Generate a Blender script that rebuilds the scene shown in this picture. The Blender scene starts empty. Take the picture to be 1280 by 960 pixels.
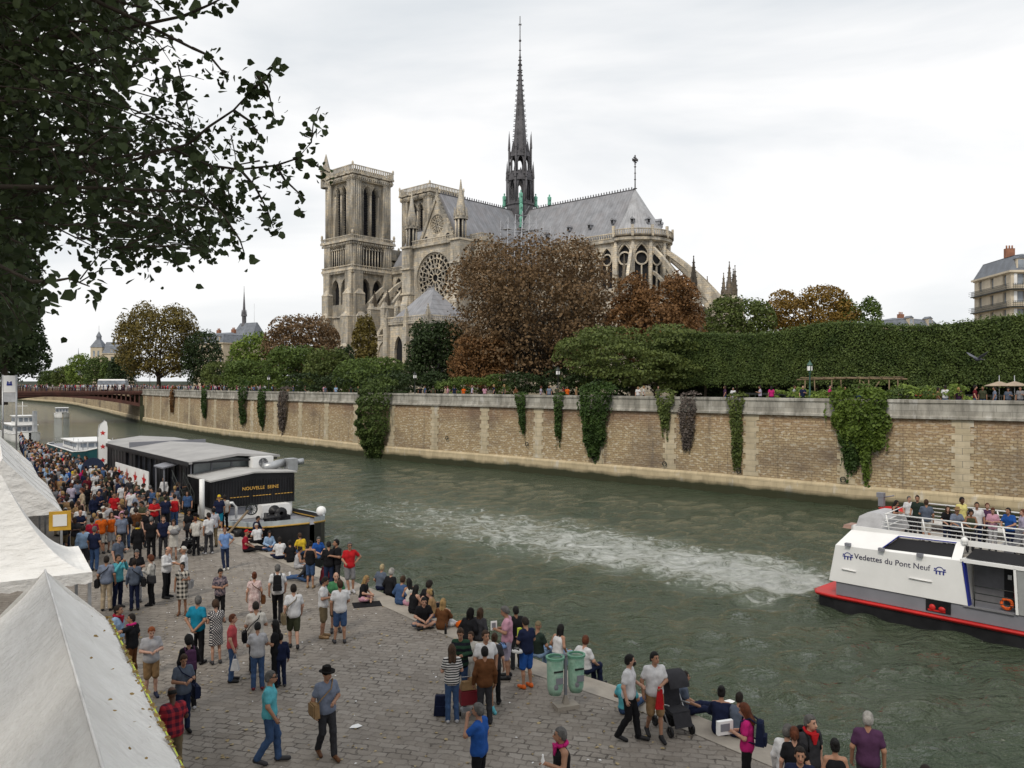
import bpy, math, random
import numpy as np
from mathutils import Vector, Matrix, Euler
PI = math.pi
R = math.radians
scene = bpy.context.scene
COL = scene.collection
FPX = 1000.0
EYE = 9.0
HOR = 480.0
QUAY = 1.8
ISLE = 7.1
def on_level(px, py, z):
 """point of the horizontal level z seen at pixel px,py"""
 Y = (EYE - z) * FPX / (py - HOR)
 return Vector(((px - 640) / FPX * Y, Y, z))
def at_depth(px, py, Y):
 return Vector(((px - 640) / FPX * Y, Y, EYE - (py - HOR) / FPX * Y))
class MB:
 def __init__(self):
  self.v = []; self.f = []; self.m = []; self.sm = []
  self.M = None
 def add(self, verts, faces, mi=0, smooth=False):
  b = len(self.v)
  if self.M is not None:
   verts = [self.M @ Vector(p) for p in verts]
  self.v.extend([tuple(p) for p in verts])
  for f in faces:
   self.f.append(tuple(i + b for i in f)); self.m.append(mi); self.sm.append(smooth)
 def box(self, x, y, z, sx, sy, sz, rz=0.0, mi=0, base=False):
  """box centred at x,y,z (z is the bottom when base)"""
  c, s = math.cos(rz), math.sin(rz)
  z0 = z if base else z - sz / 2
  P = []
  for dz in (0, sz):
   for dx, dy in ((-.5, -.5), (.5, -.5), (.5, .5), (-.5, .5)):
    a, b = dx * sx, dy * sy
    P.append((x + a * c - b * s, y + a * s + b * c, z0 + dz))
  self.add(P, [(3, 2, 1, 0), (4, 5, 6, 7), (0, 1, 5, 4), (1, 2, 6, 5), (2, 3, 7, 6), (3, 0, 4, 7)], mi)
 def frustum(self, x, y, z, sx, sy, tx, ty, h, rz=0.0, mi=0):
  c, s = math.cos(rz), math.sin(rz)
  P = []
  for (w, d, zz) in ((sx, sy, z), (tx, ty, z + h)):
   for dx, dy in ((-.5, -.5), (.5, -.5), (.5, .5), (-.5, .5)):
    a, b = dx * w, dy * d
    P.append((x + a * c - b * s, y + a * s + b * c, zz))
  self.add(P, [(3, 2, 1, 0), (4, 5, 6, 7), (0, 1, 5, 4), (1, 2, 6, 5), (2, 3, 7, 6), (3, 0, 4, 7)], mi)
 def prism(self, poly, z0, z1, mi=0, top_mi=None):
  n = len(poly)
  P = [(p[0], p[1], z0) for p in poly] + [(p[0], p[1], z1) for p in poly]
  F = [tuple(range(n - 1, -1, -1))]
  self.add(P, F + [(i, (i + 1) % n, n + (i + 1) % n, n + i) for i in range(n)], mi)
  self.add([(p[0], p[1], z1) for p in poly], [tuple(range(n))], mi if top_mi is None else top_mi)
 def lathe(self, x, y, prof, n=12, mi=0, smooth=True, a0=0.0, a1=2 * PI, sx=1.0, sy=1.0):
  """prof: list of (r, z)"""
  full = abs(a1 - a0 - 2 * PI) < 1e-6
  k = n if full else n + 1
  P = []
  for r, z in prof:
   for i in range(k):
    a = a0 + (a1 - a0) * i / n
    P.append((x + r * math.cos(a) * sx, y + r * math.sin(a) * sy, z))
  F = []
  for j in range(len(prof) - 1):
   for i in range(n):
    i2 = (i + 1) % k
    F.append((j * k + i, j * k + i2, (j + 1) * k + i2, (j + 1) * k + i))
  self.add(P, F, mi, smooth)
 def tube(self, pts, r, n=6, mi=0, r2=None, smooth=True, cap=True):
  pts = [Vector(p) for p in pts]
  m = len(pts)
  P = []
  for i, p in enumerate(pts):
   d = (pts[min(i + 1, m - 1)] - pts[max(i - 1, 0)])
   if d.length < 1e-9: d = Vector((0, 0, 1))
   d.normalize()
   ref = Vector((0, 0, 1)) if abs(d.z) < .9 else Vector((1, 0, 0))
   a = d.cross(ref).normalized(); b = a.cross(d).normalized()
   rr = r if r2 is None else r + (r2 - r) * i / max(1, m - 1)
   for k in range(n):
    t = 2 * PI * k / n
    P.append(p + a * (rr * math.cos(t)) + b * (rr * math.sin(t)))
  F = []
  for i in range(m - 1):
   for k in range(n):
    k2 = (k + 1) % n
    F.append((i * n + k, i * n + k2, (i + 1) * n + k2, (i + 1) * n + k))
  if cap:
   F.append(tuple(range(n - 1, -1, -1))); F.append(tuple((m - 1) * n + k for k in range(n)))
  self.add(P, F, mi, smooth)
 def ball(self, x, y, z, rx, ry=None, rz=None, n=10, m=6, mi=0):
  ry = rx if ry is None else ry; rz = rx if rz is None else rz
  prof = []
  P = []; F = []
  for j in range(m + 1):
   t = PI * j / m
   for i in range(n):
    a = 2 * PI * i / n
    P.append((x + rx * math.sin(t) * math.cos(a), y + ry * math.sin(t) * math.sin(a), z - rz * math.cos(t)))
  for j in range(m):
   for i in range(n):
    i2 = (i + 1) % n
    F.append((j * n + i, j * n + i2, (j + 1) * n + i2, (j + 1) * n + i))
  self.add(P, F, mi, True)
 def quad(self, a, b, c, d, mi=0):
  self.add([a, b, c, d], [(0, 1, 2, 3)], mi)
 def strip(self, A, B, mi=0, smooth=False):
  n = len(A)
  self.add(list(A) + list(B), [(i, i + 1, n + i + 1, n + i) for i in range(n - 1)], mi, smooth)
 def slab(self, outline, thick, mi=0):
  """outline: planar polygon of 3D points; thick: Vector"""
  n = len(outline); t = Vector(thick)
  P = [Vector(p) for p in outline]
  Q = [p + t for p in P]
  self.add(P + Q, [tuple(range(n - 1, -1, -1)), tuple(range(n, 2 * n))] + [(i, (i + 1) % n, n + (i + 1) % n, n + i) for i in range(n)], mi)
 def ring(self, c, ux, uz, r0, r1, d, n=28, mi=0, a0=0, a1=2 * PI):
  """flat ring in plane ux,uz with thickness vector d"""
  c = Vector(c); ux = Vector(ux); uz = Vector(uz); d = Vector(d)
  full = abs(a1 - a0 - 2 * PI) < 1e-6
  k = n if full else n + 1
  P = []
  for r, off in ((r0, 0), (r1, 0), (r1, 1), (r0, 1)):
   for i in range(k):
    a = a0 + (a1 - a0) * i / n
    P.append(c + ux * (r * math.cos(a)) + uz * (r * math.sin(a)) + d * off)
  F = []
  for q in range(4):
   q2 = (q + 1) % 4
   for i in range(n):
    i2 = (i + 1) % k
    F.append((q * k + i, q * k + i2, q2 * k + i2, q2 * k + i))
  self.add(P, F, mi)
 def wall(self, o, da, nrm, width, z0, z1, ops=(), depth=.5, mi=0, back=1, K=8):
  """vertical wall: o=(x,y) left end, da unit direction, nrm outward unit normal.
  ops: (centre, halfwidth, bottom, spring, apex). The back of every opening is material `back` (None = open)."""
  o = Vector((o[0], o[1], 0)); da = Vector((da[0], da[1], 0)); nn = Vector((nrm[0], nrm[1], 0))
  ops = sorted(ops)
  def P(a, z, d=0.0):
   return o + da * a - nn * d + Vector((0, 0, z))
  cur = 0.0
  i = 0
  groups = []
  for op in ops:
   if groups and abs(groups[-1][0][0] - op[0]) < 1e-6: groups[-1].append(op)
   else: groups.append([op])
  for g in groups:
   g.sort(key=lambda q: q[2])
   c, hw = g[0][0], g[0][1]
   if c - hw > cur + 1e-6:
    self.quad(P(cur, z0), P(c - hw, z0), P(c - hw, z1), P(cur, z1), mi)
   low = z0
   lowc = None
   for (cc, w, bt, sp, ap) in g:
    k = K if ap > sp + 1e-6 else 1
    xs = [cc - w + 2 * w * j / k for j in range(k + 1)]
    def top(x, sp=sp, ap=ap, w=w, cc=cc):
     if ap <= sp + 1e-6: return sp
     t = min(1.0, abs(x - cc) / w)
     return sp + (ap - sp) * math.sqrt(max(0.0, 4 - (1 + t) ** 2)) / math.sqrt(3.0)
    if lowc is None:
     self.quad(P(cc - w, low), P(cc + w, low), P(cc + w, bt), P(cc - w, bt), mi)
    else:
     for j in range(len(lowc[0]) - 1):
      xa, xb = lowc[0][j], lowc[0][j + 1]
      self.quad(P(xa, lowc[1](xa)), P(xb, lowc[1](xb)), P(xb, bt), P(xa, bt), mi)
    self.quad(P(cc - w, bt), P(cc - w, bt, depth), P(cc - w, sp, depth), P(cc - w, sp), mi)
    self.quad(P(cc + w, bt, depth), P(cc + w, bt), P(cc + w, sp), P(cc + w, sp, depth), mi)
    self.quad(P(cc - w, bt), P(cc + w, bt), P(cc + w, bt, depth), P(cc - w, bt, depth), mi)
    for j in range(k):
     xa, xb = xs[j], xs[j + 1]
     self.quad(P(xa, top(xa)), P(xa, top(xa), depth), P(xb, top(xb), depth), P(xb, top(xb)), mi)
     if back is not None:
      self.quad(P(xa, bt, depth), P(xb, bt, depth), P(xb, top(xb), depth), P(xa, top(xa), depth), back)
    lowc = (xs, top)
   for j in range(len(lowc[0]) - 1):
    xa, xb = lowc[0][j], lowc[0][j + 1]
    self.quad(P(xa, lowc[1](xa)), P(xb, lowc[1](xb)), P(xb, z1), P(xa, z1), mi)
   cur = c + hw
  if cur < width - 1e-6:
   self.quad(P(cur, z0), P(width, z0), P(width, z1), P(cur, z1), mi)
 def mesh(self, name, mats):
  me = bpy.data.meshes.new(name)
  me.from_pydata(self.v, [], self.f)
  for m in (mats if isinstance(mats, (list, tuple)) else [mats]):
   me.materials.append(m)
  me.polygons.foreach_set('material_index', self.m)
  me.polygons.foreach_set('use_smooth', self.sm)
  me.update()
  return me
 def build(self, name, mats, parent=None, loc=None, rz=None):
  o = bpy.data.objects.new(name, self.mesh(name, mats))
  COL.objects.link(o)
  if parent is not None: o.parent = parent
  if loc is not None: o.location = loc
  if rz is not None: o.rotation_euler = (0, 0, rz)
  return o
def np_mesh(name, V, Fq, mat, smooth=False, k=4):
 """fast mesh from numpy arrays; Fq (n,k)"""
 me = bpy.data.meshes.new(name)
 V = np.asarray(V, dtype=np.float32); Fq = np.asarray(Fq, dtype=np.int32)
 me.vertices.add(len(V)); me.vertices.foreach_set('co', V.ravel())
 n = len(Fq)
 me.loops.add(n * k); me.loops.foreach_set('vertex_index', Fq.ravel())
 me.polygons.add(n)
 me.polygons.foreach_set('loop_start', np.arange(n, dtype=np.int32) * k)
 try: me.polygons.foreach_set('loop_total', np.full(n, k, dtype=np.int32))
 except Exception: pass
 if smooth: me.polygons.foreach_set('use_smooth', np.ones(n, dtype=bool))
 for m in (mat if isinstance(mat, (list, tuple)) else [mat]): me.materials.append(m)
 me.update(calc_edges=True); me.validate()
 return me
def link(name, me, parent=None, loc=None, rz=None):
 o = bpy.data.objects.new(name, me); COL.objects.link(o)
 if parent is not None: o.parent = parent
 if loc is not None: o.location = loc
 if rz is not None: o.rotation_euler = (0, 0, rz)
 return o
def empty(name, loc=(0, 0, 0), rz=0.0):
 o = bpy.data.objects.new(name, None); COL.objects.link(o)
 o.empty_display_size = .2; o.location = loc; o.rotation_euler = (0, 0, rz)
 return o
def tag(o, label, cat, group=None):
 o['label'] = label; o['category'] = cat; o['kind'] = 'thing'
 if group: o['group'] = group
 return o
def kind(o, k):
 o['kind'] = k
 return o
CHILDREN = {}
def copy_tree(o, parent=None):
 c = o.copy(); COL.objects.link(c)
 if parent is not None: c.parent = parent
 for ch in list(o.children):
  copy_tree(ch, c)
 return c
class NT:
 def __init__(self, name, rough=.8, spec=.3):
  self.mat = bpy.data.materials.new(name); self.mat.use_nodes = True
  self.t = self.mat.node_tree; self.t.nodes.clear()
  self.out = self.t.nodes.new('ShaderNodeOutputMaterial')
  self.b = self.t.nodes.new('ShaderNodeBsdfPrincipled')
  self.b.inputs['Roughness'].default_value = rough
  self.b.inputs['Specular IOR Level'].default_value = spec
  self.l(self.b.outputs[0], self.out.inputs[0])
 def l(self, a, b): self.t.links.new(a, b)
 def n(self, typ, **kw):
  nd = self.t.nodes.new(typ)
  for k, v in kw.items():
   if k in nd.inputs:
    s = nd.inputs[k]
    if hasattr(v, 'is_linked') or isinstance(v, bpy.types.NodeSocket): self.l(v, s)
    else: s.default_value = v
   else: setattr(nd, k, v)
  return nd
 def coord(self, which='Object'):
  return self.n('ShaderNodeTexCoord').outputs[which]
 def mapping(self, src, scale=(1, 1, 1), loc=(0, 0, 0), rot=(0, 0, 0)):
  m = self.n('ShaderNodeMapping'); self.l(src, m.inputs['Vector'])
  m.inputs['Scale'].default_value = scale; m.inputs['Location'].default_value = loc; m.inputs['Rotation'].default_value = rot
  return m.outputs[0]
 def noise(self, src, scale, detail=4, rough=.55, dist=0.0):
  nd = self.n('ShaderNodeTexNoise'); self.l(src, nd.inputs['Vector'])
  nd.inputs['Scale'].default_value = scale; nd.inputs['Detail'].default_value = detail
  nd.inputs['Roughness'].default_value = rough; nd.inputs['Distortion'].default_value = dist
  return nd.outputs[0]
 def ramp(self, fac, stops, interp='LINEAR'):
  r = self.n('ShaderNodeValToRGB'); self.l(fac, r.inputs[0])
  r.color_ramp.interpolation = interp
  e = r.color_ramp.elements
  while len(e) < len(stops): e.new(.5)
  while len(e) > len(stops): e.remove(e[-1])
  for k, (p, c) in enumerate(stops):
   e[k].position = p
   e[k].color = (c, c, c, 1) if isinstance(c, (int, float)) else (*c[:3], 1)
  return r.outputs[0]
 def mix(self, fac, a, b, blend='MIX'):
  m = self.n('ShaderNodeMix'); m.data_type = 'RGBA'; m.blend_type = blend
  for val, idx in ((fac, 0), (a, 6), (b, 7)):
   s = m.inputs[idx]
   if isinstance(val, bpy.types.NodeSocket): self.l(val, s)
   elif idx == 0: s.default_value = val
   else: s.default_value = (*val[:3], 1)
  return m.outputs[2]
 def math(self, op, a, b=0.0, clamp=False):
  m = self.n('ShaderNodeMath'); m.operation = op; m.use_clamp = clamp
  for val, idx in ((a, 0), (b, 1)):
   if isinstance(val, bpy.types.NodeSocket): self.l(val, m.inputs[idx])
   else: m.inputs[idx].default_value = val
  return m.outputs[0]
 def sep(self, src):
  s = self.n('ShaderNodeSeparateXYZ'); self.l(src, s.inputs[0]); return s.outputs
 def comb(self, x, y, z):
  s = self.n('ShaderNodeCombineXYZ')
  for k, v in enumerate((x, y, z)):
   if isinstance(v, bpy.types.NodeSocket): self.l(v, s.inputs[k])
   else: s.inputs[k].default_value = v
  return s.outputs[0]
 def base(self, c):
  if isinstance(c, bpy.types.NodeSocket): self.l(c, self.b.inputs['Base Color'])
  else: self.b.inputs['Base Color'].default_value = (*c[:3], 1)
 def rough(self, r):
  self.l(r, self.b.inputs['Roughness'])
 def bump(self, h, strength=.4, dist=.05):
  b = self.n('ShaderNodeBump'); self.l(h, b.inputs['Height'])
  b.inputs['Strength'].default_value = strength; b.inputs['Distance'].default_value = dist
  self.l(b.outputs[0], self.b.inputs['Normal'])
  return b
def varied(name, c, rough=.8, var=.25, scale=1.5, bump=.0, spec=.3, metallic=0.0, detail=5, c2=None):
 """plain coloured material with a little noise in colour, gloss and relief"""
 t = NT(name, rough, spec)
 co = t.coord('Object')
 n = t.noise(co, scale, detail, .6)
 lo = [x * (1 - var) for x in c]; hi = [min(1, x * (1 + var)) for x in c] if c2 is None else c2
 t.base(t.ramp(n, [(.3, lo), (.7, hi)]))
 t.rough(t.ramp(n, [(.3, max(.05, rough - .1)), (.7, min(1, rough + .1))]))
 t.b.inputs['Metallic'].default_value = metallic
 if bump: t.bump(t.noise(co, scale * 6, 4), bump, .03)
 return t.mat
# ================================================================== camera, light, sky
cam = bpy.data.cameras.new('camera'); cam_o = bpy.data.objects.new('camera', cam); COL.objects.link(cam_o)
cam.sensor_width = 36; cam.lens = 36 * FPX / 1280
cam.clip_start = .1; cam.clip_end = 6000
cam_o.location = (0, 0, EYE); cam_o.rotation_euler = (R(90), 0, 0)
scene.camera = cam_o
scene.view_settings.view_transform = 'Standard'; scene.view_settings.look = 'None'
scene.view_settings.gamma = 1; scene.view_settings.exposure = 0.25
scene.cycles.use_denoising = True
try: scene.cycles.denoiser = 'OPENIMAGEDENOISE'
except Exception: pass
scene.cycles.max_bounces = 6; scene.cycles.diffuse_bounces = 3; scene.cycles.glossy_bounces = 3
scene.cycles.transmission_bounces = 4; scene.cycles.transparent_max_bounces = 8
scene.cycles.caustics_reflective = False; scene.cycles.caustics_refractive = False
SUN_EL, SUN_AZ = 48.0, 205.0
world = bpy.data.worlds.new('World'); scene.world = world; world.use_nodes = True
wt = world.node_tree; wt.nodes.clear()
def wn(typ, **kw):
 nd = wt.nodes.new(typ)
 for k, v in kw.items(): setattr(nd, k, v)
 return nd
wo = wn('ShaderNodeOutputWorld'); bg = wn('ShaderNodeBackground'); bg.inputs[1].default_value = .1
sky = wn('ShaderNodeTexSky'); sky.sky_type = 'NISHITA'; sky.sun_disc = False
sky.sun_elevation = R(SUN_EL); sky.sun_rotation = R(SUN_AZ); sky.altitude = 50; sky.dust_density = 3.0
tc = wn('ShaderNodeTexCoord'); mp = wn('ShaderNodeMapping'); mp.inputs['Scale'].default_value = (1.0, 1.0, 3.6)
n1 = wn('ShaderNodeTexNoise'); n1.inputs['Scale'].default_value = 1.5; n1.inputs['Detail'].default_value = 6; n1.inputs['Distortion'].default_value = .5
n1.inputs['Roughness'].default_value = .52
cr = wn('ShaderNodeValToRGB'); e = cr.color_ramp.elements
e[0].position = .37; e[0].color = (.72, .755, .785, 1); e[1].position = .60; e[1].color = (.99, .985, .98, 1)
mul = wn('ShaderNodeVectorMath', operation='SCALE'); mul.inputs['Scale'].default_value = 9.1
mx = wn('ShaderNodeMix', data_type='RGBA'); mx.inputs[0].default_value = .93
wt.links.new(tc.outputs['Generated'], mp.inputs[0]); wt.links.new(mp.outputs[0], n1.inputs['Vector'])
wt.links.new(n1.outputs[0], cr.inputs[0]); wt.links.new(cr.outputs[0], mul.inputs[0])
wt.links.new(sky.outputs[0], mx.inputs[6]); wt.links.new(mul.outputs[0], mx.inputs[7])
wt.links.new(mx.outputs[2], bg.inputs[0]); wt.links.new(bg.outputs[0], wo.inputs[0])
sl = bpy.data.lights.new('sun', 'SUN'); sl.energy = 1.5; sl.angle = R(12); sl.color = (1.0, .92, .80)
so = bpy.data.objects.new('sun', sl); COL.objects.link(so)
d = Vector((math.sin(R(SUN_AZ)) * math.cos(R(SUN_EL)), math.cos(R(SUN_AZ)) * math.cos(R(SUN_EL)), math.sin(R(SUN_EL))))
so.rotation_euler = d.to_track_quat('Z', 'Y').to_euler()
# ================================================================== curves of the two banks
def catmull(pts, per=12):
 out = []
 P = [Vector(p) for p in pts]
 for i in range(len(P) - 1):
  a, b = P[max(i - 1, 0)], P[i]; c, dd = P[i + 1], P[min(i + 2, len(P) - 1)]
  for k in range(per):
   t = k / per
   out.append(.5 * ((2 * b) + (c - a) * t + (2 * a - 5 * b + 4 * c - dd) * t * t + (3 * b - a - 3 * c + dd) * t ** 3))
 out.append(P[-1]); return out
WALLP = catmull([(74, 16), (52, 36.2), (33.4, 52.5), (26.1, 58.3), (15.8, 68.2), (7.2, 76), (-.6, 83.6), (-16, 97.3), (-31.4, 114.5), (-51.5, 137),
    (-82, 179), (-103, 211), (-140, 268), (-200, 355), (-300, 470)])
class Path:
 def __init__(self, pts):
  self.p = [Vector((q[0], q[1])) for q in pts]
  self.s = [0.0]
  for a, b in zip(self.p, self.p[1:]): self.s.append(self.s[-1] + (b - a).length)
 def at(self, s, off=0.0):
  """point at arc length s, moved `off` to the river side (left of travel is island when travelling upstream->down)"""
  s = min(max(s, 0.0), self.s[-1] - 1e-6)
  import bisect
  i = max(0, bisect.bisect_right(self.s, s) - 1); i = min(i, len(self.p) - 2)
  d = self.p[i + 1] - self.p[i]; L = d.length; t = (s - self.s[i]) / L; d = d / L
  n = Vector((-d.y, d.x))
  return self.p[i] + d * (L * t) + n * off, d, n
 def s_of_px(self, px):
  best = None
  k = (px - 640) / FPX
  for i in range(len(self.p) - 1):
   a, b = self.p[i], self.p[i + 1]
   fa, fb = a.x - k * a.y, b.x - k * b.y
   if fa * fb <= 0 and abs(fb - fa) > 1e-9:
    t = fa / (fa - fb)
    return self.s[i] + t * (self.s[i + 1] - self.s[i])
  return None
WALL = Path(WALLP)
RIV = WALL.at(30)[2]
SGN = 1.0 if RIV.dot(Vector((-1, -1))) > 0 else -1.0
# ================================================================== materials of the setting
def m_rubble():
 t = NT('river_wall_stone', .92, .15)
 uv = t.coord('UV')
 wob = t.noise(uv, 1.7, 4)
 sv = t.n('ShaderNodeVectorMath', operation='ADD')
 t.l(uv, sv.inputs[0]); t.l(t.comb(t.math('MULTIPLY', t.math('SUBTRACT', wob, .5), .4), t.math('MULTIPLY', t.math('SUBTRACT', wob, .5), .17), 0), sv.inputs[1])
 br = t.n('ShaderNodeTexBrick'); t.l(sv.outputs[0], br.inputs['Vector'])
 br.inputs['Scale'].default_value = 1.0; br.inputs['Brick Width'].default_value = .42; br.inputs['Row Height'].default_value = .195
 br.inputs['Mortar Size'].default_value = .028; br.inputs['Mortar Smooth'].default_value = .4; br.inputs['Bias'].default_value = -.1
 br.inputs['Color1'].default_value = (.40, .305, .175, 1); br.inputs['Color2'].default_value = (.57, .465, .29, 1); br.inputs['Mortar'].default_value = (.25, .19, .115, 1)
 fine = t.noise(uv, 3.2, 5, .65)
 big = t.noise(t.mapping(uv, (.10, .22, 1)), 1.0, 4, .6)
 c = t.mix(t.ramp(fine, [(.3, 0), (.75, .75)]), br.outputs[0], (.29, .205, .13))
 spots = t.noise(t.mapping(uv, (1.0, 2.4, 1)), 2.1, 2, .5)
 c = t.mix(t.ramp(spots, [(.56, 0), (.63, .75)]), c, (.60, .54, .43))
 c = t.mix(t.ramp(big, [(.47, 0), (.66, .8)]), c, (.15, .115, .09))
 z = t.sep(uv)[1]
 rd = t.math('MULTIPLY', t.ramp(t.math('MULTIPLY', z, .1), [(.47, 0), (.63, .55)]), t.noise(uv, .8, 4))
 c = t.mix(rd, c, (.30, .15, .09))
 st = t.noise(t.mapping(uv, (1.6, .12, 1)), 1.0, 3, .6)
 c = t.mix(t.ramp(st, [(.56, 0), (.72, .5)]), c, (.12, .10, .085))
 t.base(c)
 t.bump(t.math('ADD', br.outputs[1], t.math('MULTIPLY', fine, -.5)), .7, -.05)
 return t.mat
def m_blocks(name, c1, c2, w, h, dark=.5, green=False, mort=(.2, .19, .17)):
 t = NT(name, .9, .15)
 uv = t.coord('UV')
 br = t.n('ShaderNodeTexBrick'); t.l(uv, br.inputs['Vector'])
 br.inputs['Scale'].default_value = 1.0; br.inputs['Brick Width'].default_value = w; br.inputs['Row Height'].default_value = h
 br.inputs['Mortar Size'].default_value = .012; br.inputs['Mortar Smooth'].default_value = .3
 br.inputs['Color1'].default_value = (*c1, 1); br.inputs['Color2'].default_value = (*c2, 1); br.inputs['Mortar'].default_value = (*mort, 1)
 st = t.noise(t.mapping(uv, (.9, .25, 1)), 1.3, 5, .65)
 c = t.mix(t.ramp(st, [(.38, 0), (.68, dark)]), br.outputs[0], tuple(x * .33 for x in c1))
 wh = t.noise(t.mapping(uv, (1.2, .5, 1)), 1.1, 3, .5)
 c = t.mix(t.ramp(wh, [(.60, 0), (.70, .45)]), c, (.62, .61, .58))
 if green:
  z = t.sep(uv)[1]
  zz = t.math('ADD', z, t.math('MULTIPLY', t.noise(uv, .55, 3), .55))
  c = t.mix(t.ramp(t.math('MULTIPLY', zz, .25), [(.21, .96), (.31, 0)]), c, (.022, .028, .014))
 t.base(c)
 t.bump(t.math('ADD', br.outputs[1], t.math('MULTIPLY', t.noise(uv, 5, 4), -.4)), .5, -.04)
 return t.mat
def m_leaf(name, lo, hi, rough=.62, trans=.18, spec=.25):
 t = NT(name, rough, spec)
 g = t.n('ShaderNodeNewGeometry')
 rnd = g.outputs['Random Per Island']
 big = t.noise(t.coord('Object'), .55, 3)
 f = t.math('ADD', t.math('MULTIPLY', rnd, .36), t.math('SUBTRACT', t.math('MULTIPLY', big, 1.1), .20), True)
 t.base(t.ramp(f, [(.1, lo), (.55, [(a + b) / 2 for a, b in zip(lo, hi)]), (.95, hi)]))
 if trans:
  tr = t.n('ShaderNodeBsdfTranslucent')
  t.l(t.ramp(f, [(.1, [min(1, x * 1.2) for x in lo]), (.95, [min(1, x * 1.3) for x in hi])]), tr.inputs[0])
  ms = t.n('ShaderNodeMixShader'); ms.inputs[0].default_value = trans
  t.l(t.b.outputs[0], ms.inputs[1]); t.l(tr.outputs[0], ms.inputs[2]); t.l(ms.outputs[0], t.out.inputs[0])
 return t.mat
def m_cobble():
 t = NT('quay_cobbles', .8, .25)
 co = t.coord('Object')
 rot = t.mapping(co, (1, 1, 1), rot=(0, 0, R(14)))
 n0 = t.n('ShaderNodeTexNoise'); t.l(rot, n0.inputs['Vector']); n0.inputs['Scale'].default_value = 1.0; n0.inputs['Detail'].default_value = 5; n0.inputs['Roughness'].default_value = .62
 off = t.n('ShaderNodeVectorMath', operation='MULTIPLY_ADD'); t.l(n0.outputs['Color'], off.inputs[0]); off.inputs[1].default_value = (.50, .42, 0); t.l(rot, off.inputs[2])
 br = t.n('ShaderNodeTexBrick'); t.l(off.outputs[0], br.inputs['Vector'])
 br.inputs['Scale'].default_value = 1.0; br.inputs['Brick Width'].default_value = .31; br.inputs['Row Height'].default_value = .205
 br.inputs['Mortar Size'].default_value = .020; br.inputs['Mortar Smooth'].default_value = .6; br.inputs['Bias'].default_value = 0
 br.inputs['Color1'].default_value = (.19, .166, .14, 1); br.inputs['Color2'].default_value = (.27, .245, .215, 1); br.inputs['Mortar'].default_value = (.175, .152, .13, 1)
 big = t.noise(co, .25, 5, .6); mid = t.noise(co, 2.6, 5, .65); fine = t.noise(co, 22, 3, .6)
 gap = t.ramp(t.noise(rot, 1.9, 4, .65), [(.50, 0), (.62, 1)])
 c = t.mix(t.math('MULTIPLY', t.math('MULTIPLY', br.outputs[1], gap), .8), br.outputs[0], (.036, .029, .024))
 c = t.mix(t.ramp(big, [(.40, 0), (.62, .6)]), c, (.135, .117, .098))
 c = t.mix(t.ramp(mid, [(.42, 0), (.72, .5)]), c, (.32, .29, .255))
 c = t.mix(t.ramp(fine, [(.4, 0), (.8, .35)]), c, (.135, .118, .10))
 t.base(c)
 t.rough(t.ramp(mid, [(.3, .6), (.7, .9)]))
 h = t.math('ADD', t.math('MULTIPLY', br.outputs[1], t.math('ADD', gap, .35)), t.math('MULTIPLY', mid, -.5))
 t.bump(h, .8, -.045)
 return t.mat
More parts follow.
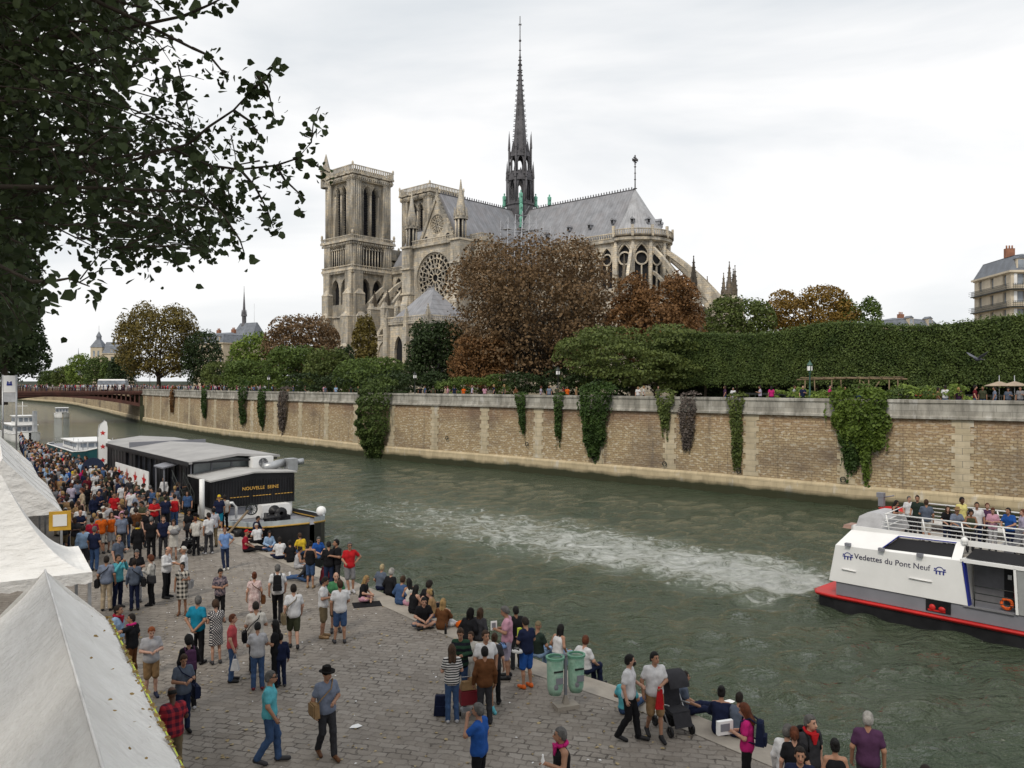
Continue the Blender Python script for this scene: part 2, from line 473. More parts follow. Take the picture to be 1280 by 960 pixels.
def m_water():
 t = NT('river_water', .06, .5)
 t.b.inputs['IOR'].default_value = 1.33
 co = t.coord('Object')
 ang = math.atan2(.712, -.702)
 wv = t.n('ShaderNodeTexNoise'); t.l(co, wv.inputs['Vector']); wv.inputs['Scale'].default_value = .28; wv.inputs['Detail'].default_value = 5
 off = t.n('ShaderNodeVectorMath', operation='MULTIPLY_ADD'); t.l(wv.outputs['Color'], off.inputs[0]); off.inputs[1].default_value = (5.0, 5.0, 0); t.l(co, off.inputs[2])
 sh = t.n('ShaderNodeVectorMath', operation='SUBTRACT'); t.l(off.outputs[0], sh.inputs[0]); sh.inputs[1].default_value = (15.6, 38.6, 0)
 vr = t.n('ShaderNodeVectorRotate'); vr.rotation_type = 'Z_AXIS'; t.l(sh.outputs[0], vr.inputs['Vector']); vr.inputs['Angle'].default_value = -ang
 a, dd, _ = t.sep(vr.outputs[0])
 band = t.ramp(t.math('DIVIDE', t.math('ABSOLUTE', dd), t.math('ADD', t.math('MULTIPLY', a, .09), 4.8)), [(.25, 1), (1.0, 0)])
 fall = t.ramp(t.math('MULTIPLY', a, 1 / 42), [(-.0, 1), (.30, .74), (1.0, 0)])
 frontc = t.ramp(t.math('ADD', t.math('MULTIPLY', a, .2), .5), [(.3, 0), (.42, 1)])
 fo = t.math('MULTIPLY', t.math('MULTIPLY', band, fall), frontc)
 fn = t.noise(t.mapping(co, (1, 1, 1), rot=(0, 0, -ang)), 1.3, 8, .72, 1.2)
 foam = t.ramp(t.math('ADD', fn, t.math('MULTIPLY', fo, .36)), [(.61, 0), (.90, .97)])
 foam = t.math('MULTIPLY', foam, t.ramp(fo, [(.02, 0), (.2, 1)]))
 silt = t.noise(t.mapping(co, (.5, 1.2, 1)), .16, 4, .6)
 deep = t.mix(t.ramp(silt, [(.35, 0), (.7, 1)]), (.038, .055, .032), (.060, .074, .046))
 milky = t.mix(t.math('MULTIPLY', fo, .8), deep, (.26, .30, .22))
 t.base(t.mix(foam, milky, (.74, .76, .72)))
 t.rough(t.math('ADD', t.math('MULTIPLY', foam, .6), .05))
 r1 = t.noise(t.mapping(co, (1, 1.0, 1), rot=(0, 0, R(40))), .7, 3, .5, .4)
 r2 = t.noise(t.mapping(co, (1.0, 2.0, 1), rot=(0, 0, R(-14))), 1.5, 4, .58, .4)
 r3 = t.noise(co, 4.6, 3, .6)
 h = t.math('ADD', t.math('ADD', t.math('MULTIPLY', r1, .10), t.math('MULTIPLY', r2, .42)), t.math('MULTIPLY', r3, .13))
 h = t.math('ADD', h, t.math('MULTIPLY', t.math('MULTIPLY', fn, fo), .9))
 t.bump(h, 1.0, 1.0)
 return t.mat
M = {}
M['rubble'] = m_rubble()
M['plinth'] = m_blocks('plinth_stone', (.48, .395, .255), (.55, .455, .30), 1.1, .42, .35, True, (.35, .28, .19))
M['parapet'] = m_blocks('parapet_stone', (.34, .32, .275), (.47, .45, .40), 1.6, .44, .85)
M['chain'] = m_blocks('chain_stone', (.51, .43, .295), (.58, .495, .355), 1.4, .45, .45)
M['cobble'] = m_cobble()
M['water'] = m_water()
M['coping'] = varied('quay_coping', (.30, .27, .23), .85, .22, 1.4, .4)
M['gravel'] = varied('garden_ground', (.20, .17, .12), .95, .3, .5)
M['mud'] = varied('river_bed', (.06, .06, .04), .95, .3, .5)
M['dark_iron'] = varied('dark_iron', (.018, .022, .02), .5, .3, 3, 0, .4)
M['bark'] = varied('bark', (.05, .04, .03), .95, .4, 3, .6)
# ================================================================== water, banks
def water_mesh():
 ys = [9.0]
 while ys[-1] < 520: ys.append(ys[-1] * 1.0062)
 ys = np.array(ys); xs = np.linspace(-.95, .95, 380)
 Yg, Kg = np.meshgrid(ys, xs, indexing='ij'); X = Yg * Kg
 rs = np.random.RandomState(4)
 Z = np.zeros_like(X)
 for k in range(34):
  lam = .7 * (3.4 / .7) ** rs.rand()
  th = rs.normal(1.9, .8); ph = rs.rand() * 6.28
  kx, ky = math.cos(th) * 2 * PI / lam, math.sin(th) * 2 * PI / lam
  fade = np.clip((lam * 45 - Yg) / (lam * 25), 0, 1)
  Z += fade * .0120 * lam ** .6 * np.sin(kx * X + ky * Yg + ph + .6 * np.sin(.31 * X - .2 * Yg + k))
 V = np.stack([X, Yg, Z], -1).reshape(-1, 3)
 nr, nc = X.shape
 i = np.arange(nr - 1)[:, None] * nc + np.arange(nc - 1)[None]
 Q = np.stack([i, i + 1, i + nc + 1, i + nc], -1).reshape(-1, 4)
 return np_mesh('water', V, Q, M['water'], True)
kind(link('water', water_mesh()), 'structure')
mb = MB(); mb.quad((-1500, -200, -1.6), (1500, -200, -1.6), (1500, 2600, -1.6), (-1500, 2600, -1.6))
kind(mb.build('ground', M['mud']), 'structure')
mb = MB()
L = WALL.s[-1]; S_ = [L * k / 160 for k in range(161)]
A = [WALL.at(s, -SGN * .5)[0] for s in S_]
B = [Vector((p.x + 900, p.y + 1200)) for p in A]
mb.strip([(p.x, p.y, ISLE) for p in A], [(p.x, p.y, ISLE) for p in B])
kind(mb.build('garden_ground', M['gravel']), 'structure')
def ribbon(prof, mat, name, parent, s0=0.0, s1=None, step=2.0):
 """prof: list of (offset to the river, z); UV = (arc length, running height)"""
 s1 = L if s1 is None else s1
 n = max(2, int((s1 - s0) / step))
 V = []; UV = []
 run = [prof[0][1]]
 for (a, b) in zip(prof, prof[1:]): run.append(run[-1] + math.hypot(b[0] - a[0], b[1] - a[1]))
 for i in range(n + 1):
  s = s0 + (s1 - s0) * i / n
  for (off, z), u in zip(prof, run):
   p = WALL.at(s, SGN * off)[0]
   V.append((p.x, p.y, z)); UV.append((s, u))
 k = len(prof); F = []
 for i in range(n):
  for j in range(k - 1):
   F.append((i * k + j, (i + 1) * k + j, (i + 1) * k + j + 1, i * k + j + 1))
 me = bpy.data.meshes.new(name); me.from_pydata(V, [], F); me.materials.append(mat)
 uvl = me.uv_layers.new(name='UVMap')
 for lp in me.loops: uvl.data[lp.index].uv = UV[lp.vertex_index]
 me.update()
 return link(name, me, parent)
rw = empty('river_wall', (0, 0, 0)); tag(rw, 'long tan stone embankment wall of the island across the river, with a pale parapet', 'wall')
ribbon([(.0, 1.55), (-.12, 6.55)], M['rubble'], 'stone_face', rw)
ribbon([(.42, -1.5), (.22, 1.38), (.10, 1.52), (0, 1.552)], M['plinth'], 'plinth', rw)
ribbon([(-.12, 6.552), (.14, 6.56), (.14, 6.72), (-.02, 6.80), (-.02, 7.62), (.05, 7.68), (.05, 7.88), (-.52, 7.90), (-.52, 7.0)], M['parapet'], 'parapet', rw)
def chain(s):
 mb = MB(); uv = []
 z = 1.57; k = 0
 while z < 6.5:
  h = min(.45, 6.54 - z); w = .92 if k % 2 else 1.35
  o1 = SGN * (.0 - .12 * (z - 1.55) / 5 + .05)
  a = WALL.at(s - w / 2, o1)[0]; b = WALL.at(s + w / 2, o1)[0]
  a2 = WALL.at(s - w / 2, o1 - SGN * .3)[0]; b2 = WALL.at(s + w / 2, o1 - SGN * .3)[0]
  P = []
  for zz in (z + .004, z + h - .006):
   P += [(a.x, a.y, zz), (b.x, b.y, zz), (b2.x, b2.y, zz), (a2.x, a2.y, zz)]
  mb.add(P, [(0, 1, 5, 4), (1, 2, 6, 5), (3, 0, 4, 7), (4, 5, 6, 7), (3, 2, 1, 0)])
  z += h; k += 1
 me = mb.mesh('stone_chain', M['chain'])
 uvl = me.uv_layers.new(name='UVMap')
 for lp in me.loops:
  co = me.vertices[lp.vertex_index].co
  uvl.data[lp.index].uv = (co.x * .8 + s * 3.1, co.z - .12)
 return link('stone_chain', me, rw)
s = WALL.s_of_px(1200) - 7.7 * 3
while s < WALL.s_of_px(180):
 if s > 2: chain(s)
 s += 7.65
mbr = MB()
for px, z in ((1055, 1.9), (925, 1.9), (832, 2.0), (745, 1.9), (660, 2.9), (560, 3.0)):
 p, dd, nn = WALL.at(WALL.s_of_px(px), SGN * .16)
 mbr.ring((p.x, p.y, z), (dd.x, dd.y, 0), (0, 0, 1), .16, .22, Vector((nn.x, nn.y, 0)) * (SGN * .06), 14)
mbr.build('mooring_ring', M['dark_iron'], rw)['kind'] = 'stuff'
QE = Path(catmull([(30, -14), (17.0, 1.4), (9.2, 10.9), (5.35, 15.7), (2.0, 19.75), (.5, 21.0), (-4.75, 27.9), (-18, 44), (-40, 71), (-70, 106), (-105, 148), (-160, 215), (-240, 310)], 8))
def q_off(off, n=140):
 out = []
 for k in range(n + 1):
  p, dd, nn = QE.at(QE.s[-1] * k / n)
  out.append(Vector((p.x - nn.x * 0, p.y)) + nn * off)
 return out
QS = 1.0 if QE.at(40)[2].dot(Vector((-1, -1))) > 0 else -1.0
e0 = q_off(0); e1 = q_off(QS * .75); e2 = q_off(QS * 19.0); e3 = q_off(QS * 19.6); e4 = q_off(QS * 600)
Z3 = lambda P, z: [(p.x, p.y, z) for p in P]
mb = MB(); mb.strip(Z3(e1, QUAY), Z3(e2, QUAY)); kind(mb.build('quay_pavement', M['cobble']), 'structure')
mb = MB(); mb.strip(Z3(q_off(0), QUAY + .012), Z3(q_off(QS * .78), QUAY + .012)); mb.strip(Z3(e0, -1.5), Z3(e0, QUAY + .012))
kind(mb.build('quay_kerb', M['coping']), 'structure')
mb = MB(); mb.strip(Z3(e2, QUAY - .2), Z3(e2, 8.0)); mb.strip(Z3(e2, 8.0), Z3(q_off(QS * 19.5), 8.0)); mb.strip(Z3(q_off(QS * 19.5), 8.0), Z3(q_off(QS * 19.5), 6.8))
o = mb.build('embankment_wall', M['coping']); tag(o, 'grey stone embankment wall behind the white tents on the near bank', 'wall')
mb = MB(); mb.strip(Z3(q_off(QS * 19.5), 7.0), Z3(e4, 7.0)); kind(mb.build('street', M['gravel']), 'structure')
# ================================================================== cathedral (local x = east, y = north, z from its ground)
def m_stone(name, c, dark=.6, warm=(1.08, .98, .82)):
 t = NT(name, .9, .15)
 co = t.coord('Object')
 x, y, z = t.sep(co)
 br = t.n('ShaderNodeTexBrick'); t.l(t.comb(t.math('ADD', x, t.math('MULTIPLY', y, .93)), z, 0), br.inputs['Vector'])
 br.inputs['Scale'].default_value = 1; br.inputs['Brick Width'].default_value = 1.1; br.inputs['Row Height'].default_value = .45
 br.inputs['Mortar Size'].default_value = .02
 br.inputs['Color1'].default_value = (*[v * .9 for v in c], 1); br.inputs['Color2'].default_value = (*[v * 1.12 * w for v, w in zip(c, warm)], 1)
 br.inputs['Mortar'].default_value = (*[v * .6 for v in c], 1)
 st = t.noise(t.mapping(co, (.5, .5, .11)), 1.0, 6, .65)
 bl = t.noise(co, .9, 5, .65)
 col = t.mix(t.ramp(st, [(.40, 0), (.62, min(.95, dark * 1.25))]), br.outputs[0], [v * .22 for v in c])
 col = t.mix(t.ramp(bl, [(.45, 0), (.75, .55)]), col, [v * .45 for v in c])
 t.base(col)
 t.bump(t.math('ADD', t.math('MULTIPLY', br.outputs[1], -1), t.math('MULTIPLY', bl, 1.2)), .6, .08)
 return t.mat
def m_lead(name, c, axis='x', seam=.75):
 t = NT(name, .5, .4)
 co = t.coord('Object'); x, y, z = t.sep(co)
 a = x if axis == 'x' else (y if axis == 'y' else t.math('MULTIPLY', t.math('ARCTAN2', y, t.math('SUBTRACT', x, 34.0)), 6.0))
 fr = t.math('FRACT', t.math('DIVIDE', a, seam))
 line = t.ramp(fr, [(.0, 1), (.10, 0), (.9, 0), (1, 1)])
 st = t.noise(t.mapping(co, (.7, .7, .12)), 1.2, 5, .6)
 pl = t.noise(co, .35, 4)
 col = t.mix(t.ramp(st, [(.35, 0), (.7, .8)]), [v * 1.25 for v in c], [v * .62 for v in c])
 col = t.mix(t.ramp(pl, [(.45, 0), (.7, .35)]), col, (.21, .185, .18))
 col = t.mix(t.math('MULTIPLY', line, .45), col, [v * .35 for v in c])
 t.base(col); t.bump(line, .5, .06)
 return t.mat
M['stone'] = m_stone('cathedral_stone', (.53, .50, .445))
M['stone_pale'] = m_stone('cathedral_stone_pale', (.62, .58, .51), .5)
M['stone_dark'] = m_stone('cathedral_stone_dark', (.21, .185, .155), .7)
M['void'] = varied('dark_opening', (.012, .012, .014), .7, .4, 1)
M['glass_dark'] = varied('leaded_glass', (.02, .022, .03), .35, .5, 2.5, .3, .5)
M['lead_x'] = m_lead('lead_roof', (.235, .24, .258), 'x')
M['lead_y'] = m_lead('lead_roof_transept', (.225, .23, .25), 'y')
M['lead_c'] = m_lead('lead_roof_apse', (.33, .335, .35), 'c')
M['spire'] = varied('spire_lead', (.10, .097, .105), .6, .45, .6, .3)
M['copper'] = varied('green_copper', (.16, .40, .30), .7, .3, 1.2, .3)
M['louver'] = varied('belfry_louvre', (.016, .016, .02), .6, .4, 2)
U0 = Vector((2, 199, ISLE - .1)); CANG = math.atan2(-.675, .738)
cath = empty('cathedral', U0, CANG)
tag(cath, 'large gothic cathedral with two square towers, a tall dark spire and a rose window', 'cathedral')
ST = [M['stone'], M['void'], M['stone_pale'], M['stone_dark']]
def balustrade(mb, pts, z, h=1.0, step=.55, closed=True, mi=0, t=.16):
 n = len(pts)
 for i in range(n if closed else n - 1):
  a = Vector(pts[i]); b = Vector(pts[(i + 1) % n]); d = b - a; Ln = d.length; ang = math.atan2(d.y, d.x); c = (a + b) / 2
  mb.box(c.x, c.y, z + h - .12, Ln, .28, .22, ang, mi); mb.box(c.x, c.y, z + .08, Ln, .26, .16, ang, mi)
  k = max(1, int(Ln / step))
  for j in range(k):
   p = a + d * ((j + .5) / k)
   mb.box(p.x, p.y, z + h / 2, t, t, h - .3, ang, mi)
def pinnacle(mb, x, y, z, w, h, mi=0, rz=0):
 mb.box(x, y, z, w, w, h * .4, rz, mi, True)
 for a in range(4):
  an = rz + a * PI / 2
  mb.add([(x + math.cos(an) * w * .56 - math.sin(an) * w * .5, y + math.sin(an) * w * .56 + math.cos(an) * w * .5, z + h * .36),
    (x + math.cos(an) * w * .56 + math.sin(an) * w * .5, y + math.sin(an) * w * .56 - math.cos(an) * w * .5, z + h * .36),
    (x + math.cos(an) * w * .56, y + math.sin(an) * w * .56, z + h * .58)], [(0, 1, 2)], mi)
 mb.frustum(x, y, z + h * .4, w * .85, w * .85, .08, .08, h * .6, rz, mi)
 for k in range(4):
  f = .15 + .2 * k; ww = w * .85 * (1 - f) + .1
  for a in range(4):
   an = rz + PI / 4 + a * PI / 2
   mb.box(x + math.cos(an) * ww * .72, y + math.sin(an) * ww * .72, z + h * .4 + h * .6 * f, .16, .16, .18, an, mi)
 mb.ball(x, y, z + h, .16, n=6, m=4, mi=mi)
FACES = [((-1, -1), (1, 0), (0, -1)), ((1, -1), (0, 1), (1, 0)), ((1, 1), (-1, 0), (0, 1)), ((-1, 1), (0, -1), (-1, 0))]
def tower(cx, cy, hgt=60.8, stair=False):
 mb = MB(); mb.M = Matrix.Translation((cx, cy, 0))
 H = 6.0
 for (sx, sy), da, nr in FACES:
  o = (sx * H, sy * H)
  mb.wall(o, da, nr, 12, 0, 32.6, [(3.9, 1.7, 23.5, 27.6, 30.4), (8.1, 1.7, 23.5, 27.6, 30.4)], 1.3, 0, 1)
  o2 = (sx * (H - .5), sy * (H - .5))
  mb.wall(o2, da, nr, 11, 40.6, 58.2, [(4.15, 1.02, 42.0, 53.2, 55.4), (6.85, 1.02, 42.0, 53.2, 55.4)], 1.1, 0, None, K=10)
  nn = Vector((nr[0], nr[1], 0)); dd = Vector((da[0], da[1], 0)); ov = Vector((o2[0], o2[1], 0))
  for c in (4.15, 6.85):
   for e in (-1.22, 1.22):
    p = ov + dd * (c + e) + nn * .12
    mb.tube([(p.x, p.y, 42), (p.x, p.y, 53.2)], .15, 6)
   for r_, e in ((1.35, .16), (1.62, .06)):
    arc = []
    for k in range(13):
     t = -1 + k / 6
     zz = 53.2 + 2.6 * math.sqrt(max(0, 4 - (1 + abs(t)) ** 2)) / 1.732 * r_ / 1.35
     p = ov + dd * (c + t * r_) + nn * e
     arc.append((p.x, p.y, zz))
    mb.tube(arc, .14, 5)
  for cxs in (0, 1):
   q = Vector((sx * H, sy * H, 0)) + dd * (12 * cxs)
   for (z0, z1, w, pr) in ((0, 12, 3.7, 2.6), (12, 20, 3.4, 2.1), (20, 26, 3.1, 1.5), (26, 32.6, 2.8, 1.0), (32.6, 40.4, 2.7, .75), (40.6, 56.6, 2.6, .35)):
    s_ = 1 if cxs == 0 else -1
    a = q + dd * (s_ * (w / 2 - .35)) + nn * (pr / 2)
    mb.box(a.x, a.y, (z0 + z1) / 2, w if abs(dd.x) > .5 else pr + .01, pr + .01 if abs(dd.x) > .5 else w, z1 - z0)
    if z1 in (12, 20, 26):
     b = q + dd * (s_ * (w / 2 - .35)) + nn * (pr / 2)
     mb.frustum(b.x, b.y, z1, (w if abs(dd.x) > .5 else pr) + .2, (pr if abs(dd.x) > .5 else w) + .2, .6, .6, 1.6, 0, 2)
    if z0 >= 32:
     for k in range(4):
      p = q + dd * (s_ * (.05 + k * .68)) + nn * (pr + .06)
      mb.tube([(p.x, p.y, z0), (p.x, p.y, z1)], .19, 6)
 for sx in (-1, 1):
  for sy in (-1, 1):
   mb.box(sx * 5.0, sy * 5.0, 48.6, 2.3, 2.3, 16)
 for z, e, h in ((12.1, .35, .35), (20.1, .45, .35), (32.6, 1.15, .55), (40.35, 1.35, .55), (56.7, .55, .4), (57.5, .8, .5), (58.2, 1.05, .45)):
  w = 2 * (H + e); mb.box(0, 0, z, w, w, h, 0, 2)
 for z, e in ((39.6, 1.05), (57.0, .75), (32.0, .9)):
  k = 20
  for (sx, sy), da, nr in FACES:
   for j in range(k):
    p = Vector((sx * (H + e), sy * (H + e))) + Vector(da) * (2 * (H + e) * (j + .5) / k)
    mb.box(p.x, p.y, z, .34, .34, .5, 0, 0)
 mb.box(0, 0, 36.5, 9.6, 9.6, 8.0, 0, 1)
 mb.box(0, 0, 59.2, 10.2, 10.2, 1.2, 0, 3)
 for a in range(16):
  (sx, sy), da, nr = FACES[a // 4]
  p = Vector((sx * H, sy * H)) + Vector(da) * (12 * (a % 4 + .2) / 3.4)
  mb.box(p.x + nr[0] * 1.3, p.y + nr[1] * 1.3, 57.7, .3 + 1.3 * abs(nr[0]), .3 + 1.3 * abs(nr[1]), .3, 0, 3)
 if stair:
  mb.lathe(-6.2, -6.2, [(1.5, 56), (1.5, 60.4), (1.75, 60.5), (1.75, 60.9), (1.2, 61), (.1, 65.4)], 8, 0, False)
 t = mb.build('tower', ST, cath)
 g = MB(); g.M = Matrix.Translation((cx, cy, 0))
 for (sx, sy), da, nr in FACES:
  o = Vector((sx * 6.35, sy * 6.35)); d = Vector(da)
  for j in range(13):
   p = o + d * (12.7 * (j + .5) / 13)
   g.tube([(p.x, p.y, 33), (p.x, p.y, 38.2)], .17, 6)
   g.box(p.x, p.y, 38.35, .55, .55, .3)
  for j in range(12):
   p0 = o + d * (12.7 * (j + .5) / 13); p1 = o + d * (12.7 * (j + 1.5) / 13)
   arc = [(p0.x + (p1.x - p0.x) * k / 6, p0.y + (p1.y - p0.y) * k / 6, 38.4 + .75 * math.sin(PI * k / 6)) for k in range(7)]
   g.tube(arc, .12, 4)
  c = o + d * 6.35
  g.box(c.x, c.y, 39.55, 12.9 if da[0] else .5, .5 if da[0] else 12.9, .8)
 g.build('column_gallery', [M['stone_pale']], t)
 def bal():
  b = MB(); b.M = Matrix.Translation((cx, cy, 0)); return b
 b = bal(); w = H + .95; balustrade(b, [(-w, -w), (w, -w), (w, w), (-w, w)], 58.42, 1.9, .62, t=.24); b.build('balustrade', [M['stone_pale']], t)
 b = bal(); w = H + 1.2; balustrade(b, [(-w, -w), (w, -w), (w, w), (-w, w)], 40.6, 1.1, .6); b.build('balustrade', [M['stone_pale']], t)
 b = bal(); w = H + 1.0; balustrade(b, [(-w, -w), (w, -w), (w, w), (-w, w)], 32.85, .9, .6)
 for (sx, sy) in ((-1, -1), (1, -1), (1, 1), (-1, 1)):
  b.ball(sx * w, sy * w, 42.3, .35, .35, .7, 6, 4); b.ball(sx * (w - .2), sy * (w - .2), 60.6, .3, .3, .6, 6, 4)
 b.build('balustrade', [M['stone_pale']], t)
 for (sx, sy), da, nr in FACES:
  for c in (4.15, 6.85):
   lv = MB(); lv.M = Matrix.Translation((cx, cy, 0))
   o2 = Vector((sx * 5.5, sy * 5.5)) + Vector(da) * c - Vector(nr) * 1.15
   lv.box(o2.x, o2.y, 48.8, .2 + 2.0 * abs(da[0]), .2 + 2.0 * abs(da[1]), 14.4)
   for k in range(18):
    p = o2 + Vector(nr) * .3
    lv.box(p.x, p.y, 42.6 + k * .66, .5 * abs(nr[0]) + 2.0 * abs(da[0]), .5 * abs(nr[1]) + 2.0 * abs(da[1]), .12)
   lv.build('belfry_louvre', [M['louver']], t)
 return t
tower(-48, -13.6, stair=True); tower(-48, 13.6)
mb = MB()
mb.wall((-54, -7.2), (0, 1), (1, 0), 14.4, 0, 40, [], 1, 0); mb.box(-52, 0, 20, 5, 14.6, 40); mb.box(-44, 0, 38, 3, 15, 3.0)
mb.build('west_front', ST, cath)
def vessel(x0, x1, name, bays, hw):
 mb = MB()
 n = bays; w = (x1 - x0) / n
 ops = [(w * (i + .5), 1.55, 22.5, 28.3, 31.2) for i in range(n)]
 for sy in (-1, 1):
  if sy < 0: mb.wall((x0, -hw), (1, 0), (0, -1), x1 - x0, 0, 33.0, ops, .7, 2, 1)
  else: mb.wall((x1, hw), (-1, 0), (0, 1), x1 - x0, 0, 33.0, ops, .7, 2, 1)
  mb.box((x0 + x1) / 2, sy * (hw + .3), 32.6, x1 - x0, .7, .7, 0, 0)
  for (ya, yb, z, zt) in ((hw, 13.0, 18.0, 21.0), (13.0, 18.4, 11.0, 13.0)):
   mb.box((x0 + x1) / 2, sy * (yb - .4), z / 2, x1 - x0, .8, z, 0, 0)
   mb.quad((x0, sy * (yb + .3), z), (x1, sy * (yb + .3), z), (x1, sy * ya, zt), (x0, sy * ya, zt), 3)
  balustrade(mb, [(x0, sy * (hw + .6)), (x1, sy * (hw + .6))], 33.0, 1.2, .6, False, 2)
  balustrade(mb, [(x0, sy * 18.6), (x1, sy * 18.6)], 11.2, 1.2, .7, False, 2)
  balustrade(mb, [(x0, sy * 13.2), (x1, sy * 13.2)], 18.1, 1.1, .7, False, 2)
  for i in range(n):
   xc = x0 + w * (i + .5)
   mb.ring((xc, sy * (hw - .45), 28.7), (1, 0, 0), (0, 0, 1), 1.05, 1.35, (0, sy * .3, 0), 16, 2)
   mb.box(xc, sy * (hw - .3), 25, .25, .3, 5, 0, 2)
   mb.box(xc, sy * 18.42, 6, 2.6, .1, 6.5, 0, 1)
   for e in (-1.4, 0, 1.4): mb.box(xc + e, sy * 18.45, 6, .25, .2, 6.8, 0, 2)
   mb.box(xc, sy * 13.02, 15.2, 2.4, .1, 3.4, 0, 1)
 return mb.build(name, ST, cath)
vessel(-41.5, -8.5, 'nave', 6, 6.8)
vessel(8.5, 34.0, 'choir', 5, 7.2)
def flyer(P0, dr, r0, r1, zt0, zt1, zpier, pin, wd=.9, low=True):
 """flying buttress: P0 local origin, dr outward unit vector, wall at r0, pier at r1"""
 mb = MB(); d = Vector((dr[0], dr[1], 0)); t = Vector((-d.y, d.x, 0)); P0 = Vector((P0[0], P0[1], 0))
 def sl(pts, w, mi=0):
  n = len(pts)
  A = [P0 + d * r + t * (w / 2) + Vector((0, 0, z)) for r, z in pts]; B = [P0 + d * r - t * (w / 2) + Vector((0, 0, z)) for r, z in pts]
  h = n // 2
  mb.strip(A[:h], list(reversed(A[h:])), mi); mb.strip(B[:h], list(reversed(B[h:])), mi)
  mb.strip(A[:h], B[:h], mi); mb.strip(A[h:], B[h:], mi)
 K = 12
 top = [(r0 + (r1 - r0) * k / K, zt0 + (zt1 - zt0) * k / K + .9 * math.sin(PI * k / K)) for k in range(K + 1)]
 bot = [(r0 + (r1 - r0) * k / K, zt0 + (zt1 - zt0) * k / K + .9 * math.sin(PI * k / K) - 1.0 - (.2 * (1 - k / K) ** 2 + 6.5 * (k / K) ** 3.2)) for k in range(K + 1)]
 sl(top + list(reversed(bot)), wd, 2)
 if low:
  top2 = [(r0 + (r1 - r0) * k / K, zt0 - 5.2 + (zt1 - zt0 - .2) * (k / K) ** 1.15 * .8) for k in range(K + 1)]
  bot2 = [(r, z - .75 - 2.5 * (k / K) ** 4) for k, (r, z) in enumerate(top2)]
  sl(top2 + list(reversed(bot2)), wd * .8, 0)
 a = math.atan2(d.y, d.x)
 c = P0 + d * (r1 + 1.2)
 mb.box(c.x, c.y, zpier / 2, 3.6, 1.5, zpier, a, 0); mb.frustum(c.x, c.y, zpier, 3.8, 1.7, 3.0, .2, 1.6, a, 2)
 mb.box(c.x + d.x * 1.2, c.y + d.y * 1.2, zpier * .3, 3.4, 1.7, zpier * .6, a, 0)
 pinnacle(mb, c.x, c.y, zpier + .3, 1.0, pin, 3, a)
 c2 = P0 + d * (r1 + 3.2); pinnacle(mb, c2.x, c2.y, zpier * .6, .9, pin * .7, 3, a)
 return mb.build('flying_buttress', ST, cath)
for i in range(7):
 x = -41.5 + 33 / 6 * i
 for sy in (-1, 1): flyer((x, 0), (0, sy), 6.9, 16.0, 30.5, 23.0, 21.5, 4.5, low=False)
for i in range(1, 5):
 x = 8.5 + 25.5 / 5 * i
 for sy in (-1, 1): flyer((x, 0), (0, sy), 7.3, 17.2, 31.0, 21.5, 20.5, 6.0, .65)
for a in (-62, -24, 8, 24, 38, 55, 72):
 flyer((34, 0), (math.cos(R(a)), math.sin(R(a))), 7.2, 20.0, 31.2, 19.0, 18.5, 8.2, .6)
mb = MB(); n = 6; ra = 7.3
for i in range(n):
 a0 = -PI / 2 + PI * i / n; a1 = a0 + PI / n
 p0 = Vector((34 + ra * math.cos(a0), ra * math.sin(a0))); p1 = Vector((34 + ra * math.cos(a1), ra * math.sin(a1)))
 d = (p1 - p0); w = d.length; d.normalize(); nr = Vector((d.y, -d.x))
 mb.wall(p0, d, nr, w, 0, 33, [(w / 2, 1.5, 20, 28.6, 31.6)], .7, 2, 1, K=10)
 c = (p0 + p1) / 2 - nr * .45
 mb.ring((c.x, c.y, 28.7), (d.x, d.y, 0), (0, 0, 1), 1.18, 1.5, (nr.x * .35, nr.y * .35, 0), 20, 2)
 mb.box(c.x + nr.x * .2, c.y + nr.y * .2, 23.6, .28, .3, 7.4, math.atan2(d.y, d.x), 2)
 arcp = []
 for k in range(13):
  t = -1 + k / 6; zz = 28.8 + 3.5 * math.sqrt(max(0, 4 - (1 + abs(t)) ** 2)) / 1.732
  q = (p0 + p1) / 2 + d * (t * 1.75) + nr * .12; arcp.append((q.x, q.y, zz))
 mb.tube(arcp, .15, 5, 0)
 mb.tube([(p0.x, p0.y, 18), (p0.x, p0.y, 33)], .42, 8, 2)
for (ro, ri, z, zt) in ((13.4, 7.2, 17.5, 21.0), (19.0, 13.2, 10.5, 12.5)):
 mb.lathe(34, 0, [(ro, 0), (ro, z), (ro + .3, z), (ro + .3, z + .35), (ri, zt)], 22, 0, False, -PI / 2, PI / 2)
for k in range(11):
 a = -PI / 2 + PI * (k + .5) / 11
 mb.box(34 + 19.02 * math.cos(a), 19.02 * math.sin(a), 6, .2, 2.6, 6.5, a, 1)
 mb.box(34 + 13.42 * math.cos(a), 13.42 * math.sin(a), 15, .2, 1.9, 3, a, 1)
mb.lathe(34, 0, [(7.5, 32.2), (8.1, 32.5), (8.1, 33.1), (7.6, 33.1)], 28, 0, False, -PI / 2, PI / 2)
mb.lathe(34, 0, [(7.8, 33.1), (8.35, 33.3), (8.35, 33.6)], 28, 3, False, -PI / 2, PI / 2)
balustrade(mb, [(34 + 8.05 * math.cos(-PI / 2 + PI * k / 24), 8.05 * math.sin(-PI / 2 + PI * k / 24)) for k in range(25)], 33.5, 1.35, .5, False, 2, .2)
for k in range(7):
 a = -PI / 2 + PI * k / 6; mb.box(34 + 8.1 * math.cos(a), 8.1 * math.sin(a), 34.4, .5, .5, 2.4, a, 2)
ap = mb.build('apse', ST, cath)
RZ = 44.8
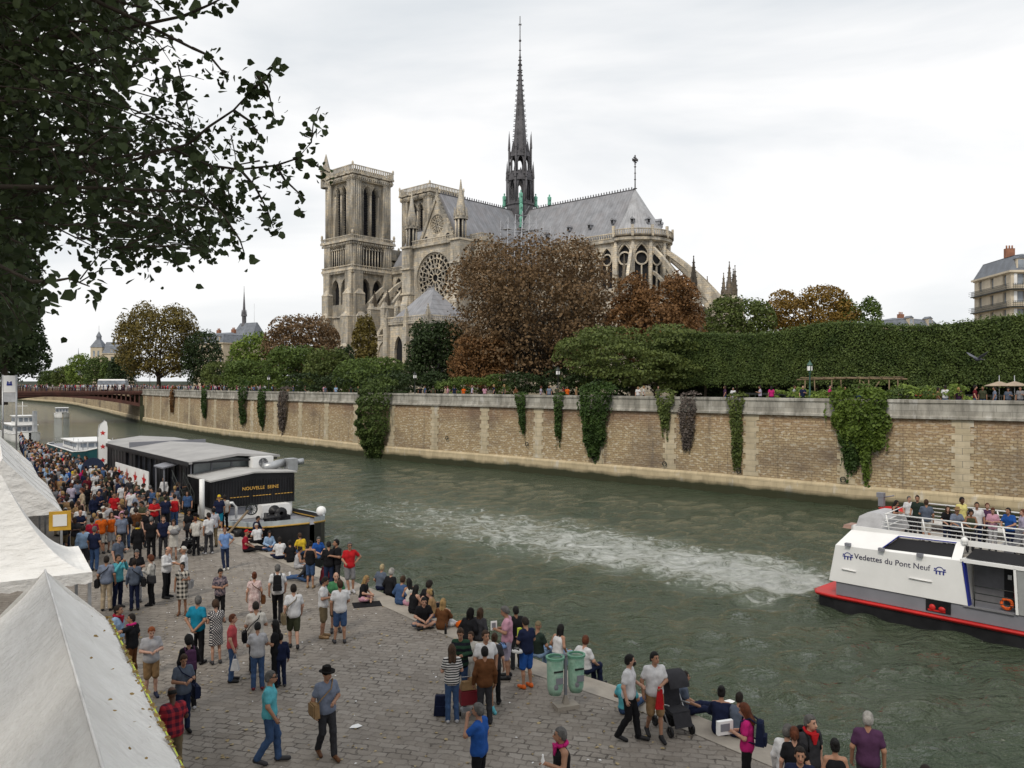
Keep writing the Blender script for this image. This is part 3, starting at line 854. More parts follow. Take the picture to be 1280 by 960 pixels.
def gable_roof(name, x0, x1, hw, ez, rz, mats, along='x', cone=False):
 mb = MB()
 f = (lambda x, y, z: (x, y, z)) if along == 'x' else (lambda x, y, z: (y, x, z))
 n = 24
 for s in (-1, 1):
  for k in range(3):
   t0, t1 = k / 3, (k + 1) / 3
   mb.quad(f(x0, s * hw * (1 - t0), ez + (rz - ez) * t0), f(x1, s * hw * (1 - t0), ez + (rz - ez) * t0), f(x1, s * hw * (1 - t1), ez + (rz - ez) * t1), f(x0, s * hw * (1 - t1), ez + (rz - ez) * t1))
 mb.add([f(x0, -hw, ez), f(x0, hw, ez), f(x0, 0, rz)], [(0, 1, 2)])
 if not cone: mb.add([f(x1, -hw, ez), f(x1, hw, ez), f(x1, 0, rz)], [(0, 1, 2)])
 r = mb.build(name, mats, cath)
 c = MB(); k = int((x1 - x0) / .75)
 for j in range(k):
  x = x0 + .375 + j * .75
  c.frustum(*f(x, 0, rz), .36 if along == 'x' else .1, .1 if along == 'x' else .36, .05, .05, .75)
  c.ball(*f(x, 0, rz + .5), .17, n=5, m=3)
 cc = f((x0 + x1) / 2, 0, rz + .06); c.box(*cc, x1 - x0 if along == 'x' else .16, .16 if along == 'x' else x1 - x0, .22)
 c.build('ridge_crest', [M['spire']], r)
 return r
nr_ = gable_roof('nave_roof', -41.5, 3.0, 7.3, 33.3, RZ, [M['lead_x']])
ch_ = gable_roof('choir_roof', 2.0, 34.0, 7.6, 33.3, RZ, [M['lead_x']], cone=True)
tr_ = gable_roof('transept_roof', -26.9, 24.0, 7.2, 33.3, RZ - .15, [M['lead_y']], 'y')
mb = MB(); mb.lathe(34, 0, [(7.6, 33.3), (6.6, 34.8), (3.3, 39.7), (.12, RZ)], 28, 0, False, -PI / 2, PI / 2)
ac = mb.build('apse_roof', [M['lead_c']], cath)
for x, y, z, rz_, par in ((32, -5.3, 36.8, -PI / 2, ch_), (26, -5.6, 36.5, -PI / 2, ch_), (20, -5.4, 36.8, -PI / 2, ch_), (14, -5.9, 36.0, -PI / 2, ch_), (-20, -5.4, 36.8, -PI / 2, nr_), (-32, -5.4, 36.8, -PI / 2, nr_)) + tuple(
  (34 + 5.5 * math.cos(R(a)), 5.5 * math.sin(R(a)), 36.5, R(a), ac) for a in (-62, -28, 8, 44)):
 d_ = MB(); d_.M = Matrix.Translation((x, y, z)) @ Matrix.Rotation(rz_, 4, 'Z')
 d_.box(.1, 0, .3, .9, .7, .8, 0, 0); d_.box(.57, 0, .3, .06, .5, .6, 0, 1)
 d_.add([(-.6, -.5, .65), (.75, -.5, .65), (.75, .5, .65), (-.6, .5, .65), (-.9, 0, 1.2), (.75, 0, 1.2)], [(0, 1, 5, 4), (2, 3, 4, 5), (1, 2, 5)], 0)
 d_.build('dormer', [M['lead_x'], M['void']], par)
mb = MB()
mb.tube([(34, 0, RZ - .3), (34, 0, RZ + 7.6)], .14, 6, r2=.09)
for z, r in ((RZ + .2, .5), (RZ + 2.2, .26), (RZ + 3.6, .24), (RZ + 5, .3)): mb.lathe(34, 0, [(.1, z - .2), (r, z), (.1, z + .2)], 8)
mb.box(34, 0, RZ + 6.5, 1.1, 1.1, .22, PI / 4); mb.box(34, 0, RZ + 6.5, .2, 2.1, .26); mb.box(34, 0, RZ + 6.5, .2, .26, 2.1)
for k in range(4):
 a = PI / 4 + k * PI / 2; mb.box(34, math.cos(a) * .62, RZ + 6.5 + math.sin(a) * .62, .12, .3, .3)
mb.build('apse_cross', [M['spire']], ac)
def wall_round(mb, x0, x1, z0, z1, cx, cz, r, y, depth, mi=0, back=1, n=48):
 angs = sorted(set([2 * PI * k / n for k in range(n)] + [math.atan2(z - cz, x - cx) % (2 * PI) for x in (x0, x1) for z in (z0, z1)]))
 def per(a):
  c, s = math.cos(a), math.sin(a); t = 1e9
  if c > 1e-9: t = min(t, (x1 - cx) / c)
  if c < -1e-9: t = min(t, (x0 - cx) / c)
  if s > 1e-9: t = min(t, (z1 - cz) / s)
  if s < -1e-9: t = min(t, (z0 - cz) / s)
  return (cx + c * t, y, cz + s * t)
 for a, b in zip(angs, angs[1:] + [angs[0] + 2 * PI]):
  ca = (cx + r * math.cos(a), y, cz + r * math.sin(a)); cb = (cx + r * math.cos(b), y, cz + r * math.sin(b))
  mb.quad(ca, per(a), per(b), cb, mi)
  ia = (ca[0], y + depth, ca[2]); ib = (cb[0], y + depth, cb[2])
  mb.quad(ca, cb, ib, ia, mi)
  mb.add([ia, ib, (cx, y + depth, cz)], [(0, 1, 2)], back)
def rose(mb, cx, cz, r, y, n=12):
 X, Z = Vector((1, 0, 0)), Vector((0, 0, 1)); D = (0, .3, 0)
 mb.ring((cx, y, cz), X, Z, r - .22, r + .12, D, 40, 0)
 for rr, w in ((.16, .18), (.56, .16)): mb.ring((cx, y, cz), X, Z, r * rr - w / 2, r * rr + w / 2, D, 30, 0)
 def spoke(a, r0, r1, w):
  c, s = math.cos(a), math.sin(a); px, pz = -s * w / 2, c * w / 2
  P = []
  for rr, e in ((r0, 1), (r1, 1), (r1, -1), (r0, -1)):
   P.append(Vector((cx + c * rr + px * e, y, cz + s * rr + pz * e)))
  mb.slab(P, D, 0)
 for k in range(n):
  a = 2 * PI * k / n
  spoke(a, r * .16, r * .56, .17)
  rc = r * .60
  for s_ in (-.5, .5): spoke(a + s_ * PI / n, r * .56, r * .86, .15)
  a2 = a + PI / n
  c = (cx + math.cos(a2) * r * .475, y, cz + math.sin(a2) * r * .475)
  mb.ring(c, X, Z, r * .075, r * .105, D, 10, 0)
  for q in (0, 1):
   a3 = a + q * PI / n
   c = (cx + math.cos(a3) * r * .855, y, cz + math.sin(a3) * r * .855)
   mb.ring(c, X, Z, r * .085, r * .118, D, 12, 0)
mb = MB(); Y0 = -28.8
wall_round(mb, -6.6, 6.6, 18.8, 33.2, 0, 25.6, 5.75, Y0, 1.0, 2, 1)
mb.wall((-6.6, Y0), (1, 0), (0, -1), 13.2, 0, 18.8, [(1.1 + 1.22 * k, .45, 12.8, 16.4, 17.6) for k in range(10)], .5, 2, 1, K=6)
for k in range(11): mb.tube([(-6.1 + 1.22 * k, Y0 - .1, 12.8), (-6.1 + 1.22 * k, Y0 - .1, 16.4)], .1, 5, 2)
for z, e, h in ((12.4, .5, .4), (18.6, .4, .35), (33.0, .7, .5)): mb.box(0, Y0 + .1, z, 13.4, 2 * e, h, 0, 0)
balustrade(mb, [(-6.8, Y0 - .4), (6.8, Y0 - .4)], 33.3, 1.2, .5, False, 2)
GA, GB, GH = 43.4, 33.6, 5.6
yg = Y0 + 1.0
cz, rr = 37.6, 2.25
N = 36; pts = []
tri = [(-GH, GB), (GH, GB), (0, GA)]
def tri_hit(a):
 c, s = math.cos(a), math.sin(a); best = 1e9
 for (ax, az), (bx, bz) in zip(tri, tri[1:] + tri[:1]):
  ex, ez = bx - ax, bz - az; den = c * ez - s * ex
  if abs(den) < 1e-9: continue
  t = ((ax) * ez - (az - cz) * ex) / den
  u = ((ax) * s - (az - cz) * c) / den
  if t > 0 and -1e-6 <= u <= 1 + 1e-6: best = min(best, t)
 return (c * best, yg, cz + s * best)
angs = sorted([2 * PI * k / N for k in range(N)] + [math.atan2(z - cz, x) % (2 * PI) for x, z in tri])
for a, b in zip(angs, angs[1:] + [angs[0] + 2 * PI]):
 ca = (rr * math.cos(a), yg, cz + rr * math.sin(a)); cb = (rr * math.cos(b), yg, cz + rr * math.sin(b))
 mb.quad(ca, tri_hit(a), tri_hit(b), cb, 2)
 mb.quad(ca, cb, (cb[0], yg + .6, cb[2]), (ca[0], yg + .6, ca[2]), 2)
 mb.add([(ca[0], yg + .6, ca[2]), (cb[0], yg + .6, cb[2]), (0, yg + .6, cz)], [(0, 1, 2)], 1)
for s in (-1, 1):
 mb.slab([(s * (GH + .5), yg - .35, GB), (0, yg - .35, GA + .75), (0, yg - .35, GA - .35), (s * (GH - .3), yg - .35, GB)], (0, .9, 0), 0)
 for k in range(11):
  t = (k + .5) / 11; mb.box(s * (GH + .5) * (1 - t), yg, GB + (GA - GB + .8) * t + .25, .34, .34, .5, 0, 0)
 for xx, zz in ((3.6, 34.7),):
  mb.ring((s * xx, yg - .05, zz), (1, 0, 0), (0, 0, 1), .62, .85, (0, .2, 0), 14, 0); mb.lathe(s * xx, 0, [], 3) if False else None
  mb.add([(s * xx + .62 * math.cos(2 * PI * k / 14), yg - .012, zz + .62 * math.sin(2 * PI * k / 14)) for k in range(14)], [tuple(range(14))], 1)
mb.box(0, yg, GA + 1.2, .3, .3, 1.8, 0, 0); mb.ball(0, yg, GA + 2.3, .4, n=6, m=4)
for sx in (-1, 1):
 ops = [(4.5, 1.6, 22.5, 28.3, 31.2), (11, 1.6, 22.5, 28.3, 31.2), (17.3, 1.6, 22.5, 28.3, 31.2)]
 if sx > 0: mb.wall((7.2, Y0), (0, 1), (1, 0), 22.2, 0, 33, ops, .8, 2, 1)
 else: mb.wall((-7.2, Y0 + 22.2), (0, -1), (-1, 0), 22.2, 0, 33, ops, .8, 2, 1)
 balustrade(mb, [(sx * 7.7, Y0 + 1), (sx * 7.7, -7)], 33.2, 1.2, .6, False, 2); mb.box(sx * 7.4, Y0 / 2 - 3, 32.9, .8, 21, .6, 0, 0)
mb.box(0, 15, 16.5, 14.4, 16, 33, 0, 0)
for sx in (-1, 1):
 x = sx * 8.1
 mb.box(x, Y0 + .6, 16.6, 2.9, 3.4, 33.2, 0, 0); mb.box(x, Y0 - 1.0, 10, 2.3, 1.6, 20, 0, 0); mb.frustum(x, Y0 - 1, 20, 2.3, 1.6, 1.6, .3, 2.2, 0, 2)
 for z in (12.4, 22.5, 28.2, 33.1): mb.box(x, Y0 + .5, z, 3.3, 3.9, .4, 0, 2)
 for k in range(3):
  mb.add([(x - 1.3 + k * .9, Y0 - 1.13, 29.2), (x - .5 + k * .9, Y0 - 1.13, 29.2), (x - .9 + k * .9, Y0 - 1.13, 32.2)], [(0, 1, 2)], 2)
 for k in range(8):
  a = PI * k / 4 + PI / 8; mb.tube([(x + 1.15 * math.cos(a), Y0 + .6 + 1.15 * math.sin(a), 33.2), (x + 1.15 * math.cos(a), Y0 + .6 + 1.15 * math.sin(a), 37.6)], .2, 5, 2)
 mb.lathe(x, Y0 + .6, [(.75, 33.2), (.75, 37.6)], 8, 1, False)
 mb.lathe(x, Y0 + .6, [(1.6, 37.5), (1.6, 38.1), (1.15, 38.2), (1.0, 40.2), (.55, 42.5), (.08, 46.2)], 8, 0, False)
 for k in range(8):
  a = PI * k / 4 + PI / 8; mb.frustum(x + 1.4 * math.cos(a), Y0 + .6 + 1.4 * math.sin(a), 38.1, .5, .5, .06, .06, 2.0, a, 0)
mb.box(10.2, Y0 + 5.2, 13.6, 3.8, 3.8, 27.2, 0, 2); mb.frustum(10.2, Y0 + 5.2, 27.2, 4.0, 4.0, 3.2, 3.2, 1.1, 0, 0); mb.box(9.9, Y0 + 5.2, 30.5, 3.2, 3.2, 5.6, 0, 2)
mb.box(9.9, Y0 + 5.2, 33.3, 3.9, 3.9, .5, 0, 0); balustrade(mb, [(8.1, Y0 + 3.4), (11.7, Y0 + 3.4), (11.7, Y0 + 7), (8.1, Y0 + 7)], 33.5, 1.2, .5, True, 2)
mb.box(12.15, Y0 + 5.2, 25.5, .1, .5, 1.6, 0, 1)
tp = mb.build('transept', ST, cath)
mb = MB(); rose(mb, 0, 25.6, 5.7, Y0 + .45, 12); mb.build('rose_window', [M['stone_pale']], tp)
mb = MB(); rose(mb, 0, cz, 2.2, yg + .2, 8); mb.build('gable_rose', [M['stone_pale']], tp)
mb = MB()
mb.M = Matrix.Translation((12.3, -40.6, 0))
for (sx, sy), da, nr in FACES:
 mb.wall((sx * 6, sy * 6), da, nr, 12, 0, 14.0, [(3.2, 1.3, 3, 8.8, 11.5), (8.8, 1.3, 3, 8.8, 11.5)], .6, 2, 1)
mb.M = None
mb.wall((-2, -45), (1, 0), (0, -1), 9.3, 0, 11, [(4.6, 1.7, 3, 8.3, 11.0 - .2)], .7, 2, 1); mb.box(2.6, -40.2, 5.5, 9.3, 9.0, 11, 0, 0)
mb.slab([(-.6, -45.2, 11), (2.6, -45.2, 14.6), (5.8, -45.2, 11), (4.8, -45.2, 10.9), (2.6, -45.2, 13.4), (.4, -45.2, 10.9)], (0, .7, 0), 0)
mb.box(12.3, -40.6, 14.0, 12.7, 12.7, .5, 0, 0)
for x, y in ((-2, -45), (6.9, -45), (6.2, -46.8), (18.5, -46.8), (18.5, -34.4), (12.3, -46.9), (-2, -36)):
 mb.box(x, y, 6.6, 1.2, 1.2, 13.2, 0, 0); pinnacle(mb, x, y, 13.2, .95, 4.0, 0)
balustrade(mb, [(6.1, -46.9), (18.6, -46.9), (18.6, -34.3)], 14.2, 1.1, .5, False, 2)
balustrade(mb, [(-2, -45.1), (7.2, -45.1)], 11.1, 1.0, .5, False, 2)
sc = mb.build('sacristy', ST, cath)
mb = MB(); mb.frustum(12.3, -40.6, 14.3, 12.0, 12.0, 2.0, .25, 6.6); mb.box(12.3, -40.6, 21.0, 2.2, .2, .5)
for k in range(5): mb.frustum(11.5 + k * .4, -40.6, 21.2, .1, .1, .03, .03, .7)
mb.build('sacristy_roof', [M['lead_x']], sc)
mb = MB()
def octo(r, z0, z1, hw, sp, apx, dep, mi=0):
 for k in range(8):
  a0 = PI / 8 + PI / 4 * k; a1 = a0 + PI / 4
  p0 = Vector((r * math.cos(a0), r * math.sin(a0))); p1 = Vector((r * math.cos(a1), r * math.sin(a1)))
  d = p1 - p0; w = d.length; d.normalize()
  mb.wall(p0, d, (d.y, -d.x), w, z0, z1, [(w / 2, hw, z0 + .6, sp, apx)], dep, mi, None, K=6)
def crown(r, z, h, e=.3):
 mb.lathe(0, 0, [(r - .3, z - .2), (r + e, z), (r + e, z + h), (r - .4, z + h)], 8, 0, False, PI / 8, 2 * PI + PI / 8)
 for k in range(16):
  a = PI / 8 * k + PI / 8
  mb.frustum((r + e) * math.cos(a), (r + e) * math.sin(a), z + h, .22, .22, .05, .05, .7, a)
mb.lathe(0, 0, [(3.5, 38), (3.4, 46.2)], 8, 0, False, PI / 8, 2 * PI + PI / 8)
crown(3.4, 46.2, .5)
octo(3.15, 46.7, 53.6, .72, 50.6, 52.4, .35); octo(2.4, 46.7, 53.6, .5, 50.4, 52.0, .25)
crown(3.15, 53.6, .5)
octo(2.6, 54.1, 59.0, .62, 57.0, 58.3, .3)
crown(2.6, 59.0, .4, .25)
for k in range(8):
 a = PI / 8 + PI / 4 * k; c, s = math.cos(a), math.sin(a)
 for r, z0, z1, w in ((3.5, 46.5, 57.0, .42), (2.95, 54, 64.5, .36)):
  mb.tube([(r * c, r * s, z0), (r * c, r * s, z0 + (z1 - z0) * .6)], w / 2, 5)
  mb.frustum(r * c, r * s, z0 + (z1 - z0) * .6, w * 1.2, w * 1.2, .04, .04, (z1 - z0) * .4, a)
 mb.tube([(1.9 * c, 1.9 * s, 59.2), (2.9 * c, 2.9 * s, 56.0)], .12, 4)
 a2 = a + PI / 8; c2, s2 = math.cos(a2), math.sin(a2)
 for r, z, h, w in ((2.62, 58.2, 3.6, .9), (3.2, 52.2, 3.0, 1.1)):
  mb.slab([(r * c2 - s2 * w, r * s2 + c2 * w, z), (r * c2, r * s2, z + h), (r * c2 + s2 * w, r * s2 - c2 * w, z)], (-c2 * .2, -s2 * .2, 0))
 z = 60.0
 while z < 83.5:
  r = 1.85 * (1 - (z - 59) / 25.6) ** .93 + .12
  mb.box(r * c * 1.06, r * s * 1.06, z, .42 if z < 78 else .28, .12, .16, a); z += 1.25
mb.lathe(0, 0, [(2.0, 59.2), (1.70, 62), (1.02, 71), (.45, 79), (.14, 84.6), (.1, 93.5)], 8, 0, False, PI / 8, 2 * PI + PI / 8)
for z, r in ((79.5, .62), (81.5, .5), (83.3, .42), (85.0, .34)): mb.lathe(0, 0, [(.15, z - .12), (r, z), (.15, z + .12)], 8, 0, False)
mb.ball(0, 0, 87.4, .34, n=8, m=6); mb.box(0, 0, 91.4, .12, 1.0, .12); mb.box(0, 0, 91.4, 1.0, .12, .12)
sp_ = mb.build('spire', [M['spire']], cath)
def statue(x, y, z, h=3.4):
 b = MB(); b.lathe(x, y, [(.42, z), (.5, z + .1), (.42, z + h * .3), (.46, z + h * .6), (.5, z + h * .74), (.2, z + h * .82), (.12, z + h * .84)], 8)
 b.ball(x, y, z + h * .92, .2, .2, .26, 7, 5); b.tube([(x + .42, y, z + h * .72), (x + .6, y - .2, z + h * .5), (x + .3, y - .4, z + h * .45)], .12, 5)
 b.build('statue', [M['copper']], sp_)
for k, (r, z) in enumerate(((4.9, 40.0), (4.3, 43.2), (3.9, 46.0))):
 for a in (-45, 45, 135, 225): statue(r * math.cos(R(a)), r * math.sin(R(a)), z)
for x, y in ((-9.0, 0), (9.5, 0)): statue(x, y, RZ + .2, 2.6)
sfo = empty('scaffolding', U0, CANG); tag(sfo, 'grey tube scaffolding against the cathedral roof below the spire', 'scaffolding')
M['galv'] = varied('galvanised_tube', (.36, .37, .40), .5, .2, 2, 0, .5)
mb = MB(); rs = random.Random(5)
xs = [7.9, 10.0, 12.1, 14.2, 16.3]; ysf = [-7.9, -10.4, -12.9, -15.4]; zs = [12 + 2.1 * k for k in range(17)]
def tt(x, y): return 42.6 - (abs(y) - 7.9) * .45 - (x - 7.9) * .55
for x in xs:
 for y in ysf:
  mb.tube([(x, y, 0), (x, y, tt(x, y))], .065, 5)
for z in zs:
 for x in xs:
  for a, b in zip(ysf, ysf[1:]):
   if z < min(tt(x, a), tt(x, b)): mb.tube([(x, a, z), (x, b, z)], .06, 4); 
 for y in ysf:
  for a, b in zip(xs, xs[1:]):
   if z < min(tt(a, y), tt(b, y)):
    mb.tube([(a, y, z), (b, y, z)], .06, 4)
    if rs.random() < .6: mb.tube([(a, y, z), (b, y, z + 2.1)], .055, 4)
mb.build('tube_frame', [M['galv']], sfo)
mb = MB()
for z in zs[2::2]:
 for a, b in zip(xs, xs[1:]):
  for c, d_ in zip(ysf, ysf[1:]):
   if z < tt(b, d_) and rs.random() < .7: mb.box((a + b) / 2, (c + d_) / 2, z + .1, b - a - .1, 1.4, .06)
mb.build('deck_board', [varied('scaffold_board', (.35, .33, .3), .8)], sfo)['kind'] = 'stuff'
# ================================================================== foliage
def leaf_quads(P, Nrm, size, rs, aspect=.7, jitter=.8, size_var=.4, near=False):
 """P (n,3) centres, Nrm (n,3) preferred normals -> V, F of folded leaf faces"""
 n = len(P)
 nr = Nrm + rs.normal(0, jitter, (n, 3)); nr /= np.linalg.norm(nr, axis=1)[:, None] + 1e-9
 a = rs.normal(0, 1, (n, 3)); a -= nr * (a * nr).sum(1)[:, None]; a /= np.linalg.norm(a, axis=1)[:, None] + 1e-9
 b = np.cross(nr, a)
 s = size * (1 + size_var * rs.uniform(-1, 1, n)); s = s[:, None]
 if not near:
  V = np.stack([P - a * s * .5, P + b * s * aspect * .5 + nr * s * .08, P + a * s * .5, P - b * s * aspect * .5 + nr * s * .08], 1).reshape(-1, 3)
  F = np.arange(4 * n).reshape(n, 4)
 else:
  up = nr
  pts = [P - a * s * .45, P - a * s * .40 + b * s * .34 + up * s * .10, P + a * s * .02 + b * s * .46 + up * s * .12, P + a * s * .62 - up * s * .05,
   P + a * s * .02 - b * s * .46 + up * s * .12, P - a * s * .40 - b * s * .34 + up * s * .10]
  V = np.stack(pts, 1).reshape(-1, 3)
  i = np.arange(n)[:, None] * 6
  F = np.concatenate([i + np.array([[0, 1, 2, 3]]), i + np.array([[0, 3, 4, 5]])], 1).reshape(-1, 4)
 return V, F
def lump_points(rs, rx, ry, rz, lumps, n, lump_r=.34, flat=.75, open_=.0):
 """points on the surface of a heap of rounded clumps inside an ellipsoid; returns points, normals, lump centres"""
 C = []
 while len(C) < lumps:
  i = len(C); z = .84 - 1.68 * (i + rs.uniform(.2, .8)) / lumps; a = i * 2.39996 + rs.normal(0, .25)
  r = (1 - z * z) ** .5 if z > -.1 else (1 - abs(z) ** 2.6) ** .5
  q = rs.uniform(.35, .8) if i % 4 == 3 else rs.uniform(.74, .88)
  C.append(np.array([math.cos(a) * r * q, math.sin(a) * r * q, z * min(1, q + .12)]))
 C = np.array(C)
 rr = rs.uniform(.7, 1.25, lumps) * lump_r
 k = rs.choice(lumps, n, p=rr ** 2 / (rr ** 2).sum())
 d = rs.normal(0, 1, (n, 3)); d /= np.linalg.norm(d, axis=1)[:, None]
 d[:, 2] = np.where(d[:, 2] < -.5, -d[:, 2] * .6, d[:, 2])
 rad = rr[k] * np.clip(rs.normal(.93, .16, n), .3, 1.25)
 P = C[k] + d * rad[:, None] * np.array([1, 1, flat])
 nz = np.linalg.norm(P, axis=1); P[nz > 1.12] *= (1.12 / nz[nz > 1.12])[:, None]
 S = np.array([rx, ry, rz])
 return P * S, d + np.array([0, 0, .35]), C * S
def limb(mb, a, b, r0, r1, rs, bend=.12, n=6, sides=6):
 a = Vector(a); b = Vector(b); Ln = (b - a).length
 pts = []
 off = Vector((rs.normal(0, bend), rs.normal(0, bend), abs(rs.normal(0, bend)))) * Ln
 for k in range(n + 1):
  t = k / n
  pts.append(a.lerp(b, t) + off * (4 * t * (1 - t)) + Vector((rs.normal(0, .015), rs.normal(0, .015), 0)) * Ln * (0 if k in (0, n) else 1))
 mb.tube(pts, r0, sides, r2=r1)
 return pts
def leaf_mat(key, lo, hi, **kw):
 if key not in M: M[key] = m_leaf(key, lo, hi, **kw)
 return M[key]
PAL = dict(brown=((.065, .041, .020), (.24, .152, .076)), rust=((.075, .038, .014), (.26, .135, .052)), tawny=((.060, .050, .012), (.22, .17, .042)),
  green=((.022, .046, .010), (.145, .205, .045)), dark=((.010, .021, .007), (.052, .082, .026)), bright=((.045, .085, .014), (.235, .31, .06)),
  olive=((.028, .048, .010), (.15, .185, .048)), gold=((.08, .048, .008), (.26, .16, .03)), lime=((.022, .046, .010), (.125, .17, .044)),
  ivy=((.012, .028, .007), (.065, .115, .022)), ivybright=((.03, .06, .008), (.14, .20, .03)), dry=((.05, .04, .035), (.17, .14, .12)),  # ivy has a dull and a brighter green leaf colour
  poplar=((.012, .022, .007), (.07, .10, .036)))
def tree(kindname, label, px0, px1, pt, pb, Y, pal, n=7000, lumps=22, leaf=.5, base=ISLE, trunk_r=.35, group=None, seed=1, lump_r=.34, depth=None, limbs=10, fork=.35, base_px=None, bare=0, cat='tree', flat=.75, trunks=1, jit=.8):
 rs = np.random.RandomState(seed)
 a = at_depth(px0, pt, Y); b = at_depth(px1, pb, Y)
 cx = (a.x + b.x) / 2; rx = (b.x - a.x) / 2; rz = (a.z - b.z) / 2; cz = (a.z + b.z) / 2
 bx = cx if base_px is None else (base_px - 640) / FPX * Y
 root = empty(kindname, (bx, Y, base)); tag(root, label, cat, group)
 ry = depth or rx * .85
 lumps = int(lumps * 1.9); n = int(n * 1.9); leaf = leaf * .86
 P, N, C = lump_points(rs, rx * .93, ry, rz * .97, lumps, n, lump_r * 1.06, flat)
 c0 = np.array([cx - bx, 0, cz - base])
 V, F = leaf_quads(P + c0, N, leaf, rs, jitter=jit)
 link('crown', np_mesh('crown', V, F, leaf_mat('leaves_' + pal, *PAL[pal])), root)
 mb = MB()
 zf = (cz - base) - rz * (1 - fork)
 zf = max(zf, .6)
 limb(mb, (0, 0, -.3), (c0[0] * .5, 0, zf), trunk_r * 1.15, trunk_r * .72, rs, .03, 5, 8)
 fk = Vector((c0[0] * .5, 0, zf))
 order = np.argsort(rs.rand(len(C)))[:limbs]
 for i in order:
  tgt = Vector(C[i] + c0)
  pts = limb(mb, fk + Vector((0, 0, -rz * .1 * rs.rand())), tgt, trunk_r * .5, trunk_r * .08, rs, .10)
  for q in range(bare):
   p = pts[2 + q % 4]; e = Vector(C[rs.randint(len(C))] + c0)
   limb(mb, p, p.lerp(e, .75), trunk_r * .16, trunk_r * .03, rs, .1, 4, 4)
 mb.build('trunk', [M['bark']], root)
 return root
G1 = 'trees in the island garden around the cathedral'
tree('chestnut_tree', 'large brown autumn chestnut with bare limbs showing, in front of the cathedral choir', 552, 778, 288, 492, 118, 'brown', 17500, 58, .5, seed=3, lump_r=.27, limbs=34, bare=3, trunk_r=.55, group=G1, fork=.2, base_px=690)
tree('chestnut_tree', 'rust brown bushy chestnut below the cathedral apse', 760, 882, 338, 470, 112, 'rust', 11500, 40, .46, seed=4, lump_r=.27, trunk_r=.4, group=G1)
tree('pagoda_tree', 'low wide spreading green tree at the end of the clipped hedge', 694, 888, 400, 497, 98, 'olive', 11000, 40, .40, seed=5, lump_r=.27, flat=.45, trunk_r=.35, group=G1)
tree('garden_tree', 'dark green rounded tree between the rust chestnut and the orange tree', 878, 968, 368, 450, 125, 'olive', 6000, 24, .45, seed=6, lump_r=.30, group=G1)
tree('autumn_tree', 'orange brown wide tree rising behind the clipped hedge', 950, 1070, 357, 440, 130, 'gold', 7000, 28, .45, seed=7, lump_r=.28, group=G1)
tree('garden_tree', 'thin green tree rising behind the hedge beside the orange tree', 1042, 1102, 367, 440, 128, 'green', 3000, 18, .42, seed=8, lump_r=.30, group=G1)
tree('dark_tree', 'very dark green tree standing before the sacristy with the lead roof', 504, 584, 396, 497, 120, 'dark', 6500, 24, .45, seed=9, lump_r=.3, group=G1)
tree('rust_tree', 'rust coloured low tree at the foot of the large brown chestnut', 560, 640, 415, 494, 112, 'rust', 4500, 20, .42, seed=10, group=G1)
tree('garden_tree', 'green bushy tree left of the large round ivy on the wall', 418, 514, 446, 499, 122, 'green', 4800, 22, .42, seed=11, group=G1)
tree('autumn_tree', 'small brown tree at the foot of the cathedral nave', 440, 471, 392, 470, 150, 'tawny', 2600, 16, .48, seed=12, group=G1)
tree('conifer_tree', 'small blue-green dark conifer at the foot of the south tower', 418, 444, 432, 480, 140, 'dark', 1600, 12, .42, seed=13, group=G1)
tree('chestnut_tree', 'brown round chestnut left of the cathedral tower', 330, 424, 390, 482, 165, 'brown', 6500, 26, .55, seed=14, group=G1)
tree('garden_tree', 'bright green tree left of the round brown chestnut', 285, 345, 414, 488, 172, 'bright', 3600, 18, .55, seed=15, group=G1)
tree('garden_tree', 'mid green tree below the round brown chestnut', 332, 404, 430, 496, 142, 'green', 4200, 20, .48, seed=16, group=G1)
tree('garden_tree', 'fresh green tree below the south tower of the cathedral', 380, 440, 433, 497, 134, 'olive', 3600, 18, .45, seed=17, group=G1)
tree('garden_tree', 'low green tree left of the fresh green pair on the wall', 280, 350, 448, 494, 160, 'green', 3200, 18, .48, seed=18, group=G1)
G2 = 'trees by the iron bridge'
tree('plane_tree', 'large tawny plane tree at the island end of the iron bridge', 146, 249, 375, 482, 205, 'tawny', 9500, 36, .62, seed=19, lump_r=.27, group=G2, trunk_r=.6, fork=.25)
tree('dark_tree', 'dark green tree beside the large tawny plane', 228, 277, 412, 490, 202, 'dark', 3400, 18, .6, seed=20, group=G2)
tree('garden_tree', 'olive bush like tree between the dark tree and the bright green tree', 252, 304, 450, 491, 195, 'olive', 2000, 14, .55, seed=21, group=G2)
tree('garden_tree', 'dark low tree beyond the end of the iron bridge under the plane', 134, 174, 442, 489, 225, 'dark', 2000, 14, .6, seed=22, group=G2)
G3 = 'far trees along the river beyond the bridge'
for k, (a, b, t, Y, pal, lab) in enumerate(((84, 116, 440, 330, 'bright', 'light green far tree beyond the middle of the iron bridge'),
  (104, 140, 445, 310, 'lime', 'mid green far tree beyond the right half of the iron bridge'), (66, 94, 457, 380, 'olive', 'dull green far tree beyond the left half of the iron bridge'),
  (48, 74, 462, 400, 'lime', 'small far green tree just right of the dark bank trees'), (126, 152, 452, 290, 'green', 'dark green far tree left of the tawny plane'))):
 tree('lime_tree', lab, a, b, t, 488, Y, pal, 2200, 16, .8, seed=30 + k, group=G3, base=7)
G4 = 'dark trees on the near bank at the left'
for k, (a, b, t, bo, Y, lab) in enumerate(((-70, 44, 268, 440, 62, 'dark green near bank tree hanging over the crowd, tallest of its row'), (-40, 50, 372, 470, 88, 'dark green near bank tree beyond the tallest one'),
  (-22, 58, 405, 482, 118, 'dark green near bank tree at the left end of the iron bridge'))):
 tree('bank_tree', lab, a, b, t, bo, Y, 'dark', 5200, 26, .42, seed=40 + k, group=G4, base=7)
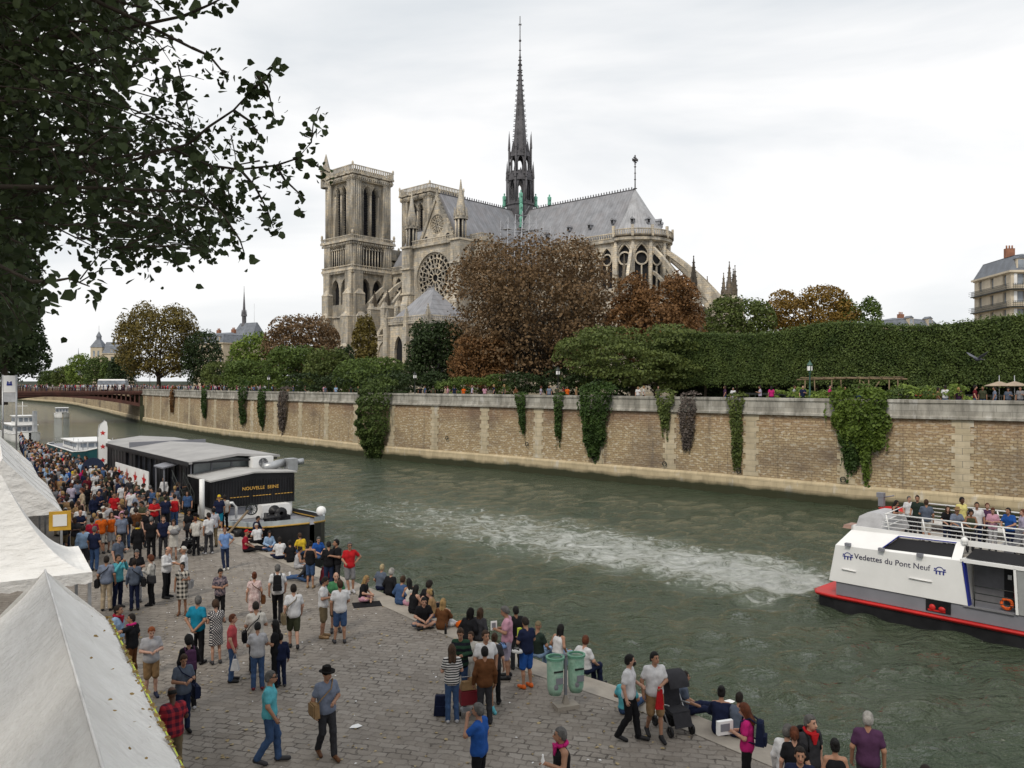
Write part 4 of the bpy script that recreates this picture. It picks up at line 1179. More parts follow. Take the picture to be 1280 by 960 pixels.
def hedge():
 rs = np.random.RandomState(50)
 pts = [(px, Y) for px, Y in ((826, 99), (900, 93), (1000, 86), (1100, 79.5), (1200, 74), (1300, 69), (1420, 63))]
 path = Path(catmull([((px - 640) / FPX * Y, Y) for px, Y in pts], 6))
 Ln = path.s[-1]
 root = empty('hedge', (path.p[0].x, path.p[0].y, ISLE)); tag(root, 'long tall clipped green hedge of trained lime trees along the river wall', 'hedge')
 o = np.array([path.p[0].x, path.p[0].y, ISLE])
 sg = 1.0 if path.at(5)[2].dot(Vector((-1, -1))) > 0 else -1.0
 def topz(s): return 14.55 + .28 * math.sin(s * .35) + .3 * math.exp(-((s - 22) / 6) ** 2)
 P = []; Nn = []
 n1, n2 = 46000, 20000
 for k in range(n1):
  s = rs.rand() * Ln; p, d, nn = path.at(s); z = 8.95 + .5 * rs.rand() ** 2 * rs.choice([-1, 1]) + (topz(s) - 8.95) * rs.rand()
  bul = .10 * math.sin(s * 2.1 + z * 1.3) * math.sin(z * 1.9 - s * .7) + rs.normal(0, .09)
  q = p + nn * (sg * (1.6 + bul)); P.append((q.x, q.y, z)); Nn.append((nn.x * sg, nn.y * sg, .35))
 for k in range(n2):
  s = rs.rand() * Ln; p, d, nn = path.at(s); u = rs.uniform(-1.6, 1.7)
  z = topz(s) + rs.normal(.03, .08) + (.35 * rs.rand() if rs.rand() < .12 else 0); q = p + nn * (sg * u); P.append((q.x, q.y, z)); Nn.append((nn.x * sg * .3, nn.y * sg * .3, 1))
 V, F = leaf_quads(np.array(P) - o, np.array(Nn), .21, rs, .6, .75)
 link('crown', np_mesh('crown', V, F, leaf_mat('leaves_lime', *PAL['lime'])), root)
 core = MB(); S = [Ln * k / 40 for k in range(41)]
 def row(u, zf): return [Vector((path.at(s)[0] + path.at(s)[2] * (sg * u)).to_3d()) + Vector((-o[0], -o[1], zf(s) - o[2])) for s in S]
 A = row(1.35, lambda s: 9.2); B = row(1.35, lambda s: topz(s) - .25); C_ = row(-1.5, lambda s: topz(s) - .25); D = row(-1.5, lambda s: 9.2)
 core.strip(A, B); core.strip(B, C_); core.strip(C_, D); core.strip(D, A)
 core.build('dark_core', [varied('hedge_core', (.016, .022, .009), .95, .5, 3)], root)  # added solid core behind the leaves, coloured dark like shaded depth
 for k in range(14):
  p = path.at(1.5 + k * 4.6)[0]; t = MB()
  limb(t, (p.x - o[0], p.y - o[1], -.2), (p.x - o[0] + .1, p.y - o[1], 2.6), .2, .15, rs, .03, 4, 7)
  t.build('trunk', [M['bark']], root)
 return path, sg
HP, HS = hedge()
def low_hedge():
 rs = np.random.RandomState(51); P = []; Nn = []; o = HP.p[0]; Ln = HP.s[-1]
 for k in range(9000):
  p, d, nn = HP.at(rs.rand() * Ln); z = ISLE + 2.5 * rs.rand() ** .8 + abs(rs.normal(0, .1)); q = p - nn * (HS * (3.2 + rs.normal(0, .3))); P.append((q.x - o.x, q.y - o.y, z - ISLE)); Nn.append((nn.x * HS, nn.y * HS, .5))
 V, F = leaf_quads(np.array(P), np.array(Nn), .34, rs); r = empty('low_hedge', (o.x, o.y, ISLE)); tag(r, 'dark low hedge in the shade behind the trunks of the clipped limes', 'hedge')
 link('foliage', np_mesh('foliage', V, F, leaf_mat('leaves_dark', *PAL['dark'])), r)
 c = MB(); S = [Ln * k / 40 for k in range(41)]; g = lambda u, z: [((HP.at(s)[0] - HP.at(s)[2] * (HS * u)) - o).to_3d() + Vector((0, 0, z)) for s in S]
 c.strip(g(3.3, 0), g(3.3, 2.2)); c.strip(g(3.3, 2.2), g(4.3, 2.2)); c.build('dark_core', [bpy.data.materials['hedge_core']], r)  # dark filler sheets added inside the low row as well
low_hedge()
def shrub(name, label, px, Y, w, h, pal, n=700, leaf=.25, base=ISLE, seed=0, group=None, d=None, cat='shrub'):
 rs = np.random.RandomState(seed)
 x = (px - 640) / FPX * Y
 P, N, C = lump_points(rs, w / 2, (d or w) / 2, h * .55, 9, n, .42)
 P[:, 2] = P[:, 2] + h * .48
 V, F = leaf_quads(P, N, leaf, rs)
 o = link(name, np_mesh(name, V, F, leaf_mat('leaves_' + pal, *PAL[pal])), None, (x, Y, base))
 return tag(o, label, cat, group)
for k, (px, w, h, pal, what) in enumerate(((968, 2.2, 1.25, 'bright', 'yellow-green low shrub just left of the green lamp post'), (1012, 2.6, 1.3, 'bright', 'yellow-green low shrub under the left of the wooden pergola'),
  (1050, 2.6, 1.5, 'green', 'green low shrub under the right of the wooden pergola'), (1100, 3.0, 1.4, 'bright', 'yellow-green low shrub behind the large trailing ivy'),
  (1140, 3.0, 1.35, 'lime', 'green low shrub below the red parasol'), (1172, 2.4, 1.45, 'bright', 'yellow-green low shrub right of the red parasol'))):
 p = WALL.at(WALL.s_of_px(px), -SGN * 2.6)[0]
 shrub('shrub', what, 640 + p.x / p.y * FPX, p.y, w * 1.5, h * 1.25, pal, 1500, .2, seed=60 + k, group='low shrubs behind the parapet')
for k, (px, Y, w, h, pal, what) in enumerate(((520, 106, 7, 2.2, 'dark', 'dark low hedge bush behind the wall right of the round ivy'), (600, 104, 8, 2.0, 'green', 'green low bush behind the wall below the rust tree'), (680, 101, 8, 2.3, 'dark', 'dark low bush around the black lamp post'),
  (745, 97, 6, 2.0, 'dark', 'dark low bush behind the largest hanging ivy'), (402, 128, 9, 2.4, 'dark', 'dark low bush behind the wall below the cathedral tower'), (330, 150, 9, 2.2, 'green', 'green low bush behind the pair of narrow ivies'), (470, 118, 8, 2.6, 'dark', 'dark low bush behind the round ivy'), (845, 100, 8, 2.4, 'dark', 'dark low bush under the left end of the clipped hedge'))):
 shrub('shrub', what, px, Y, w * 1.3, h * 1.6, pal, 2800, .34, seed=70 + k, d=4, group='low bushes behind the wall')
def ivy(label, px, zt, zb, wt, wb, bulge, pal, n, shift=0.0, leaf=.24, seed=0, over=.3, shape=1.0, name='ivy'):
 rs = np.random.RandomState(seed)
 s0 = WALL.s_of_px(px)
 P = []; Nn = []
 c = WALL.at(s0, 0)[0]; o = np.array([c.x, c.y, zt])
 ph = rs.rand(4) * 6
 for k in range(n):
  t = rs.rand() ** .8
  w = (wt + (wb - wt) * t ** shape) * (1 + .14 * math.sin(7 * t + ph[0]) + .10 * math.sin(17 * t + ph[1]))
  u = rs.uniform(-1, 1); 
  if rs.rand() < .5: u = math.copysign(abs(u) ** .7, u)
  tz = t + .05 * rs.normal() * (1 if u > 0 else .7)
  z = zt + over * (1 - abs(u)) * (rs.rand() if t < .08 else 0) - (zt - zb) * min(max(tz, 0), 1.06)
  prof = max(0.0, 1 - u * u) ** .5 * (math.sin(PI * min(1, (t * .82 + .14))) ** .7)
  out = .08 + bulge * prof * (1 + .20 * math.sin(3.1 * z + 6 * u + ph[2]) * math.sin(4.3 * u - 1.7 * z + ph[3])) + abs(rs.normal(0, .10))
  s = s0 + u * w / 2 + shift * t
  p, d, nn = WALL.at(s, SGN * out)
  P.append((p.x, p.y, z)); Nn.append((nn.x * SGN + d.x * u * .6, nn.y * SGN + d.y * u * .6, .5))
 ns = 10 + n // 160
 for q in range(ns):
  u = rs.uniform(-1, 1); t0 = rs.rand() ** .6; w = wt + (wb - wt) * t0 ** shape; ln = (.4 + 1.1 * rs.rand()) * min(1, (zt - zb) / 3); z0 = zt - (zt - zb) * t0; s = s0 + u * w * .58 + shift * t0
  for k in range(9):
   p, d, nn = WALL.at(s + rs.normal(0, .05), SGN * (.09 + bulge * .3 * (1 - t0) + abs(rs.normal(0, .05)))); P.append((p.x, p.y, max(z0 - ln * k / 9, .25))); Nn.append((nn.x * SGN, nn.y * SGN, .3))
 m = n // 7
 for k in range(m):
  u = rs.uniform(-1, 1); p = WALL.at(s0 + u * wt / 2 * .95, SGN * rs.uniform(-.6, .15))[0]
  P.append((p.x, p.y, zt + abs(rs.normal(0, .10 + over * .35)) * (1 - u * u * .8))); Nn.append((0, 0, 1))
 V, F = leaf_quads(np.array(P) - o, np.array(Nn), leaf, rs, .8, .95, .55)
 ob = link(name, np_mesh(name, V, F, leaf_mat('leaves_' + pal, *PAL[pal])), None, tuple(o))
 return tag(ob, label, 'ivy', 'plants hanging down the river wall')
ivy('big round green ivy bulging over the wall down to the water', 476, 8.9, .2, 5.8, 1.9, 2.6, 'lime', 8500, .6, .25, 80, 1.1, 1.3)
ivy('broad dark ivy tapering to a point below the hanging pair', 747, 8.55, 2.5, 4.2, .9, .9, 'ivy', 4600, .3, .23, 81, .7, 1.2)
ivy('small pointed green ivy right of the pale lamp stain on the wall', 651, 7.95, 4.3, 1.5, .25, .15, 'ivy', 1000, -.5, .2, 82, .05)
ivy('narrow dark ivy between the small pointed one and the broad one', 700, 7.95, 4.0, 1.15, .5, .25, 'ivy', 900, .1, .2, 83, .05)
ivy('short shaggy green ivy just left of the dry grey creeper', 833, 8.25, 5.2, 1.8, .6, .35, 'olive', 900, 0, .2, 84, .3)
ivy('dry grey leafless creeper hanging between two green ivies', 862, 8.1, 3.6, 1.9, .7, .35, 'dry', 1300, .2, .17, 85, .15)
ivy('thin ragged green ivy hanging from the parapet right of the dry creeper', 921, 8.05, 2.3, 1.5, .6, .22, 'olive', 1300, -.1, .2, 86, .1, .6)
ivy('wide bright green ivy hanging in two tongues near the tour boat', 1073, 8.25, 4.3, 4.5, 2.6, .65, 'ivybright', 3800, -.5, .22, 87, .45, 1.0)
ivy('longest left tongue of the bright ivy pair above the tour boat', 1062, 5.8, 2.7, 1.9, .6, .35, 'ivy', 900, -.2, .2, 91, 0)
ivy('thin right tongue of the bright ivy pair above the tour boat', 1082, 5.6, 2.2, 1.1, .3, .3, 'ivybright', 650, -.1, .2, 92, 0)
ivy('reddish dry ivy nearest the iron bridge on the wall', 217, 8.1, 3.6, 2.4, .9, .4, 'rust', 700, .4, .3, 88)
ivy('narrow green ivy second from the iron bridge on the wall', 257, 8.2, 3.5, 2.3, 1.3, .4, 'ivy', 800, 0, .3, 89)
ivy('long yellow-topped green ivy left of its shorter twin', 306, 8.9, 3.0, 2.6, 1.3, .6, 'ivy', 1200, .2, .28, 90, .9)
ivy('dark green ivy right of the yellow-topped one', 329, 8.0, 2.9, 2.1, 1.0, .5, 'ivy', 1000, 0, .28, 93)
ivy('brown dry creeper hanging between the dark ivy pair and the big round ivy', 357, 8.3, 2.4, 2.8, 1.2, .5, 'dry', 1500, .8, .22, 94, .3)
def poplar():
 rs = np.random.RandomState(21)
 base = (-7.6, 4.2)
 root = empty('poplar_tree', (base[0], base[1], QUAY)); tag(root, 'dark leafy poplar branches hanging over the scene at the top left', 'tree')
 o = Vector((base[0], base[1], QUAY))
 mb = MB(); limb(mb, (0, 0, -.2), (.5, .6, 10.5), .34, .2, rs, .02, 8, 10); mb.build('trunk', [M['bark']], root)
 poly = [(-160, -120), (262, -120), (286, -20), (283, 2), (244, 20), (252, 52), (236, 70), (258, 98), (248, 130), (272, 150), (262, 178), (300, 196), (322, 238), (308, 272), (304, 312), (282, 322), (246, 332), (214, 322), (176, 350), (146, 342),
   (150, 304), (118, 281), (88, 283), (66, 302), (42, 318), (36, 345), (60, 380), (50, 412), (30, 440), (-160, 470)]
 def inside(x, y):
  c = False; n = len(poly)
  for i in range(n):
   (x1, y1), (x2, y2) = poly[i], poly[(i + 1) % n]
   if (y1 > y) != (y2 > y) and x < (x2 - x1) * (y - y1) / (y2 - y1) + x1: c = not c
  return c
 br = MB(); P = []; T = []
 def twig(pts, r0, r1, nl, spread=.16, sz=1.0):
  br.tube(pts, r0, 5, r2=r1)
  for k in range(int(nl * 1.6)):
   t = rs.rand() ** .8 * (len(pts) - 1); i = min(int(t), len(pts) - 2)
   p = Vector(pts[i]).lerp(Vector(pts[i + 1]), t - i) + Vector(rs.normal(0, spread, 3)) * .6 + Vector((0, 0, -abs(rs.normal(0, spread * .5))))
   P.append(p)
 A = lambda px, py, Y: at_depth(px, py, Y) - o
 nt = 0
 while nt < 960:
  px = rs.uniform(-150, 330); py = rs.uniform(-110, 450)
  if not inside(px, py): continue
  dens = 1.0 if px < 110 else max(.22, 1.0 - (px - 100) / 200)
  if py > 170 and px > 110: dens = max(dens, .62 - max(0, px - 250) / 300)
  if rs.rand() > dens: continue
  nt += 1
  Y = rs.uniform(5.4, 9.0)
  p = A(px, py, Y); dv = Vector((rs.normal(.25, .25), rs.normal(0, .3), rs.normal(-.1, .2)))
  pts = [p - dv, p - dv * .4 + Vector((0, 0, .04)), p]
  br.tube(pts, .007, 4, r2=.003)
  m = rs.randint(11, 24)
  for k in range(m):
   P.append(p - dv * rs.rand() * .9 + Vector(rs.normal(0, .10, 3)))
 tw = [([(215, 186), (262, 207), (300, 212), (345, 207), (372, 198), (389, 178), (392, 150), (400, 133)], 6.6, 46), ([(372, 198), (395, 207), (412, 216)], 6.6, 9), ([(345, 207), (356, 225), (372, 240), (382, 250)], 6.6, 18),
  ([(300, 212), (318, 232), (334, 262), (342, 285)], 6.5, 34), ([(236, 180), (262, 158), (292, 138), (314, 114), (322, 95)], 6.3, 30), ([(292, 138), (310, 150), (324, 168), (318, 185)], 6.3, 20), ([(314, 114), (332, 98), (348, 76)], 6.3, 16), ([(322, 95), (334, 108), (343, 146)], 6.2, 18),
  ([(240, 60), (262, 70), (280, 92), (286, 100)], 6.0, 16), ([(250, 240), (280, 270), (300, 300), (306, 318)], 6.0, 22), ([(40, 352), (64, 352), (86, 348), (112, 358)], 4.6, 16), ([(230, 20), (262, 6), (285, -6)], 6, 12), ([(262, 207), (280, 240), (290, 262)], 6.4, 20)]
 for pix, Y, nl in tw:
  pts = [A(x, y, Y + .02 * i) for i, (x, y) in enumerate(pix)]
  twig(pts, .013, .004, nl, .085)
 for tgt in ((150, 60, 7), (120, 180, 8), (215, 186, 6.6), (236, 180, 6.3), (60, 280, 7), (200, 260, 7), (180, 10, 6.5), (20, 120, 8), (60, 30, 7), (40, 352, 4.6), (230, 20, 6), (240, 60, 6), (250, 240, 6)):
  limb(br, (.4, .5, 6.0 + rs.rand() * 4), A(*tgt), .042, .010, rs, .08, 8, 6)
 br.build('branch', [M['bark']], root)
 P = np.array([tuple(p) for p in P])
 V, F = leaf_quads(P, np.tile(np.array([[0, -.6, .35]]), (len(P), 1)), .056, rs, near=True, jitter=.85, size_var=.45)
 link('leaves', np_mesh('leaves', V, F, leaf_mat('leaves_poplar', *PAL['poplar'], trans=.10)), root)
 Q, N, C = lump_points(rs, 6.8, 5.6, 4.4, 30, 13000, .3)  # unseen crown mass added above the camera to shade the hanging leaves
 Q += np.array([.6, .4, 12.6])
 W = Q + np.array(o)
 ok = ~((W[:, 1] > -.2) & (np.abs(W[:, 0] / np.maximum(W[:, 1], .3)) < .80) & (np.abs((W[:, 2] - EYE) / np.maximum(W[:, 1], .3)) < .62))
 Q, N = Q[ok], N[ok]
 V, F = leaf_quads(Q, N, .19, rs, near=True)
 link('crown', np_mesh('crown', V, F, leaf_mat('leaves_poplar', *PAL['poplar'])), root)
 deep = []
 while len(deep) < 2600:
  px = rs.uniform(-170, 270); py = rs.uniform(-130, 440)
  if inside(px + 45 * rs.rand(), py) and inside(px, py) and rs.rand() < min(1.0, max(.12, (200 - px) / 190)): deep.append(tuple(A(px, py, rs.uniform(9.5, 13))))
 deep = np.array(deep)
 V, F = leaf_quads(deep, np.tile(np.array([[0, -.4, .4]]), (len(deep), 1)), .2, rs, near=True)
 link('leaves', np_mesh('leaves', V, F, M['leaves_poplar']), root)
poplar()
# ================================================================== bridge, buildings, garden furniture
def text_mesh(txt, size, ext=.004, shear=0.0, bold=0.0, space=1.0):
 cu = bpy.data.curves.new('lettering', 'FONT'); cu.body = txt; cu.size = size; cu.extrude = ext; cu.shear = shear; cu.offset = bold
 cu.align_x = 'CENTER'; cu.align_y = 'CENTER'; cu.space_character = space
 o = bpy.data.objects.new('lettering', cu); COL.objects.link(o)
 dg = bpy.context.evaluated_depsgraph_get()
 me = bpy.data.meshes.new_from_object(o.evaluated_get(dg))
 bpy.data.objects.remove(o)
 return me
def lettering(txt, size, mat, parent, M4, **kw):
 me = text_mesh(txt, size, **kw); me.materials.clear(); me.materials.append(mat)
 o = link('lettering', me, parent); o.matrix_local = M4; o['kind'] = 'stuff'; return o
def frame_mat(o, x, y, z=(0, 0, 1)):
 """matrix with columns x,y,(x cross y) and origin o"""
 x = Vector(x).normalized(); y = Vector(y).normalized(); zz = x.cross(y)
 return Matrix(((x.x, y.x, zz.x, o[0]), (x.y, y.y, zz.y, o[1]), (x.z, y.z, zz.z, o[2]), (0, 0, 0, 1)))
M['rust_iron'] = varied('bridge_iron', (.085, .036, .028), .7, .35, .8, .2)
M['pale_wall'] = varied('pale_render', (.52, .45, .34), .9, .15, .4, .2)
M['cream_wall'] = varied('cream_stone', (.58, .51, .40), .9, .2, .35, .2)
M['slate'] = varied('slate_roof', (.15, .165, .19), .6, .3, .8, .3)
M['window'] = varied('window_glass', (.22, .25, .29), .2, .45, .6, 0, .6)
M['white_paint'] = varied('white_paint', (.78, .78, .77), .45, .06, .7)
M['grey_paint'] = varied('grey_paint', (.20, .205, .23), .45, .12, .8)
M['black_paint'] = varied('black_paint', (.014, .014, .016), .45, .4, 1.2, .1)
M['red_paint'] = varied('red_paint', (.48, .022, .02), .4, .2, .8)
M['blue_paint'] = varied('blue_paint', (.02, .03, .22), .4, .2, .8)
M['steel'] = varied('steel', (.38, .39, .40), .4, .2, 2, 0, .5, .6)
M['wood'] = varied('weathered_wood', (.20, .145, .09), .85, .3, 2.5, .3)
M['chimney'] = varied('chimney_brick', (.28, .13, .08), .9, .25, 1.5, .3)
M['skin0'] = None
def bridge():
 A = Vector((-84.0, 182.5)); B = Vector((-127.0, 177.5)); ax = B - A; Ln = ax.length; ax.normalize()
 nr = Vector((-ax.y, ax.x));  nr = nr if nr.y > 0 else -nr
 root = empty('iron_bridge', (A.x, A.y, 0)); tag(root, 'reddish brown iron arch bridge over the river at the left, crowded with people', 'bridge')
 W_ = 15.0
 def Pt(t, w, z): p = ax * (t * Ln) + nr * (w * W_); return (p.x, p.y, z)
 soff = lambda t: 6.15 - 2.5 * (abs(t - .5) * 2) ** 2
 N = 36
 ar = MB()
 for w0 in (0, .25, .5, .75, 1.0):
  w1 = w0 + .03
  lo0 = [Pt(k / N, w0, soff(k / N)) for k in range(N + 1)]; hi0 = [Pt(k / N, w0, soff(k / N) + .75) for k in range(N + 1)]
  lo1 = [Pt(k / N, w1, soff(k / N)) for k in range(N + 1)]; hi1 = [Pt(k / N, w1, soff(k / N) + .75) for k in range(N + 1)]
  ar.strip(lo0, hi0); ar.strip(lo1, hi1); ar.strip(lo0, lo1); ar.strip(hi0, hi1)
 a = ar.build('arch_ribs', [M['rust_iron']], root); a['kind'] = 'stuff'
 ang = math.atan2(ax.y, ax.x)
 dk = MB(); c = ax * (Ln / 2) + nr * (W_ / 2); dk.box(c.x, c.y, 6.98, Ln + 1, W_ + .4, .55, ang)
 c = ax * (Ln / 2) - nr * .25; dk.box(c.x, c.y, 7.2, Ln + 1, .25, .35, ang); dk.box(c.x, c.y, 6.72, Ln + 1, .2, .14, ang)
 dk.build('deck', [M['rust_iron']], root)
 sp = MB()
 for k in range(1, 44):
  t = k / 44
  if soff(t) + .75 < 6.6:
   p = Vector(Pt(t, .012, 0)); sp.box(p.x, p.y, (soff(t) + .7 + 6.75) / 2, .28, .35, 6.75 - soff(t) - .6, ang)
 o = sp.build('spandrel_posts', [M['rust_iron']], root); o['kind'] = 'stuff'
 for w in (-.012, 1.01):
  rl = MB()
  for z in (7.45, 7.9, 8.35): q = ax * (Ln / 2) + nr * (w * W_); rl.box(q.x, q.y, z, Ln + 1, .08, .08, ang)
  for k in range(70):
   p = Vector(Pt((k + .5) / 70, w, 0)); rl.box(p.x, p.y, 7.85, .06 if k % 5 else .16, .06, 1.0, ang)
  rl.build('railing', [M['rust_iron']], root)['kind'] = 'stuff'
 for t in (-.02, 1.02):
  ab = MB(); p = ax * (t * Ln) + nr * (W_ / 2); ab.box(p.x, p.y, 2.2, 3.0, W_ + 1.2, 8, ang); ab.lathe((ax * (t * Ln) - nr * .6).x, (ax * (t * Ln) - nr * .6).y, [(1.5, -1.5), (1.5, 3.9), (.2, 4.6)], 12)
  ab.build('abutment', [M['plinth']], root)
 return root, A, ax, nr, Ln, W_
BR, BA, BAX, BNR, BLEN, BW = bridge()
def windows_facade(mb, o, da, nr, width, z0, floors, fh, cols, hw, wh, mi=0, sill=.9):
 """floors of rectangular windows with frames"""
 o = Vector(o); d = Vector(da)
 for f in range(floors):
  zb = z0 + f * fh
  ops = [(width * (c + .5) / cols, hw, zb + sill, zb + sill + wh, zb + sill + wh) for c in range(cols)]
  mb.wall(o, da, nr, width, zb, zb + fh, ops, .35, mi, 1, K=1)
def house(label, px, Y, w, dpt, base, eave, ridge, floors, cols, rz=0.0, walls='cream_wall', chim=2, balc=False, name='town_house', dorm=2, mi_roof='slate', side_cols=2):
 x = (px - 640) / FPX * Y
 root = empty(name, (x, Y, base), rz); tag(root, label, 'building')
 mb = MB(); h = eave - base; fh = h / floors
 hw = w / 2; hd = dpt / 2
 for (sx, sy), da, nr in FACES:
  wd = w if da[0] else dpt; cc = cols if da[0] else side_cols
  windows_facade(mb, (sx * hw, sy * hd), da, nr, wd, 0, floors, fh, cc, .62, min(2.0, fh * .62))
 for f in range(1, floors + 1): mb.box(0, 0, f * fh - .12, w + .35, dpt + .35, .24)
 mb.box(0, 0, h + .1, w + .9, dpt + .9, .35)
 mb.build('wall', [M[walls], M['window']], root)
 sh = MB()
 for f in range(floors):
  for c in range(cols):
   for e in (-.95, .95):
    sh.box(-hw + w * (c + .5) / cols + e * 1.0, -hd - .05, f * fh + .9 + min(2.0, fh * .62) / 2, .5, .08, min(2.0, fh * .62))
 if balc: sh.build('shutters', [M['white_paint']], root)['kind'] = 'stuff'
 rf = MB(); rf.frustum(0, 0, h + .27, w + .4, dpt + .4, w - 2.2, dpt - 2.2, (ridge - eave) * .72); rf.frustum(0, 0, h + .27 + (ridge - eave) * .72, w - 2.0, dpt - 2.0, w * .5, .3, (ridge - eave) * .28)
 r = rf.build('roof', [M[mi_roof]], root)
 for k in range(chim):
  c = MB(); xx = -hw + w * (k + .5) / chim; c.box(xx, .6, ridge - base - .4, 1.6, .9, 3.6); 
  for q in (-.5, 0, .5): c.tube([(xx + q, .6, ridge - base + 1.3), (xx + q, .6, ridge - base + 2.0)], .14, 6)
  c.build('chimney', [M['chimney']], r)
 for k in range(dorm):
  dm = MB(); xx = -hw + w * (k + .5) / dorm; zz = h + .5
  dm.box(xx, -hd + .9, zz + .95, 1.5, 1.8, 1.9, 0, 0); dm.box(xx, -hd - .02, zz + .95, 1.0, .08, 1.5, 0, 1)
  dm.slab([(xx - .95, -hd - .1, zz + 1.9), (xx, -hd - .1, zz + 2.5), (xx + .95, -hd - .1, zz + 1.9)], (0, 1.9, 0), 2)
  dm.build('dormer', [M[walls], M['window'], M[mi_roof]], r)
 if balc:
  for f in (floors - 1, floors - 2, floors - 4):
   b = MB(); z = f * fh
   b.box(0, -hd - .5, z, w + .6, 1.0, .18); b.box(-hw - .4, 0, z, .8, dpt, .18)
   for q in (.35, .7, 1.0): b.box(0, -hd - .95, z + q, w + .6, .05, .05); b.box(-hw - .75, 0, z + q, .05, dpt + 1.6, .05)
   for k in range(int(w / .3)): b.box(-hw + k * .3, -hd - .95, z + .5, .05, .05, 1.0)
   for k in range(int(dpt / .3)): b.box(-hw - .75, -hd + k * .3, z + .5, .05, .05, 1.0)
   b.build('balcony', [M['dark_iron']], root)['kind'] = 'stuff'
 return root
house('tall cream apartment house with balconies and a slate attic at the right', 1312, 150, 20.5, 14, ISLE, 29.2, 33.2, 7, 6, R(-6), 'cream_wall', 3, True, 'apartment_building', 6, side_cols=3)
house('low pale rooftops just showing over the clipped hedge', 1128, 215, 13, 12, ISLE, 23.8, 26.4, 5, 5, R(20), 'pale_wall', 1, name='low_building', dorm=2)
house('long pale palace block with dormers behind the trees at the left', 281, 285, 16, 14, ISLE, 23.0, 27.0, 4, 5, R(-32), 'pale_wall', 2, name='palace_building', dorm=3)
house('pale block far beyond the bridge left of the tawny plane tree', 148, 430, 10, 14, ISLE, 25.0, 30.0, 4, 3, 0, 'pale_wall', 1, dorm=1)
house('far pale block low behind the light green trees beyond the bridge', 92, 560, 26, 12, ISLE, 15.0, 19.0, 3, 6, 0, 'pale_wall', 2, dorm=3)
def chapel():
 Y = 310; x = (311 - 640) / FPX * Y
 root = empty('chapel', (x, Y, ISLE), R(-30)); tag(root, 'blue-grey steep chapel roof with a thin dark spire behind the bright green tree', 'chapel')
 mb = MB(); mb.box(0, 0, 9, 12.5, 9, 18); mb.build('wall', [M['pale_wall']], root)
 r = MB(); r.frustum(0, 0, 18, 13, 9.6, 9.0, .4, 7.6); rf = r.build('roof', [M['slate']], root)
 s = MB(); s.lathe(-2.6, 0, [(1.2, 24.5), (.8, 25.5), (.8, 28.2), (1.15, 28.4), (.62, 29.0), (.1, 38.0), (.06, 40)], 8, 0, False)
 for k in range(8): a = k * PI / 4; s.frustum(-2.6 + .95 * math.cos(a), .95 * math.sin(a), 28.2, .2, .2, .04, .04, 2.6)
 s.build('spire', [M['spire']], rf)
 p = MB(); p.tube([(3.0, 0, 24), (3.0, 0, 33)], .06, 4); p.build('antenna', [M['steel']], rf)
chapel()
def turret():
 Y = 440; x = (126 - 640) / FPX * Y
 root = empty('turreted_building', (x, Y, ISLE)); tag(root, 'far dark-roofed building with a pointed turret beyond the bridge', 'building')
 mb = MB(); mb.box(-1.0, 0, 11, 6.2, 6, 22, 0, 0); mb.box(4.8, 2, 9.5, 6, 8, 19, 0, 0)
 for k in range(2): mb.box(-2.2 + 2.4 * k, -3.02, 18.5, 1.0, .1, 3.2, 0, 1); mb.box(3.6 + 2.4 * k, -2.02, 15, 1.0, .1, 3, 0, 1)
 mb.build('wall', [M['pale_wall'], M['window']], root)
 r = MB(); r.frustum(-1, 0, 22, 6.8, 6.6, 2.2, 2.2, 4.2); r.box(-1, 0, 27, 1.9, 1.9, 1.8); r.frustum(-1, 0, 27.9, 2.3, 2.3, .1, .1, 3.0); r.tube([(-1, 0, 30), (-1, 0, 34)], .08, 4)
 r.frustum(4.8, 2, 19, 6.6, 8.6, 4.5, 2, 6.0); r.box(6.6, 1, 25, .9, .9, 3.4)
 r.build('roof', [M['slate']], root)
turret()
mb = MB(); Yd = 640; mb.lathe((98 - 640) / FPX * Yd, Yd, [(0.5, 7), (.5, 30), (.05, 38)], 6); 
o = mb.build('steeple', [M['slate']]); tag(o, 'very thin far steeple above the light green trees', 'steeple')
mb = MB(); mb.box(-330, 620, 5, 260, 40, 12); kind(mb.build('hills', [varied('far_town', (.10, .115, .10), .95, .3, .05)]), 'structure')
def lamp(label, px, Y, h=4.2, col='dark_iron', base=ISLE):
 x = (px - 640) / FPX * Y
 root = empty('street_lamp', (x, Y, base)); tag(root, label, 'lamp post', 'lamp posts behind the river wall')
 p = MB(); p.lathe(0, 0, [(.20, 0), (.20, .25), (.13, .35), (.12, 1.0), (.075, 1.15), (.06, h - .75), (.11, h - .7), (.05, h - .62)], 10); p.build('post', [M[col]], root)
 l = MB(); l.lathe(0, 0, [(.10, h - .62), (.20, h - .15), (.24, h - .13), (.17, h), (.05, h + .15), (.03, h + .28)], 8, 0, False); lo = l.build('lantern', [M[col]], root)
 g = MB()
 for k in range(4):
  a = k * PI / 2 + PI / 4; g.box(.165 * math.cos(a), .165 * math.sin(a), h - .38, .02, .2, .36, a)
 g.build('glass', [M['white_paint']], lo)['kind'] = 'stuff'
M['green_iron'] = varied('green_iron', (.05, .11, .09), .5, .2, 3)
